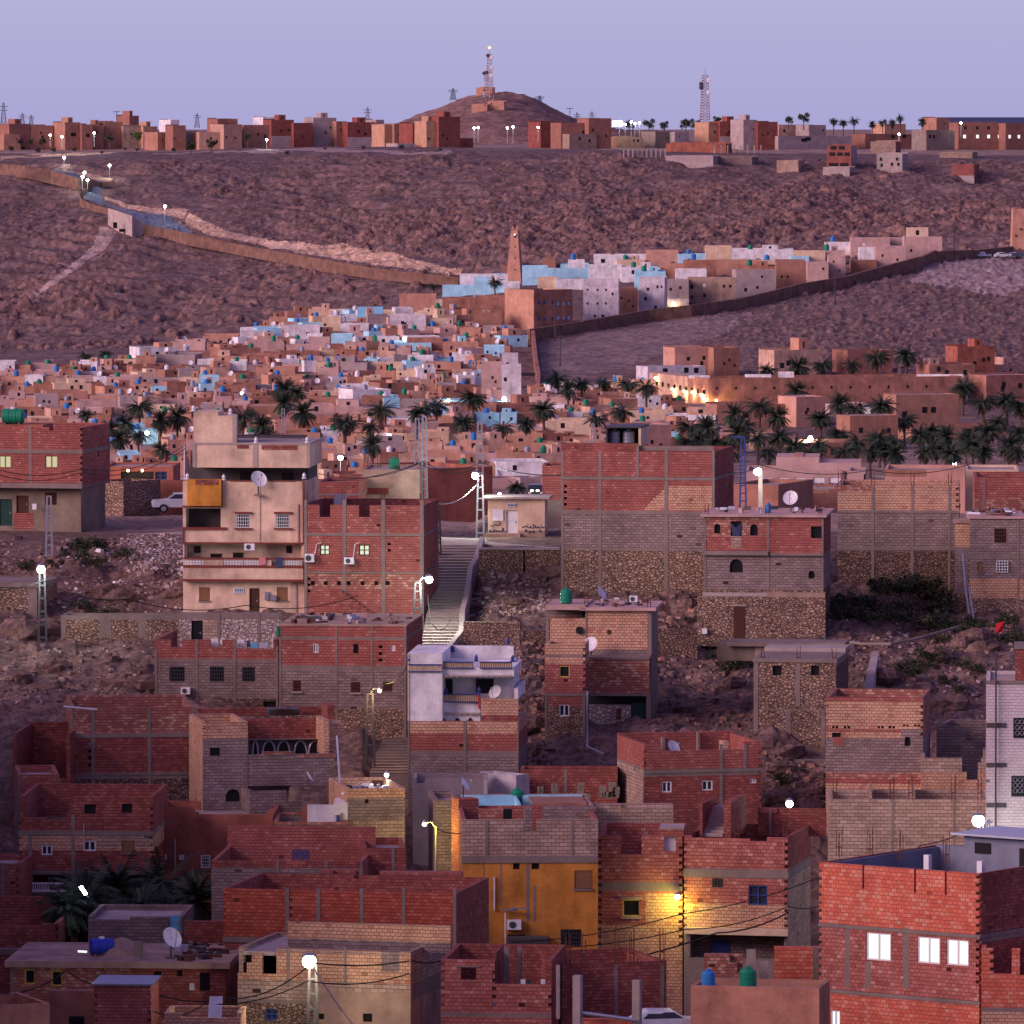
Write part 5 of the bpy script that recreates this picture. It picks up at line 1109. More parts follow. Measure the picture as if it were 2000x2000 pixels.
dish(P(603, 1540, 400.5), 'small white dish on the block wall under the pointed arches', .8, 1.2)
# alley walls and plaster wall under the white house
h = H('plaster_wall', 'pale grey rough plaster yard wall below the white house', 806, 952, 1521, 1600, 411, 0, 4, 'greyp', noroof=True, cat='wall', notch=[(806, 830, 1530)], patch=[('concl', 888, 1519, 893, 1600), ('pinkwall', 945, 1519, 952, 1600)])
H('block_house', 'dark block wall above the yellow lit alley lamp', 849, 900, 1563, 1780, 396, -4, 6, 'block', ('flat', .4))
H('plaster_wall', 'pale sloping plaster gable beside the block wall of the white house', 1008, 1034, 1514, 1560, 414, -45, 3, 'pinkwall', noroof=True, cat='wall')
# ochre house
h = H('ochre_house', 'ochre plastered house with streaked walls and a block parapet, wooden shutter on the right', 902, 1168, 1601, 1855, 384, -2, 8, 'blockl conc1673 ochre1684', ('open', 1.7), notch=[(1022, 1048, 1623)], wins=[('shut', 1122, 1700, 1157, 1736), ('dgrille', 1095, 1815, 1136, 1848), ('hole', 1002, 1686, 1015, 1698), ('hole', 1038, 1684, 1053, 1698), ('doorrust', 991, 1825, 1026, 1860)],
      cols=[(948, 954, 1603, 1670), (1115, 1120, 1603, 1670)], sb='red')
h.ac(990, 1797, 1018, 1816); m = MB(); h.pb(m, 964, 1713, 966.6, 1778, -.16, -.06, 'twhite'); h.pb(m, 985, 1782, 988, 1858, -.3, -.2, 'twhite'); h.pb(m, 982, 1776, 1010, 1779, -.5, -.2, 'tgrey'); h.pb(m, 1000, 1773, 1030, 1775.6, -.6, -.5, 'tgrey'); m.build('pipe', h.rt)
h.part('streak', (977, 1684, 980, 1770, -.008, -.002, 'conc'), (1028, 1686, 1034, 1800, -.008, -.002, 'conc'), (944, 1686, 946, 1760, -.008, -.002, 'conc'), (1042, 1730, 1047, 1800, -.008, -.002, 'conc'))
h.part('ledge', (902, 1671, 1168, 1686, -.06, -.003, 'conc')); h.part('porch_roof', (992, 1832, 1070, 1850, -1.2, -.01, 'dkplas'))
h.part('inner_wall', (935, 1580, 983, 1603, 4.5, 4.8, 'mix'), (1060, 1575, 1165, 1604, 5.0, 5.3, 'block'), (1025, 1581, 1040, 1625, 2.5, 4, 'block'), (983, 1580, 1000, 1604, 4, 4.3, 'dark'))
H('brick_wall', 'rough brick side wall with a white dish at its corner, left of the ochre house', 896, 935, 1561, 1700, 391, -20, 1.2, 'red', noroof=True, cat='wall')
h = H('roof_terrace', 'flat roof with pale blue inner parapets between the ochre house and the yard wall', 900, 1160, 1576, 1640, 394, -3, 6, 'blockl', ('flat', .9, 'lblue'), back=True, ht=.15)
m = MB(); h.bx(m, .25, h.L - .3, h.dep - .5, h.dep - .25, h.zr, h.zt + .12, 'lblue'); h.bx(m, 3.2, 3.35, .4, h.dep - .5, h.zr, h.zt + .1, 'lblue'); h.bx(m, h.L * .55, h.L - .3, 1.4, h.dep - .6, h.zt - .1, h.zt + .05, 'brown'); m.build('inner_parapet', h.rt)
dish(h.pt(.4, 4.8, h.zt), 'white dish at the left corner of the pale blue roof terrace', .95, 1.0)
TK['tgreen'].put(h.pt(h.uz(1011, 1560, 5.6)[0], 5.8, h.zt - .5), 'squat green water tank peeping over the pale blue roof terrace', .8)
H('block_wall', 'stepped cream block wall with rebar behind the twin brick houses', 1150, 1315, 1572, 1640, 397, 0, 1, 'blockl', noroof=True, cat='wall', notch=[(1213, 1318, 1578)])
# twin brick houses
h = H('brick_house', 'left twin of the pinkish brick houses, square dark window and a yellow wall lamp', 1168, 1333, 1631, 1856, 386, 3, 7, 'redn conc1722 redn1740 cream1806', ('open', 1.9), notch=[(1212, 1253, 1669), (1297, 1320, 1663)], wins=[('yel', 1216, 1757, 1250, 1790)], teeth=[(1171, 1634, 1850), (1330, 1640, 1850)], patch=[('cream', 1262, 1745, 1334, 1806)])
h.part('lintel', (1212, 1752, 1254, 1757, -.12, -.01, 'sand')); h.part('sill', (1212, 1790, 1254, 1795, -.12, -.01, 'sand')); m = MB(); h.pb(m, 1297, 1634, 1321, 1663, .3, .34, 'twhite'); m.build('door', h.rt); h.part('roof_box', (1286, 1620, 1336, 1632, .0, 2.4, 'red')); h.part('roof_box_top', (1288, 1617, 1336, 1620, .1, 2.5, 'concl'))
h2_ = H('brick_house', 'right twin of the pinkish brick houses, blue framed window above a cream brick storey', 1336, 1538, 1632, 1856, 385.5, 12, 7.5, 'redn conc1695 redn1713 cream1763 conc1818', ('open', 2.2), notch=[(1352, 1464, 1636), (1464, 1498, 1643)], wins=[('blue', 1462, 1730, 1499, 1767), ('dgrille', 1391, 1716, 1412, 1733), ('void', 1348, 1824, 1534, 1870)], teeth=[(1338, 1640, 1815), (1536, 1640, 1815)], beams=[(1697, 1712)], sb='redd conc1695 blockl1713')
h2_.part('ground_floor_wall', (1340, 1820, 1538, 1900, 1.6, 1.8, 'block')); h2_.part('door', (1388, 1838, 1424, 1862, 1.5, 1.59, 'bluem')); h2_.part('slab_edge', (1336, 1816, 1538, 1824, -.4, -.01, 'cream2'))
m = MB()
for i in range(9):
    h2_.pb(m, 1372 + i * 1.2, 1628 - i * 6.5, 1412 + i * 1.2, 1634 - i * 6.5, 2.4 + i * .35, 6.8, 'concl')
m.build('stair', h2_.rt); h2_.part('stair_wall', (1366, 1570, 1372, 1640, 2.2, 6.9, 'redd'), (1414, 1566, 1428, 1640, 2.2, 6.9, 'redd'), (1480, 1580, 1612, 1632, 7.0, 7.3, 'redd'), (1484, 1579, 1518, 1588, 6.9, 7.35, 'red'), (1502, 1580, 1507, 1632, 6.85, 6.98, 'conc'))
TK['tgreen'].put(h2_.pt(h2_.uz(1442, 1640, 3)[0], 3.5, h2_.zr), 'dark green water tank in the open roof yard of the right twin house', .8)
rebar(h2_, [1350, 1440, 1535], .2, .8)
lamp('wall_lamp', 'glaring yellow lamp fixed on the brick wall between the twin houses', h.pt(h.uz(1330, 1748)[0], -.05, h.uz(1330, 1748)[1]), h.pt(h.uz(1323, 1752, -.5)[0], -.55, h.uz(1323, 1752, -.5)[1]), 'lampy', 210, 'wall', 'wall lamps', .16, cat='wall lamp')
# courtyard walls centre-left
h = H('brick_house', 'roofless dark brick yard with concrete posts, left of the lit alley', 413, 708, 1681, 1770, 380, 4, 8, 'redd block1694', ('open', 2.4), cols=[(540, 545), (634, 640), (704, 708)], sb='red', ht=1.1)
m = MB()
for i in range(11): h.pb(m, 571 + i * 3.1, 1659, 573.4 + i * 3.1, 1682 - (i % 3) * 3, 6.5, 6.54, 'bluem' if i % 2 else 'navy')
a, z = h.uz(571, 1682, 6.5); solo(m, 'striped_blanket', h.pt(a, 6.5, z), 'blue striped blanket hanging on the wall of the roofless dark brick yard', 'laundry', 'cloths drying')
H('brick_house', 'small dark red brick house beside the yellow lit alley, right of the roofless yard', 709, 793, 1657, 1780, 383, -3, 6, 'redd', ('flat', .4), cols=[(765, 771)])
H('brick_wall', 'red brick wall piece with a stepped end behind the big red facade', 740, 902, 1704, 1800, 374, 3, 1, 'red', noroof=True, cat='wall', notch=[(738, 752, 1715), (801, 902, 1704)])
H('brick_wall', 'small red brick wall with a rounded gap behind the big red facade', 622, 700, 1700, 1790, 375, 2, .6, 'red', noroof=True, cat='wall', notch=[(650, 668, 1716), (695, 702, 1710)])
# big red facade centre-left and the stone house before it
h = H('brick_house', 'large saturated red brick facade with five grey columns, lower centre-left', 435, 890, 1735, 1960, 366, 12, 8, 'redsat conc1832 red1840', ('open', 2.5), cols=[(557, 565), (618, 625), (703, 710), (785, 792), (885, 891)], teeth=[(437, 1738, 1815), (567, 1740, 1810), (627, 1740, 1810)], sb='redd', notch=[])
h.part('beam', (435, 1832, 560, 1840, -.06, -.01, 'conc'))
for k in ('orange',): pass
h2_ = H('stone_house', 'cream brick house over a stone and plaster ground floor, behind the brightest street lamp', 464, 802, 1850, 2050, 357, 14, 7, 'cream block1853 cream1856 blockl1912 conc1950 stone1957', ('flat', .2), wins=[('blue', 518, 1971, 542, 1992), ('hole', 620, 1980, 633, 1991), ('hole', 709, 1980, 727, 1996)], notch=[(463, 482, 1900), (482, 492, 1880), (492, 512, 1862), (512, 540, 1902)],
      patch=[('sand', 612, 1940, 803, 2060), ('block', 745, 1848, 780, 1898)], cols=[(560, 566, 1850, 1925), (672, 677, 1850, 1925)], sb='blockl conc1915 sand1945')
h2_.part('upper_strip', (562, 1809, 880, 1832, 2.3, 2.6, 'cream'), (562, 1832, 880, 1852, 2.31, 2.6, 'block'))
# bottom centre brick yard
h = H('brick_house', 'pinkish brick house with toothed corners and a yard hung with clothes, bottom centre', 861, 1077, 1874, 2060, 349, 6, 7, 'redn conc1977 redn1985', ('open', 2.8), notch=[(966, 1080, 1922)], wins=[('void', 900, 1889, 930, 1914)], teeth=[(864, 1878, 1970), (965, 1880, 1970), (1075, 1928, 1970)], sb='redd')
h.part('inner_wall', (966, 1860, 969, 1925, .3, 4, 'redd')); [h.part('concrete_post', q) for q in ((984, 1850, 994, 1940, 1.5, 1.8, 'conc'), (1010, 1850, 1018, 1940, 4.5, 4.8, 'conc'), (1086, 1886, 1093, 1990, .0, .3, 'concl'))]; h.part('lintel', (894, 1886, 938, 1889, -.06, -.01, 'conc'))
for i, (x, k, lab) in enumerate(((1017, 'twhite', 'white cloth'), (1028, 'greenm', 'teal cloth'), (1038, 'maroon', 'dark red cloth'), (1056, 'twhite', 'second white cloth'), (1068, 'tblue2', 'blue cloth'))):
    m = MB(); h.pb(m, x, 1913, x + 9, 1924, .6, .63, k); a, z = h.uz(x, 1924, .6); solo(m, 'laundry', h.pt(a, .6, z), lab + ' drying in the brick yard at the bottom centre', 'laundry', 'laundry in the brick yard')
h = H('brick_house', 'long dark brown brick yard wall with slim grey columns, bottom centre-right', 1097, 1302, 1884, 2060, 352, -17, 6, 'redd', ('open', 6.5), cols=[(1200, 1207), (1290, 1297)], t=.2)
rebar(h, [1110, 1140, 1205, 1235, 1294], .1, 1.8)
for x, y, n in ((1128, 1905, 'left'), (1244, 1914, 'right')):
    m = MB(); b = P(x, 2040, 343); m.box(b, .38, .38, P(x, y, 343).z - b.z, 'concl', (.94, -.34)); solo(m, 'concrete_post', b, n + ' bare concrete post standing in front of the dark yard wall', 'post', 'bare concrete posts')
CARW.put(P(1296, 2024, 346), 'pale car parked behind the bare concrete posts at the bottom', .9, math.radians(190), group='parked cars')
H('brick_wall', 'low orange brick wall strip at the bottom behind the bare concrete posts', 1130, 1240, 1990, 2050, 344, 5, .5, 'orange', noroof=True, cat='wall')
m = MB(); m.tube([P(1136, 1978, 343), P(1240, 1992, 342.6)], .09, 'tgrey', 8); solo(m, 'pipe', P(1136, 1978, 343), 'grey pipe running between the two bare concrete posts', 'pipe')
# tan plaster wall with tanks
h = H('plaster_house', 'smooth tan plastered house wall with a blue and a green tank on top, bottom right', 1349, 1600, 1925, 2070, 345, 11, 3.5, 'tan', ('flat', .35), ht=0, sb='brown')
TK['tblue'].put(h.pt(h.uz(1382, 1930, .6)[0], .8, h.zr + .22), 'bright blue plastic water tank on the tan plaster wall', .68, group='water tanks on roofs')
TK['tgreen'].put(h.pt(h.uz(1459, 1930, .6)[0], .9, h.zr + .18), 'dark green plastic water tank with a red lid on the tan plaster wall', .84, group='water tanks on roofs')
H('brick_wall', 'stepped brown brick wall with a sloping end behind the blue tank', 1375, 1450, 1864, 1960, 361, 3, .6, 'mix', noroof=True, cat='wall', notch=[(1425, 1452, 1880), (1440, 1452, 1900)])
H('brick_wall', 'dark red brick wall with a pale end column, left of the big orange brick house', 1512, 1600, 1850, 1960, 365, 3, .6, 'orange', noroof=True, cat='wall', cols=[(1588, 1599)])
m = MB()
for x in (1467, 1492):
    m = MB(); b = P(x, 1960, 363); m.box(b, .45, .4, P(x, 1855 if x < 1480 else 1878, 363).z - b.z, 'concl'); solo(m, 'concrete_post', b, ('taller' if x < 1480 else 'shorter') + ' of two pale concrete pillars behind the green tank', 'post')

# big orange house at the bottom right corner
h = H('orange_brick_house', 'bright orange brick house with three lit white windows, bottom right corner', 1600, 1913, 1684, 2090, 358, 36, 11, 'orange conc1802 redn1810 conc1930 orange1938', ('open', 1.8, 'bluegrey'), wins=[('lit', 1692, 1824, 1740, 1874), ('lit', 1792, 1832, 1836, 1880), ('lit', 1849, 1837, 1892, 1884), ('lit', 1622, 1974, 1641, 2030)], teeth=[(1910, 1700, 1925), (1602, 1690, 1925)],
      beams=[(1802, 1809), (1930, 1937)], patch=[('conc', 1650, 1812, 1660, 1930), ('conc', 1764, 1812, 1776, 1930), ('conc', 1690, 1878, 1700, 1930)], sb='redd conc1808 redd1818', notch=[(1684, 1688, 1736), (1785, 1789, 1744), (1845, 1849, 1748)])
m = MB()
h.bx(m, .25, h.L - .25, h.dep - .5, h.dep - .24, h.zr, h.zt + .05, 'bluegrey'); h.bx(m, .24, .4, .3, h.dep - .5, h.zr, h.zt - .05, 'bluegrey'); m.build('inner_parapet', h.rt)
m = MB(); h.bx(m, h.L * .45, h.L - .6, h.dep - 4.2, h.dep - .6, h.zr, h.zt + 1.1, 'bluegrey'); m.build('roof_room', h.rt); m = MB(); h.bx(m, h.L * .40, h.L - .2, h.dep - 4.7, h.dep - .3, h.zt + 1.1, h.zt + 1.2, 'sheet'); m.build('sheet_roof', h.rt)
m = MB(); h.bx(m, h.L * .52, h.L * .62, h.dep - 4.25, h.dep - 4.2, h.zt + .2, h.zt + .75, 'dark'); h.bx(m, h.L * .8, h.L * .9, h.dep - 4.25, h.dep - 4.2, h.zr, h.zt + .6, 'dark'); m.build('window', h.rt)
m = MB(); h.bx(m, h.L * .35, h.L * .35 + .3, 4.5, 4.8, h.zr, h.zt + .2, 'twhite'); h.bx(m, h.L * .75, h.L * .75 + .3, 3.5, 3.8, h.zr, h.zt + .2, 'twhite'); m.build('column', h.rt)
rebar(h, [1640, 1700, 1760, 1850], 4.6, 1.6, h.zt - .2)
h2_ = H('brick_house', 'lower orange brick wing with window gaps at the right edge bottom', 1917, 2110, 1852, 2090, 351, 5, 6, 'orange conc1968 cream1976', ('open', 2.0), notch=[(1940, 1976, 1902), (1992, 2030, 1905)], teeth=[(1938, 1855, 1900)])
# ------------------------------------------------------------------ bottom left
h = H('flat_roof_house', 'old flat roofed brick house with yellow framed windows and blue tank, bottom left', 20, 440, 1888, 2040, 361, 4, 8, 'mix', ('slab', .25, 'sand', .32), wins=[('yel', 48, 1893, 69, 1922), ('yel', 100, 1896, 122, 1926), ('hole', 300, 1897, 315, 1910), ('hole', 345, 1895, 356, 1907), ('hole', 390, 1900, 410, 1935), ('white', 370, 1920, 380, 1934)], cols=[(20, 27)], patch=[('redd', 255, 1886, 440, 1990)])
h.part('roof_edge', (-5, 1855, 276, 1864, 7.9, 8.3, 'conc'))
TH['tblue2'].put(h.pt(h.uz(198, 1870, 2.5)[0], 2.6, h.zr), 'royal blue water tank lying on the old flat roof at the bottom left', .82, .25)
dish(h.pt(h.uz(334, 1880, 1.4)[0], 1.5, h.zr), 'white dish with dark receiver on the old flat roof at the bottom left', 1.25, .3)
m = MB(); h.pb(m, 261, 1840, 277, 1880, 1.5, 1.9, 'conc'); m.build('concrete_stub', h.rt)
m = MB(); c = h.pt(h.uz(238, 1880, 3)[0], 3.2, h.zr); m.lathe(c, [(1.3, 0), (1.0, .35), (.5, .7), (.08, .85)], 'sand', 14); solo(m, 'sand_heap', c, 'heap of builder sand on the old flat roof beside the blue tank', 'sand heap')
debris(h, 40, u0=h.L * .72, smax=.6, label='scrap wood and rubble on the right end of the old flat roof')
h = H('brick_shed', 'small red brick shed with toothed corners and a metal sheet roof, bottom left', 183, 294, 1924, 2060, 351, 4, 3.5, 'red', ('slab', .12, 'tgrey', .08), teeth=[(185, 1930, 2000), (292, 1930, 2000)])
H('plaster_wall', 'tan plaster yard wall slanting across the bottom left corner', -80, 97, 1968, 2080, 347, -22, 5, 'tan', ('open', 2), cat='wall')
H('plaster_wall', 'dull tan plaster wall behind the clutter at the bottom left', 95, 184, 1935, 2060, 356, 2, .6, 'terra2', noroof=True, cat='wall', patch=[('dark', 135, 1985, 165, 2060)])
h = H('block_wall', 'low cream block wall with a leaning corrugated sheet, bottom left of the bright street lamp', 321, 470, 1978, 2080, 348, 3, 3, 'cream', ('open', 2), cat='wall', notch=[(355, 470, 1988)])
m = MB(); a = P(409, 1944, 350); 
for i in range(5):
    q = [P(406 + i * 5.4, 1990, 349.6), P(411 + i * 5.4, 1990, 349.6), P(414 + i * 5.2, 1946, 350), P(409.6 + i * 5.2, 1946, 350)]; m.hexa([p + Vector((0, .05, 0)) for p in q] + q, 'sheet')
solo(m, 'metal_sheet', P(406, 1990, 349.6), 'pale blue corrugated metal sheet leaning on the wall at the bottom left', 'metal sheet')
h = H('yard_building', 'low block yard building with a bright blue double door, above the blue tank', 172, 356, 1790, 1870, 373, 3, 6, 'block', ('flat', .3), notch=[(170, 254, 1796)], wins=[('doorbluecl', 330, 1788, 352, 1818)])
H('brick_house', 'dark red brick house with toothed right corner at the left edge, below the balustrade house', -60, 113, 1803, 1890, 377, 3, 6, 'redd', ('open', 1.4), notch=[(0, 80, 1808)], teeth=[(112, 1806, 1850)], ht=.8)
H('brick_house', 'narrow lit brick corner with toothed edge at the left picture edge', -60, 36, 1686, 1790, 387, 6, 5, 'red', ('flat', .3), teeth=[(35, 1692, 1780)], cols=[(2, 9)])
H('brick_wall', 'brown brick yard wall behind the palms, under the plain dark red house', 360, 437, 1800, 1850, 371, 1, .5, 'redd', noroof=True, cat='wall')
# ================================================================== old town, palms, plateau
def thouse(x0, x1, yb, yt, col, label, d=None, p=None, dep=None, wins=0, upper=None, group='houses of the old town', roofk=None, name='town_house', into=None, rot=None, cat='house', winrows=None, side=None, par=.45, winlist=None, base=None):
    """small far house: open parapet box with roof, optional upper room and windows"""
    p = p or tground((x0 + x1) / 2, yb, 1100, 2300); d = d or p.y; s = F / d
    A = P(x0, yb, d); wd = (x1 - x0) / s; hh = (yb - yt) / s; dep = dep or min(9, max(4, wd * R.uniform(.8, 1.2))); r = math.radians(R.uniform(-24, 9) if rot is None else rot)
    U = Vector((math.cos(r), -math.sin(r), 0)); W = Vector((math.sin(r), math.cos(r), 0)); rt = None if into else root(name, A, label, cat, group)
    def put(m, nm):
        if into is None: return m.build(nm, rt)
        for f, mi in zip(m.f, m.m): into.poly([m.v[i] for i in f], m.k[mi])
    z0 = A.z - 3.5; z1 = A.z + hh; t = .25
    def q(u, w, z): v = A + U * u + W * w; return Vector((v.x, v.y, z))
    def bx(m, u0, u1, w0, w1, a, b, k): c = [q(u0, w0, a), q(u1, w0, a), q(u1, w1, a), q(u0, w1, a)]; m.hexa(c + [Vector((v.x, v.y, b)) for v in c], k)
    m = MB(); par = R.choice((par, par, .12)); zr = z1 - par
    bx(m, 0, wd, 0, t, z0, z1, col); bx(m, 0, t, t, dep - t, z0, z1, side or col); bx(m, wd - t, wd, t, dep - t, z0, z1, side or col); bx(m, 0, wd, dep - t, dep, z0, z1 + R.choice((0, .1, .3)), col)
    if base: bx(m, -.04, wd + .04, -.05, -.001, z0, z0 + (z1 - z0) * .55, base)
    put(m, 'wall'); m = MB(); bx(m, t, wd - t, t, dep - t, zr - .2, zr, roofk or R.choice(('roofgrey', 'roofpale', 'terra3', 'roofgrey'))); put(m, 'roof')
    if upper:
        u0, u1, uh, k = upper; m = MB(); bx(m, wd * u0, wd * u1, dep * .3, dep * .85, zr, z1 + uh, k); put(m, 'roof_room')
        m = MB(); bx(m, wd * (u0 + (u1 - u0) * .4), wd * (u0 + (u1 - u0) * .56), dep * .3 - .04, dep * .3 - .002, z1 + uh * .15, z1 + uh * .7, 'dark'); put(m, 'opening')
    wl = list(winlist or [])
    for i in range(wins):
        u = R.uniform(.12, .85); wl.append((u - .04 if wd > 4 else u - .08, u + .04 if wd > 4 else u + .08, R.uniform(.35, .6), None))
    for a, b, v, k in wl:
        m = MB(); w1 = max(.42, (b - a) * wd); zc = A.z + hh * v; bx(m, wd * a, wd * a + w1, -.03, -.002, zc, zc + min(1.1, w1 * 1.25), k or 'dark'); put(m, 'window')
    return rt, q, wd, dep, zr, z1
ORD = ['leftmost', 'second', 'third', 'fourth', 'fifth', 'sixth', 'seventh', 'eighth', 'ninth', 'tenth', 'eleventh', 'twelfth', 'thirteenth', 'fourteenth', 'fifteenth', 'sixteenth', 'seventeenth', 'eighteenth', 'nineteenth', 'twentieth']
RC = 'one two three four five six seven eight nine ten eleven twelve thirteen fourteen fifteen sixteen seventeen eighteen nineteen twenty twentyone twentytwo twentythree'.split()
CN = dict(terra1='terracotta', terra2='dark terracotta', terra3='pale terracotta', brown='brown', pinkb='pinkish', cream2='cream', white='white', lblue='pale blue', lblue2='blue', greyp='grey', salmon='salmon pink')
ZONE = [(205, 'over left edge house'), (350, 'left of cream house'), (600, 'over cream house'), (830, 'over red house'), (960, 'below minaret'), (1100, 'over utility hut'), (1430, 'over big red building'), (9999, 'over palm grove')]
def zone(x): return next(n for m, n in ZONE if x < m)
SILX = [-60, 90, 180, 300, 335, 435, 470, 530, 590, 650, 760, 850, 900, 960]
SILY = [712, 712, 706, 698, 672, 660, 648, 628, 604, 588, 586, 578, 572, 570]
rows = [955, 930, 908, 888, 869, 851, 834, 818, 802, 787, 772, 758, 744, 731, 718, 705, 692, 679, 666, 653, 640, 627]
NH = 0; REST = MB(); TANKS = []; cnt = {}; seen = {}
PALC = ['terra1'] * 6 + ['terra2'] * 5 + ['terra3'] * 4 + ['brown'] * 3 + ['pinkb'] * 3 + ['cream2', 'white', 'white', 'lblue', 'greyp', 'salmon', 'terra1', 'white', 'cream2', 'pinkb', 'lblue', 'white', 'pinkb', 'greyp', 'pinkb', 'cream2']
rs = random.Random(21)
for ri, yb in enumerate(rows):
    x = -40 + rs.uniform(0, 30)
    lim = 1420 if yb > 840 else (1320 if yb > 800 else (1230 if yb > 770 else (1000 if yb > 735 else 980)))
    while x < lim:
        w = rs.choice((rs.uniform(28, 48), rs.uniform(28, 48), rs.uniform(45, 95))) * (1.1 if yb > 790 else .9); xm = x + w / 2
        sy = np.interp(xm, SILX, SILY)
        if yb - 13 < sy or (xm > 905 and yb < 790 and xm < 1040 and yb > 700 and xm > 985) or (xm > 700 and yb < 665 and xm > 940): x += w; continue
        if yb > 895 and (xm < 195 or 360 < xm < 600 or xm > 1090): x += w; continue
        hh = rs.uniform(15, 27) * (1.12 if yb > 800 else 1); col = rs.choice(PALC if yb < 720 or rs.random() < .9 else PALC[:15])
        if 500 < xm < 900 and yb < 740 and rs.random() < .42: col = rs.choice(('white', 'cream2', 'pinkb', 'lblue', 'greyp'))
        up = (rs.choice((.05, .4, .6)), 0, rs.uniform(.4, 1.5), rs.choice((col, col, col, 'terra1', 'terra3'))) if rs.random() < .5 else None
        if up: up = (up[0], min(.97, up[0] + rs.uniform(.3, .6)), up[2], up[3])
        nw = rs.choice((0, 0, 0, 1, 1, 2)); z = zone(xm); key = (ri, z, col); n = cnt.get(key, 0); cnt[key] = n + 1
        lab = '%s flat roofed house, %s in town row %s, %s' % (CN[col], ORD[n], RC[ri], z)
        p = tground(xm, yb, 1100, 2300)
        if p.y > 1990 : x += w; continue
        NH += 1
        rt, q, wd, dep, zr, z1 = thouse(x, x + w * .99, yb, yb - hh, col, lab, p=p, wins=nw, upper=up, into=REST if NH > 300 else None)
        if rs.random() < .42: TANKS.append((q(wd * rs.uniform(.15, .85), dep * rs.uniform(.12, .5), zr), ri, xm, z))
        x += w * rs.uniform(.97, 1.05)
if NH > 300:
    o = REST.build('house_cluster'); o['label'] = 'smallest far houses packed along the upper edge of the old town'; o['category'] = 'houses'; o['kind'] = 'stuff'
print('town houses', NH)
tc_ = {}
for p, ri, xm, z in TANKS:
    k = rs.choice(('tgreen', 'tgreen', 'tblue', 'tblue', 'twhite', 'dish', 'dish', 'tgrey')); key = (k, ri, z); n = tc_.get(key, 0); tc_[key] = n + 1
    nm = {'tgreen': 'green water tank', 'tblue': 'blue water tank', 'twhite': 'white water tank', 'tgrey': 'grey water tank', 'dish': 'white satellite dish'}[k]
    lab = '%s on a roof, %s in town row %s, %s' % (nm, ORD[n], RC[ri], z)
    if k == 'dish': DISH.put(p, lab, 1.1, rs.uniform(-1, 1), group='satellite dishes of the old town')
    else: TK[k].put(p + Vector((0, 0, .1)), lab, 1.05, group='water tanks of the old town')
# ---- landmarks of the old town
# minaret: square tapering tower with four horns
p = tground(1006, 550, 1500, 1990); d = p.y - 1; s = F / d; rt = root('minaret', P(1006, 550, d), 'tall tapering brown mud minaret with four corner horns rising over the old town', 'minaret')
c = P(1006, 550, d); m = MB(); r = math.radians(12); U = (math.cos(r), -math.sin(r)); hb, ht_ = 15.5 / s, 6.2 / s; z1 = c.z + 100 / s
def ring(hw, z): a = Vector((U[0], U[1], 0)) * hw; b = Vector((-U[1], U[0], 0)) * hw; o = Vector((c.x, c.y + hb, z)); return [o - a - b, o + a - b, o + a + b, o - a + b]
m.hexa(ring(hb * 1.1, c.z - 3) + ring(ht_, z1), 'terra1'); m.build('tower', rt); m = MB()
for i in range(4):
    o = ring(ht_ * .72, z1 - .02)[i]; hw = .32; m.hexa([o + Vector((x * hw, y * hw, 0)) for x, y in ((-1, -1), (1, -1), (1, 1), (-1, 1))] + [o + Vector((x * .1, y * .1, 1.15)) for x, y in ((-1, -1), (1, -1), (1, 1), (-1, 1))], 'terra1')
m.build('horn', rt); m = MB(); o = ring(ht_ * 1.12, z1 - 1.9); m.box(Vector((c.x - .1, c.y + hb - ht_ * 1.35, z1 - 2.0)), .45, .3, .9, 'dark'); m.build('window', rt)
m = MB(); m.lathe((c.x - .1, c.y + hb - ht_ * 1.6, z1 - 1.5), [(.1, 0), (.28, .2), (.28, .4), (.1, .6)], 'litw', 8); m.build('bulb', rt)
for i in range(3):
    m = MB(); zz = c.z + 3 + i * 3.2; t = (zz - c.z + 3) / (z1 - c.z + 3); hw = hb * 1.1 * (1 - t) + ht_ * t; m.box(Vector((c.x, c.y + hb - hw - .02, zz)), .22, .16, .5, 'dark', U); m.build('window', rt)
G2 = 'landmark buildings of the old town'
def big(x0, x1, yb, yt, col, label, **k): return thouse(x0, x1, yb, yt, col, label, group=G2, name='ridge_house', rot=k.pop('rot', 0), **k)
BL = 'lblue'
k = 'pale blue mosque block '
big(898, 992, 566, 536, 'white', 'white and pale blue mosque hall left of the minaret foot', dep=5, upper=(.75, .95, .2, BL)); big(864, 926, 580, 557, BL, 'low pale blue mosque wing above the round brown building', dep=5, par=.2)
big(925, 957, 578, 542, BL, 'taller pale blue mosque block behind the lone palm', dep=4); big(957, 1002, 572, 557, BL, 'small pale blue house right behind the lone palm', dep=3); big(985, 1015, 574, 552, 'white', 'whitish house just below the minaret foot', dep=3)
big(1020, 1070, 557, 521, BL, 'pale blue house right beside the minaret foot', dep=5); big(1055, 1150, 545, 524, BL, 'long pale blue terrace wall right of the minaret', dep=4, par=.2); big(1050, 1090, 566, 541, 'cream2', 'small cream house below the long pale blue terrace wall', dep=4)
big(1085, 1142, 566, 545, 'white', 'white terrace house between minaret and the tall white building', dep=5)
big(780, 852, 614, 577, 'terra1', 'broad terracotta building with a lamp on its wall, left below the blue mosque', dep=7); big(852, 864, 618, 585, 'cream2', 'narrow cream tower strip beside the broad terracotta building', dep=4)
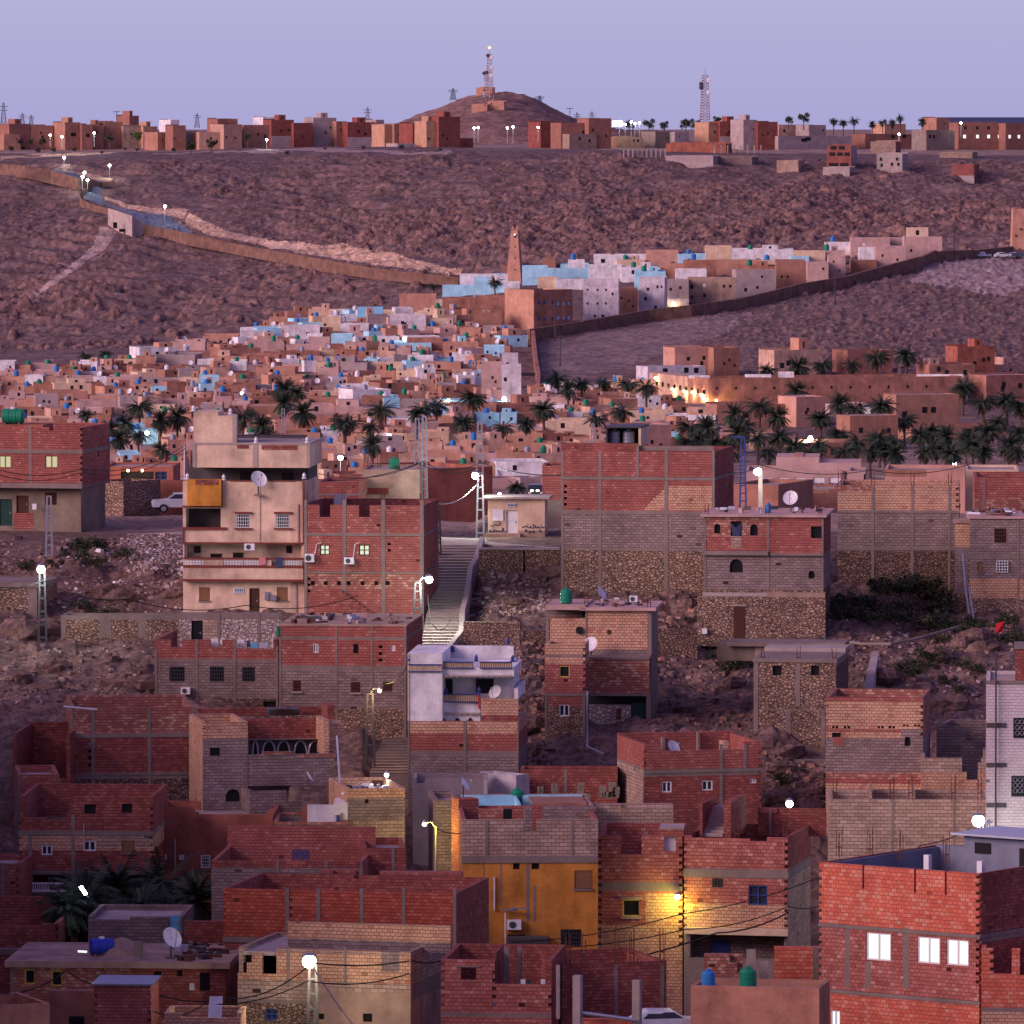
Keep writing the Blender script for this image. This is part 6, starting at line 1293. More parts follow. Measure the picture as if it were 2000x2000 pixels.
big(864, 940, 612, 582, 'terra2', 'dark terracotta house below the pale blue mosque', dep=6, upper=(.1, .4, .2, 'terra2')); big(927, 1000, 628, 580, 'terra2', 'dark brown house left of the arcaded brown building', dep=6, winlist=[(.1, .25, .2, None)]); big(925, 980, 645, 610, 'brown', 'brown house with a green door box below the blue mosque', dep=5, upper=(.3, .6, .4, 'terra3'))
wl = [(a, a + .055, v, 'bluem') for v in (.18, .62) for a in (.09, .24, .45)] + [(a, a + .05, v, 'lblue2') for v in (.2, .58) for a in (.60, .74, .88)]
rt, q, wd, dep, zr, z1 = big(1043, 1139, 640, 566, 'terra2', 'large brown building with rows of arched blue windows right of the minaret', dep=11, rot=-38, winlist=wl, side='terra1')  # side walls paler than the front: light on the left face put into colour
big(1139, 1208, 628, 545, 'pinkwall', 'tall whitish building with small square windows inside the town wall', dep=8, winlist=[(a, a + .05, v, None) for v in (.4, .72) for a in (.1, .38, .62)] + [(.3, .36, .1, None), (.8, .86, .62, None), (.52, .6, .08, None)], rot=3)
big(1208, 1245, 616, 563, 'brown', 'dark brown house between the two whitish buildings on the town wall', dep=7, winlist=[(.1, .2, .6, None), (.5, .6, .5, None), (.7, .8, .3, None)])
big(1248, 1298, 610, 542, 'pinkwall', 'second whitish building with a curved gable on the town wall', dep=8, rot=6, winlist=[(.3, .4, .62, None), (.68, .76, .7, None), (.85, .92, .7, None), (.2, .3, .35, None), (.6, .7, .1, None)])
big(1298, 1345, 600, 546, 'greyp', 'grey house with flaking white base on the town wall', dep=8, base='pinkwall', winlist=[(.2, .3, .6, None), (.6, .7, .65, None)])
big(1345, 1438, 590, 543, 'sand', 'long tan house with small windows on the town wall', dep=9, winlist=[(.03, .1, .55, None), (.04, .09, .15, None), (.3, .36, .62, 'twhite'), (.3, .36, .2, None), (.72, .77, .6, None), (.85, .9, .6, None)]); big(1438, 1516, 580, 527, 'greyp', 'grey plaster house with a slanting roof line on the town wall', dep=9, rot=-5, winlist=[(.62, .67, .7, None), (.5, .56, .3, None), (.2, .27, .2, None)])
big(1516, 1574, 565, 510, 'brown', 'dark red-brown house on the right half of the town wall', dep=9, winlist=[(.15, .22, .4, None), (.35, .42, .4, None)]); big(1577, 1618, 553, 512, 'pinkb', 'pink house with one window near the right part of the town wall', dep=8, winlist=[(.7, .8, .62, None)])
big(1618, 1651, 543, 500, 'pinkb', 'tall narrow pinkish house beside the pink house on the town wall', dep=8, winlist=[(.25, .35, .7, None), (.6, .7, .3, None)]); big(1662, 1712, 530, 508, 'brown', 'low brown house under the white terraces at the right of the town', dep=7)
big(1710, 1768, 522, 481, 'pinkb', 'grey-pink house below the white roof at the right end of town', dep=8, winlist=[(.2, .27, .5, None), (.7, .77, .3, None)]); big(1766, 1840, 508, 462, 'pinkb', 'large pink house with a cream roof block, last at the right end of town', dep=9, upper=(.1, .65, 2.2, 'cream2'), winlist=[(.15, .21, .35, None)])
big(1662, 1738, 496, 465, 'pinkb', 'pink house with a dish on its roof behind the white terraces', dep=7, winlist=[(.3, .36, .5, 'whitep')]); big(1735, 1770, 485, 464, 'pinkb', 'small pink house in front of the cream roof block', dep=6); big(1678, 1708, 516, 483, 'white', 'white house with a blue tank under the pink houses', dep=5)
for i, (a, b, y0, y1, kk) in enumerate(((1160, 1262, 520, 497, 'white'), (1205, 1260, 525, 507, 'cream2'), (1262, 1325, 512, 489, 'salmon'), (1325, 1390, 515, 496, 'lblue'), (1378, 1430, 516, 482, 'cream2'), (1430, 1550, 508, 487, 'white'), (1550, 1612, 518, 492, 'cream2'), (1612, 1662, 494, 473, 'white'), (1150, 1215, 545, 518, 'white'), (1215, 1290, 545, 522, 'white'), (1290, 1335, 545, 515, 'terra1'), (1335, 1400, 540, 508, 'terra2'), (1400, 1480, 532, 508, 'terra1'), (1240, 1300, 560, 530, 'lblue'), (1320, 1380, 548, 526, 'white'), (1480, 1540, 525, 508, 'cream2'), (1545, 1580, 522, 500, 'lblue'), (1440, 1520, 545, 520, 'terra2'), (1060, 1085, 530, 503, 'brown'), (1110, 1142, 535, 508, 'white'), (1095, 1150, 530, 516, 'lblue'), (1600, 1650, 512, 490, 'pinkb'), (978, 996, 545, 519, 'brown'))):
    key = ('hill', kk); n = cnt.get(key, 0); cnt[key] = n + 1
    rt, q, wd, dep, zr, z1 = big(a, b, y0 + 6, y1, kk, '%s %s roofed block on the ridge of the old town, right of the minaret' % (ORD[n], CN[kk]), dep=6, wins=1 if i % 3 == 0 else 0, upper=(.5, .75, 1.2, kk) if i % 4 == 1 else None)
    if i % 2: 
        kt = 'tgreen' if i % 4 == 1 else 'tblue'; n = tc_.get((kt, 'r'), 0); tc_[(kt, 'r')] = n + 1
        TK[kt].put(q(wd * .3, 1.4, zr + .2), '%s %s tank on the ridge roofs right of the minaret' % (ORD[n], kt[1:]), 1.3, group='water tanks of the old town')
for i, (a, b, y0, y1, kk) in enumerate(((698, 748, 640, 600, 'lblue2'), (762, 832, 655, 616, 'pinkwall'), (832, 880, 650, 622, 'cream2'), (900, 936, 655, 642, 'lblue2'), (943, 1004, 662, 637, 'greyp'), (945, 985, 705, 677, 'lblue'), (980, 1012, 735, 690, 'pinkwall'), (940, 982, 778, 708, 'pinkb'), (980, 1018, 790, 712, 'pinkwall'), (629, 666, 655, 619, 'cream2'), (664, 720, 660, 633, 'white'), (700, 780, 682, 657, 'white'), (795, 865, 690, 660, 'terra2'), (865, 935, 700, 668, 'terra1'), (470, 522, 672, 646, 'pinkwall'), (525, 560, 648, 622, 'terra1'), (555, 625, 668, 636, 'pinkwall'))):
    key = ('slope', kk); n = cnt.get(key, 0); cnt[key] = n + 1
    big(a, b, y0, y1, kk, '%s %s house on the upper town slope left of the alley' % (ORD[n], CN.get(kk, 'whitish pink')), dep=5, wins=2 if i % 2 else 1)
# town wall
def wallrun(label, pts, hh, k='terra2', dm=(1400, 1990), name='town_wall', th=.8, cat='wall', cap=None):
    m = MB(); B = [tground(x, y, *dm) for x, y in pts]
    for (a, b), h0 in zip(zip(B, B[1:]), hh):
        dv = (b - a); dv.z = 0; n = Vector((-dv.y, dv.x, 0)).normalized() * th
        m.hexa([a - Vector((0, 0, 4)), b - Vector((0, 0, 4)), b + n - Vector((0, 0, 4)), a + n - Vector((0, 0, 4)), a + Vector((0, 0, h0)), b + Vector((0, 0, h0)), b + n + Vector((0, 0, h0)), a + n + Vector((0, 0, h0))], k)
        if cap: m.hexa([a - n * .15 + Vector((0, 0, h0)), b - n * .15 + Vector((0, 0, h0)), b + n * 1.15 + Vector((0, 0, h0)), a + n * 1.15 + Vector((0, 0, h0))] + [v + Vector((0, 0, h0 + .25)) for v in (a - n * .15, b - n * .15, b + n * 1.15, a + n * 1.15)], cap)
    return solo(m, name, B[0], label, cat)
wallrun('long brown mud town wall climbing right along the foot of the old town', [(1035, 664), (1140, 648), (1265, 627), (1350, 618), (1445, 605), (1500, 592), (1555, 578), (1662, 560), (1800, 523), (1830, 509), (1905, 506), (1980, 498)], [2.4, 2.5, 2.6, 2.6, 2.6, 2.6, 2.7, 2.8, 2.6, 2.3, 2.2], 'wallbrown')
wallrun('steep brown wall dropping beside the alley at the right edge of the lower town', [(1037, 662), (1040, 690), (1043, 720), (1048, 750), (1047, 770)], [2.2, 2.2, 2.2, 2.2], 'terra2')
p = tground(1987, 484, 1500, 1990); m = MB(); c = P(2005, 484, p.y); s = F / p.y; hw0, hw1 = 31 / s, 28 / s
m.hexa([c + Vector((x * hw0, y * hw0, -3)) for x, y in ((-1, -1), (1, -1), (1, 1), (-1, 1))] + [c + Vector((x * hw1, y * hw1, 76 / s)) for x, y in ((-1, -1), (1, -1), (1, 1), (-1, 1))], 'terra1')
for i in range(3): m.box(c + Vector((-hw1 + .6 + i * 1.2, -hw0 - .02, 3 + i * 1.7)), .3, .3, .5, 'dark')
solo(m, 'watch_tower', c, 'square brown watch tower at the right edge above the parked cars', 'tower')
for i, (x, kk, lab) in enumerate(((1918, PICK, 'white pickup parked by the town wall, leftmost of the parked cars'), (1958, CARW, 'white car parked second from left by the watch tower'), (1977, CARW, 'white car parked beside the dark car by the watch tower'), (1993, CARD, 'dark blue car parked at the right edge by the watch tower'))):
    p = tground(x, 505, 1500, 1990); kk.put(p + Vector((0, 0, .1)), lab, 1.0, math.radians(R.uniform(-15, 200)))
# school fort with lit left side
GF = 'buildings beyond the palm grove'
def rb(x0, x1, yb, yt, col, label, **k): return thouse(x0, x1, yb, yt, {'terra2': 'plat1', 'terra1': 'salmon' if x1 - x0 < 80 else 'terra2'}.get(col, col), label, group=GF, name='mud_house', rot=k.pop('rot', R.uniform(-30, -16)), **k)
rt, q, wd, dep, zr, z1 = rb(1383, 1905, 805, 739, 'terra1', 'long low brown fort-like building with a lit left wing beyond the palm grove', dep=14, d=1400, rot=-15, winlist=[(.03 + i * .075, .036 + i * .075, .66, None) for i in range(12)], par=.6, p=P(1640, 805, 1400))
m = MB(); a = P(1383, 805, 1400); b = P(1268, 775, 1442); up = 65 / F * 1400
n = Vector((.5, 1, 0)); m.hexa([a - Vector((0, 0, 3)), a + Vector((.02, 8, -3)), b + Vector((2, 8, -3)), b - Vector((0, 0, 3)), a + Vector((0, 0, up)), a + Vector((.02, 8, up)), b + Vector((2, 8, up * .75)), b + Vector((0, 0, up * .75))], 'terra3'); wg = m.build('wing', rt)
for i in range(9):
    t = .06 + i * .1; v = a.lerp(b, t); m = MB(); m.box(v + Vector((-.1, -.35, up * (1 - .25 * t) * .52)), .45, .3, .9, 'dark'); m.build('window', rt)
m = MB(); 
for y0, y1, x0, x1 in ((733, 739, 1345, 1385), (731, 737, 1455, 1505), (726, 738, 1520, 1550), (731, 738, 1790, 1880)):
    v = P(x0, y1, 1409 + max(0, (x0 - 1383)) * .027); m.hexa([v, v + Vector(((x1 - x0) / 9.67, 0, 0)), v + Vector(((x1 - x0) / 9.67, .3, 0)), v + Vector((0, .3, 0))] + [w + Vector((0, 0, (y1 - y0) / 9.67)) for w in (v, v + Vector(((x1 - x0) / 9.67, 0, 0)), v + Vector(((x1 - x0) / 9.67, .3, 0)), v + Vector((0, .3, 0)))], 'white')
m.build('parapet', rt)
for i, (x, y, pw) in enumerate(((1280, 738, 0), (1313, 760, 1), (1336, 764, 1), (1352, 766, 1), (1369, 771, 1), (1377, 781, 1), (1399, 782, 1))):
    t = (1383 - x) / 115; dd = 1400 + max(0, t) * 42 - 1.6; v = P(x, y, dd)
    lamp('wall_lamp', '%s from the left of the glowing lamps on the fort-like building wing' % ('first', 'second', 'third', 'fourth', 'fifth', 'sixth', 'seventh')[i], v + Vector((0, 1.0, 0)), v, 'lampo', 1100 if pw else 300, 'wall', 'wall lamps of the fort-like building', .26, cat='wall lamp')
rb(1348, 1402, 812, 790, 'cream2', 'small cream block below the lit wing of the fort-like building', dep=5, d=1390, p=P(1375, 812, 1390))
for x0, x1, yb, yt, kk, lab, up in ((1512, 1620, 738, 684, 'terra3', 'tan house with a roof room above the fort-like building', (.6, .8, 2.4, 'terra1')), (1318, 1396, 738, 679, 'terra1', 'pinkish house with white roof edges left of the tan house', None), (1394, 1450, 738, 679, 'terra2', 'darker brick house with a white awning beside the pinkish house', None), (1265, 1385, 745, 716, 'pinkwall', 'low white house on the left above the lit wing', None), (1655, 1755, 735, 684, 'terra1', 'brown house half hidden by two tall palms above the fort', None), (1870, 1948, 745, 677, 'redplas', 'dark red two level building with a roof box at the upper right', (.55, .75, 1.5, 'redplas')), (1815, 1912, 745, 712, 'terra1', 'low terracotta house under the dark red building', (.1, .3, 1.2, 'terra3')), (1940, 1995, 745, 712, 'terra1', 'terracotta house with a blue tank at the right edge', (.6, .8, 1.4, 'terra3')), (1926, 2030, 790, 733, 'terra1', 'large brown house at the right edge above the palm grove', None),
    (1630, 1775, 790, 757, 'pinkwall', 'low whitish building before the fort-like building', (.6, 1.0, .8, 'pinkwall')), (1750, 1880, 842, 771, 'terra2', 'big dark brown house with rows of small holes among the palms', None), (1400, 1555, 835, 790, 'terra2', 'brown house behind the left part of the palm grove', None), (1555, 1620, 835, 775, 'terra1', 'tall brown house among the middle palms', None), (1620, 1700, 812, 788, 'pinkb', 'pale pink house with a white roof between the middle palms', None), (1700, 1760, 815, 795, 'white', 'white roofed house behind the middle palms', None), (1660, 1760, 880, 812, 'brown', 'dark brown building low among the palms', None), (1780, 1990, 860, 835, 'terra2', 'long low terracotta wall building behind the front palms', None), (1560, 1700, 905, 865, 'brown', 'dark house under the front palms beside the lamp', None), (1193, 1338, 804, 779, 'terra2', 'brown house left of the lit wing with two side colours', None), (1320, 1390, 850, 825, 'terra1', 'small terracotta house left of the palm grove', (.2, .5, 1., 'terra1')), (1246, 1320, 905, 830, 'terra1', 'terracotta house with arched windows right behind the roof tanks', None), (1385, 1440, 905, 880, 'salmon', 'low salmon house behind the lattice pole', None), (1490, 1560, 880, 850, 'sand', 'small sandy house hidden in the palm grove', None)):
    rb(x0, x1, yb, yt, kk, lab, upper=up, wins=3, dep=7)
# ---- palms
PX = """272,798,50 346,816,55 315,823,50 246,830,45 235,860,45 270,852,45 214,841,40 475,816,55 511,834,50 554,762,50 580,769,45 554,790,50 594,809,58 672,830,50 167,696,28 206,693,26 427,675,30 167,812,34 315,881,36 744,802,54 674,828,48 722,835,40 728,871,52 828,802,46 853,795,50 925,780,56 904,828,52 815,812,44 983,838,42 1027,831,44 1063,802,56 1088,741,50 1110,762,44 1135,753,36 1179,751,34 1226,753,36 1262,759,50 1164,820,44 1215,806,48 967,552,32 847,560,22
1497,726,38 1557,719,46 1606,715,42 1664,715,42 1713,701,52 1769,697,52 1554,766,44 1483,795,52 1517,817,50 1604,820,50 1640,791,48 1671,802,50 1722,795,52 1767,824,50 1880,759,54 1921,788,52 1967,784,52 1994,798,50 1347,838,54 1380,838,56 1434,813,54 1524,856,54 1673,867,54 1717,860,54 1749,867,52 1796,853,54 1847,856,56 1887,864,54 1930,846,56 1970,874,56 1807,884,54 1553,875,54 1440,850,54 1480,858,52 1420,885,54 1500,885,52 1580,888,50 1650,885,54 1730,880,54 1830,880,54 1900,872,54 1985,885,54 1365,860,52 1455,835,50 1820,845,52 1950,830,52 1600,872,50 1640,850,46 1700,884,50 1750,890,50 1860,890,52 1920,884,52 1990,850,54 1400,868,50 1345,868,46 1010,955,40 1385,888,40"""
pz = [(300, 'left of the cream house tower'), (640, 'behind the cream house'), (780, 'above the red column house'), (960, 'around the lattice poles'), (1140, 'above the utility hut'), (1310, 'above the big red building'), (1470, 'in the left of the palm grove'), (1620, 'in the middle of the palm grove'), (1780, 'in the right middle of the palm grove'), (3000, 'at the right end of the palm grove')]
pc = {}
for tok in PX.split():
    x, y, wd = map(float, tok.split(',')); yg = y + (wd * 1.0 if wd > 30 else wd * .8)
    p = tground(x, yg, 1050, 1990); s = F / p.y
    zn = next(n for mx_, n in pz if x < mx_); lv = 'upper' if y < 760 else ('lower' if y > 850 else 'middle'); sz = 'small ' if wd < 40 else ('wide ' if wd > 53 else '')
    key = (zn, lv, sz); n = pc.get(key, 0); pc[key] = n + 1
    if (x, y) == (967, 552): lab = 'lone palm standing before the pale blue mosque, left of the minaret'
    else: lab = '%sdate palm, %s of the %s ones %s' % (sz, ORD[n], lv, zn)
    i = rs.randrange(4); base = (wd / s) / 3.95 * rs.uniform(.85, 1.12); zs = ((yg - y) / s + .2) / (6.5, 6.2, 6.8, 5.0)[i]
    PALM[i].put(p, lab, (base, base, zs), rs.uniform(0, 6.28))
for j, (x, y, d, sc_) in enumerate(((165, 1755, 383, .85), (228, 1742, 386, .95), (320, 1738, 387, 1.0), (385, 1765, 384, .85), (275, 1770, 381, .7), (130, 1775, 381, .7))):
    p = P(x, y, d); i = j % 4; p.z -= (6.5, 6.2, 6.8, 5.0)[i] * sc_ * .9
    PALM[i].put(p, '%s of the dark palms standing in the yard below the white balustrade' % ORD[j], (sc_, sc_, sc_ * .9), j * 1.3, group='dark palms at the lower left')
# ================================================================== plateau and far hillside
GP = 'houses on the plateau'
def ph(x0, x1, yb, yt, col, label, side=None, rot=8, dep=9, d=None, **k):
    p = tground((x0 + x1) / 2, yb, 2180, 2600); d = d or p.y
    return thouse(x0, x1, yb, yt, col, label, p=p, d=d, rot=rot, dep=dep, side=side, group=GP, **k)
PL = [(18, 64, 284, 242, 'terra2', 'dark tan house with a roof box, leftmost on the plateau', 1), (60, 106, 283, 245, 'terra1', 'tan house second from the left on the plateau', 0), (8, 40, 285, 262, 'terra1', 'low tan shed at the far left of the plateau', 0), (127, 160, 284, 239, 'terra1', 'house with one large dark opening on the left plateau', 1), (160, 182, 284, 243, 'redplas', 'narrow reddish house beside the dark opening house', 0), (181, 204, 283, 244, 'brown', 'brown house left of the power pole on the plateau', 1), (204, 242, 282, 238, 'terra1', 'tan house behind the power pole on the plateau', 0),
  (241, 292, 282, 246, 'ochre2', 'dim ochre house lit by a street lamp on the left plateau', 0), (253, 274, 276, 226, 'terra2', 'house with a blue topped roof room on the left plateau', 1), (280, 310, 282, 247, 'cream2', 'cream house glowing in lamp light on the left plateau', 1), (308, 340, 288, 258, 'terra1', 'low stepped terracotta house on the left plateau', 0), (338, 364, 290, 245, 'terra2', 'terracotta house with battlement notches on the plateau', 0), (362, 390, 288, 256, 'greyp', 'grey sided house beside the notched terracotta house', 0), (333, 352, 262, 234, 'white', 'small white house peeping over the notched house', 0), (389, 438, 290, 258, 'terra3', 'pinkish walled house with vertical slots on the plateau', 0), (425, 445, 264, 232, 'terra2', 'narrow tower room behind the slotted house', 0), (437, 478, 290, 243, 'terra3', 'rounded pale tan building in the middle of the plateau row', 0), (476, 530, 288, 244, 'terra1', 'long tan building with a lamp at its right end', 0), (440, 465, 262, 232, 'brown', 'brown roof room behind the rounded tan building', 0), (514, 540, 262, 229, 'white', 'white roof house behind the long tan building', 0),
  (530, 576, 283, 234, 'red', 'tall red brick house over a grey base on the plateau', 1), (574, 614, 283, 240, 'red', 'lower red brick house beside the tall red one', 0), (612, 660, 281, 230, 'greyp', 'grey unplastered building with a roof box on the plateau', 1), (657, 680, 281, 237, 'terra1', 'tan left half of the wide plateau brick house', 0), (679, 736, 282, 239, 'red', 'wide red brick house over a grey floor on the plateau', 1), (735, 752, 279, 234, 'greyp', 'slim grey house with a green tank on the plateau', 0), (751, 772, 296, 243, 'cream2', 'cream lit left face of the plateau corner house', 0), (770, 808, 296, 242, 'terra1', 'terracotta house with a grey shed in front on the plateau', 0), (776, 814, 300, 280, 'greyp', 'grey shed in front of the terracotta plateau house', 0), (806, 834, 298, 241, 'red', 'narrow red brick house beside the grey shed', 0), (833, 858, 300, 237, 'cream', 'cream faced left half of the tallest plateau house', 1), (857, 905, 300, 228, 'red', 'tallest red brick house on the plateau, below the mast hill', 1), (889, 926, 296, 270, 'red', 'low red brick annex right of the tallest plateau house', 0),
  (1056, 1112, 285, 238, 'red', 'red brick house over pale columns right of the mast hill', 0), (1096, 1160, 288, 240, 'redplas', 'brown brick building right of the red house over columns', 0), (1112, 1172, 289, 262, 'blockl', 'low tan block building before the brown brick building', 0), (1150, 1198, 288, 231, 'redplas', 'tall end of the brown brick building with a roof box', 0), (1205, 1262, 284, 268, 'cream2', 'low pale wall house right of the brown building', 0), (1280, 1318, 282, 257, 'block', 'grey block house left of the tall red and white mast', 0), (1318, 1350, 282, 258, 'greyp', 'grey house with a dark gate left of the mast', 0), (1384, 1408, 281, 239, 'cream', 'cream left face of the brick house at the mast', 0), (1406, 1452, 281, 237, 'red', 'red brick house over a grey floor right of the mast', 1), (1452, 1482, 283, 234, 'greyp', 'grey sided house with a roof box right of the mast', 1), (1480, 1521, 283, 238, 'red', 'small red brick house beside the grey roof box house', 0),
  (1521, 1583, 272, 244, 'salmon', 'low salmon pink house behind the sheds', 0), (1580, 1618, 274, 244, 'greyp', 'grey flat shed right of the salmon house', 0), (1520, 1690, 283, 266, 'greyp', 'long low grey wall building on the right plateau', 0), (1690, 1800, 278, 262, 'terra2', 'low reddish wall building on the right plateau', 0), (1728, 1775, 262, 242, 'cream2', 'small cream house among the right plateau palms', 0), (1809, 1874, 285, 254, 'block', 'tan block house with a dark side near the long school building', 0), (1829, 1860, 262, 230, 'terra1', 'terracotta tower block beside the dark hangar roof', 0), (1872, 1968, 280, 240, 'terra2', 'long brown school building with a row of lit windows', 0), (1964, 2030, 280, 241, 'redplas', 'darker right end of the long school building', 0)]
for x0, x1, yb, yt, kk, lab, up in PL:
    wl = None
    if 'lit windows' in lab: wl = [(i, i + .06, .25, 'litw') for i in (.1, .38, .62, .85)] + [(i, i + .05, .68, None) for i in (.12, .38, .62, .85)]
    if 'darker right' in lab: wl = [(i, i + .08, .25, 'litw') for i in (.1, .42)]
    if 'dark opening' in lab: wl = [(.38, .72, .40, None)]
    kk = {'terra1': 'plat1', 'terra2': 'plat2', 'terra3': 'plat3', 'red': 'redd', 'redplas': 'plat2', 'cream2': 'cream', 'ochre2': 'sand', 'salmon': 'terra3'}.get(kk, kk)
    thouse(x0, x1, yb, yt, kk, lab, p=P((x0 + x1) / 2, yb, 2235 + (300 - yb) * 4), rot=R.uniform(-32, -16), dep=9, upper=(.45, .75, 1.6, kk) if up else None, name='plateau_house', wins=0 if wl else (2 if (x1 - x0) > 40 else 1), winlist=wl, group=GP, base='greyp' if 'grey base' in lab or 'grey floor' in lab else None)
# dark hangar roof, sheds
m = MB(); a = P(1809, 246, 2420); b = P(2040, 246, 2420); zt = P(0, 229, 2420).z
m.hexa([a, b, b + Vector((0, 40, 0)), a + Vector((0, 40, 0)), Vector((a.x + 5, a.y + 3, zt)), Vector((b.x, b.y + 3, zt)), Vector((b.x, b.y + 37, zt)), Vector((a.x + 5, a.y + 37, zt))], 'navy'); solo(m, 'hangar', a, 'long dark blue hangar roof on the right horizon', 'hangar')
# unfinished houses on the right slope
GS = 'unfinished houses on the far slope'
def us(x0, x1, yb, yt, col, lab, **k): 
    p = tground((x0 + x1) / 2, yb, 2100, 2400); return thouse(x0, x1, yb, yt, col, lab, p=p, group=GS, name='unfinished_house', rot=14, dep=9, **k)
us(1615, 1663, 330, 284, 'red', 'three level unfinished red brick house with dark openings on the right slope', side='greyp', winlist=[(.1, .35, .55, None), (.42, .66, .55, None), (.72, .95, .55, None), (.15, .4, .82, None), (.5, .75, .82, None), (.08, .48, .1, None), (.55, .9, .1, None)], base=None)
us(1607, 1660, 338, 326, 'concl', 'pale concrete platform under the three level unfinished house')
us(1712, 1763, 337, 300, 'concl', 'grey two level house with small dark windows on the right slope', winlist=[(.12, .22, .62, None), (.75, .85, .62, None), (.15, .25, .3, None), (.5, .58, .2, 'terra1'), (.55, .65, .35, None), (.8, .9, .35, None)], side='greyp')
us(1700, 1750, 300, 276, 'blockl', 'tan block house behind the grey two level house on the right slope', side='red'); us(1860, 1903, 347, 321, 'red', 'low red and grey walled plot house alone on the right slope', base='greyp'); us(1517, 1560, 335, 313, 'sand', 'low tan walled plot on the slope left of the unfinished houses', par=1.5); us(1300, 1420, 297, 280, 'redplas', 'dark long wall with posts below the mast on the plateau edge'); us(1300, 1395, 322, 304, 'greyp', 'grey foundation wall with bare columns at the plateau edge'); us(1835, 1900, 308, 297, 'blockl', 'low tan wall plot near the right edge slope', par=1.2); us(1395, 1470, 320, 306, 'block', 'short grey foundation block at the plateau edge')
for i, x in enumerate(list(range(1218, 1300, 9)) + list(range(1395, 1495, 13))):
    b = tground(x, 300 if x > 1390 else 308, 2100, 2400); m = MB(); m.box(b - Vector((0, 0, 1)), .4, .4, 3.6, 'concl')
    solo(m, 'column', b, 'bare pale concrete column at the plateau edge, %s of the %s row' % (ORD[i if i < 10 else i - 10], 'left' if i < 10 else 'right'), 'column', 'bare columns at the plateau edge')
# masts and pylons
def mast(x, yb, yt, w0, label, k1='mastred', k2='greyp', d=2860, n=14, dishes=(), name='radio_mast', wt=None, cat='mast', group=None):
    b = P(x, yb, d); h = (yb - yt) / F * d; w1 = wt or w0 * .45; rt = root(name, b, label, cat, group); cor = lambda z: [(sx * (w0 + (w1 - w0) * z / h) / 2, sy * (w0 + (w1 - w0) * z / h) / 2) for sx, sy in ((-1, -1), (1, -1), (1, 1), (-1, 1))]
    m = MB(); bm_ = MB()
    for i in range(n):
        z0, z1 = h * i / n, h * (i + 1) / n; c0, c1 = cor(z0), cor(z1); k = k1 if (i // 2) % 2 else k2
        for j in range(4):
            p, q = Vector((*c0[j], z0)) + b, Vector((*c1[j], z1)) + b; m.tube([p, q], .13, k, 4, cap=False); q2 = Vector((*c1[(j + 1) % 4], z1)) + b; bm_.tube([p, q2], .07, k, 4, cap=False); bm_.tube([q, q2], .07, k, 4, cap=False)
    m.build('legs', rt); bm_.build('bracing', rt)
    if dishes:
        for dz, dx in dishes:
            m = MB(); m.lathe(b + Vector((dx, -w1, h * dz)), [(.2, 0), (.75, .1), (.75, .5), (.6, .55)], 'twhite' if dx > 0 else 'metald', 10, 'y'); m.build('drum_antenna', rt)
        m = MB(); m.tube([b + Vector((0, 0, h)), b + Vector((0, 0, h + 2.2))], .1, k2, 5); m.build('antenna', rt)
    return rt, b, h
rt, b, h = mast(956, 200, 106, 3.4, 'tall red and white lattice mast with a red beacon on top of the mast hill', d=2790, dishes=((.93, .9), (.97, -.6), (.62, -1.0), (.72, .9), (.55, .8)), n=16, wt=1.3)
m = MB(); m.lathe(b + Vector((0, 0, h + 2)), [(.3, 0), (.6, .5), (.3, 1)], 'red_lamp', 8); m.build('beacon', rt)
mast(950, 190, 138, 2.6, 'shorter grey lattice mast beside the tall mast on the hill', 'metal', 'twhite', 2800, 10, ((.95, .9), (.9, -.9)), wt=1.4)
mast(1377, 244, 147, 3.3, 'red and white lattice mast standing alone on the right plateau', d=2330, n=18, dishes=((.82, -1.3), (.75, -1.3), (.65, 1.1), (.9, 1.2)), wt=1.8)
def pylon(x, yb, yt, label, d=3600):
    rt, b, h = mast(x, yb, yt, 2.6, label, 'metald', 'metald', d, 7, name='power_pylon', wt=.5, cat='pylon', group='power pylons on the horizon'); m = MB()
    for t in (.72, .86): m.tube([b + Vector((-1.9, 0, h * t)), b + Vector((1.9, 0, h * t))], .11, 'metald', 4)
    m.build('crossarm', rt)
for x, yb, yt, lab, d in ((7, 252, 201, 'tallest power pylon at the far left horizon', 3000), (44, 248, 221, 'second small power pylon from the left on the horizon', 3600), (61, 248, 225, 'third tiny power pylon from the left on the horizon', 3900), (385, 250, 222, 'small power pylon above the plateau centre left', 3600), (718, 245, 210, 'power pylon above the wide brick house', 3400), (885, 196, 173, 'power pylon on the left flank of the mast hill', 2870), (1054, 204, 187, 'small pole frame on the right flank of the mast hill', 2870), (1127, 248, 220, 'small pylon right of the mast hill', 3600), (1156, 248, 218, 'second small pylon right of the mast hill', 3600)): pylon(x, yb, yt, lab, d)
def ppole(x, yb, yt, label, d, arm=1.2):
    b = P(x, yb, d); h = (yb - yt) / F * d; rt = root('power_pole', b, label, 'power pole', 'power poles'); m = MB(); m.tube([b - Vector((0, 0, 1)), b + Vector((0, 0, h))], .16, 'metald', 6, .1); m.build('pole', rt); m = MB(); m.tube([b + Vector((-arm, 0, h * .97)), b + Vector((arm, 0, h * .97))], .1, 'metald', 5); m.build('crossarm', rt)
ppole(228, 262, 217, 'dark power pole with crossarm in front of the left plateau house', 2320); ppole(1113, 240, 211, 'dark power pole right of the mast hill', 2400)
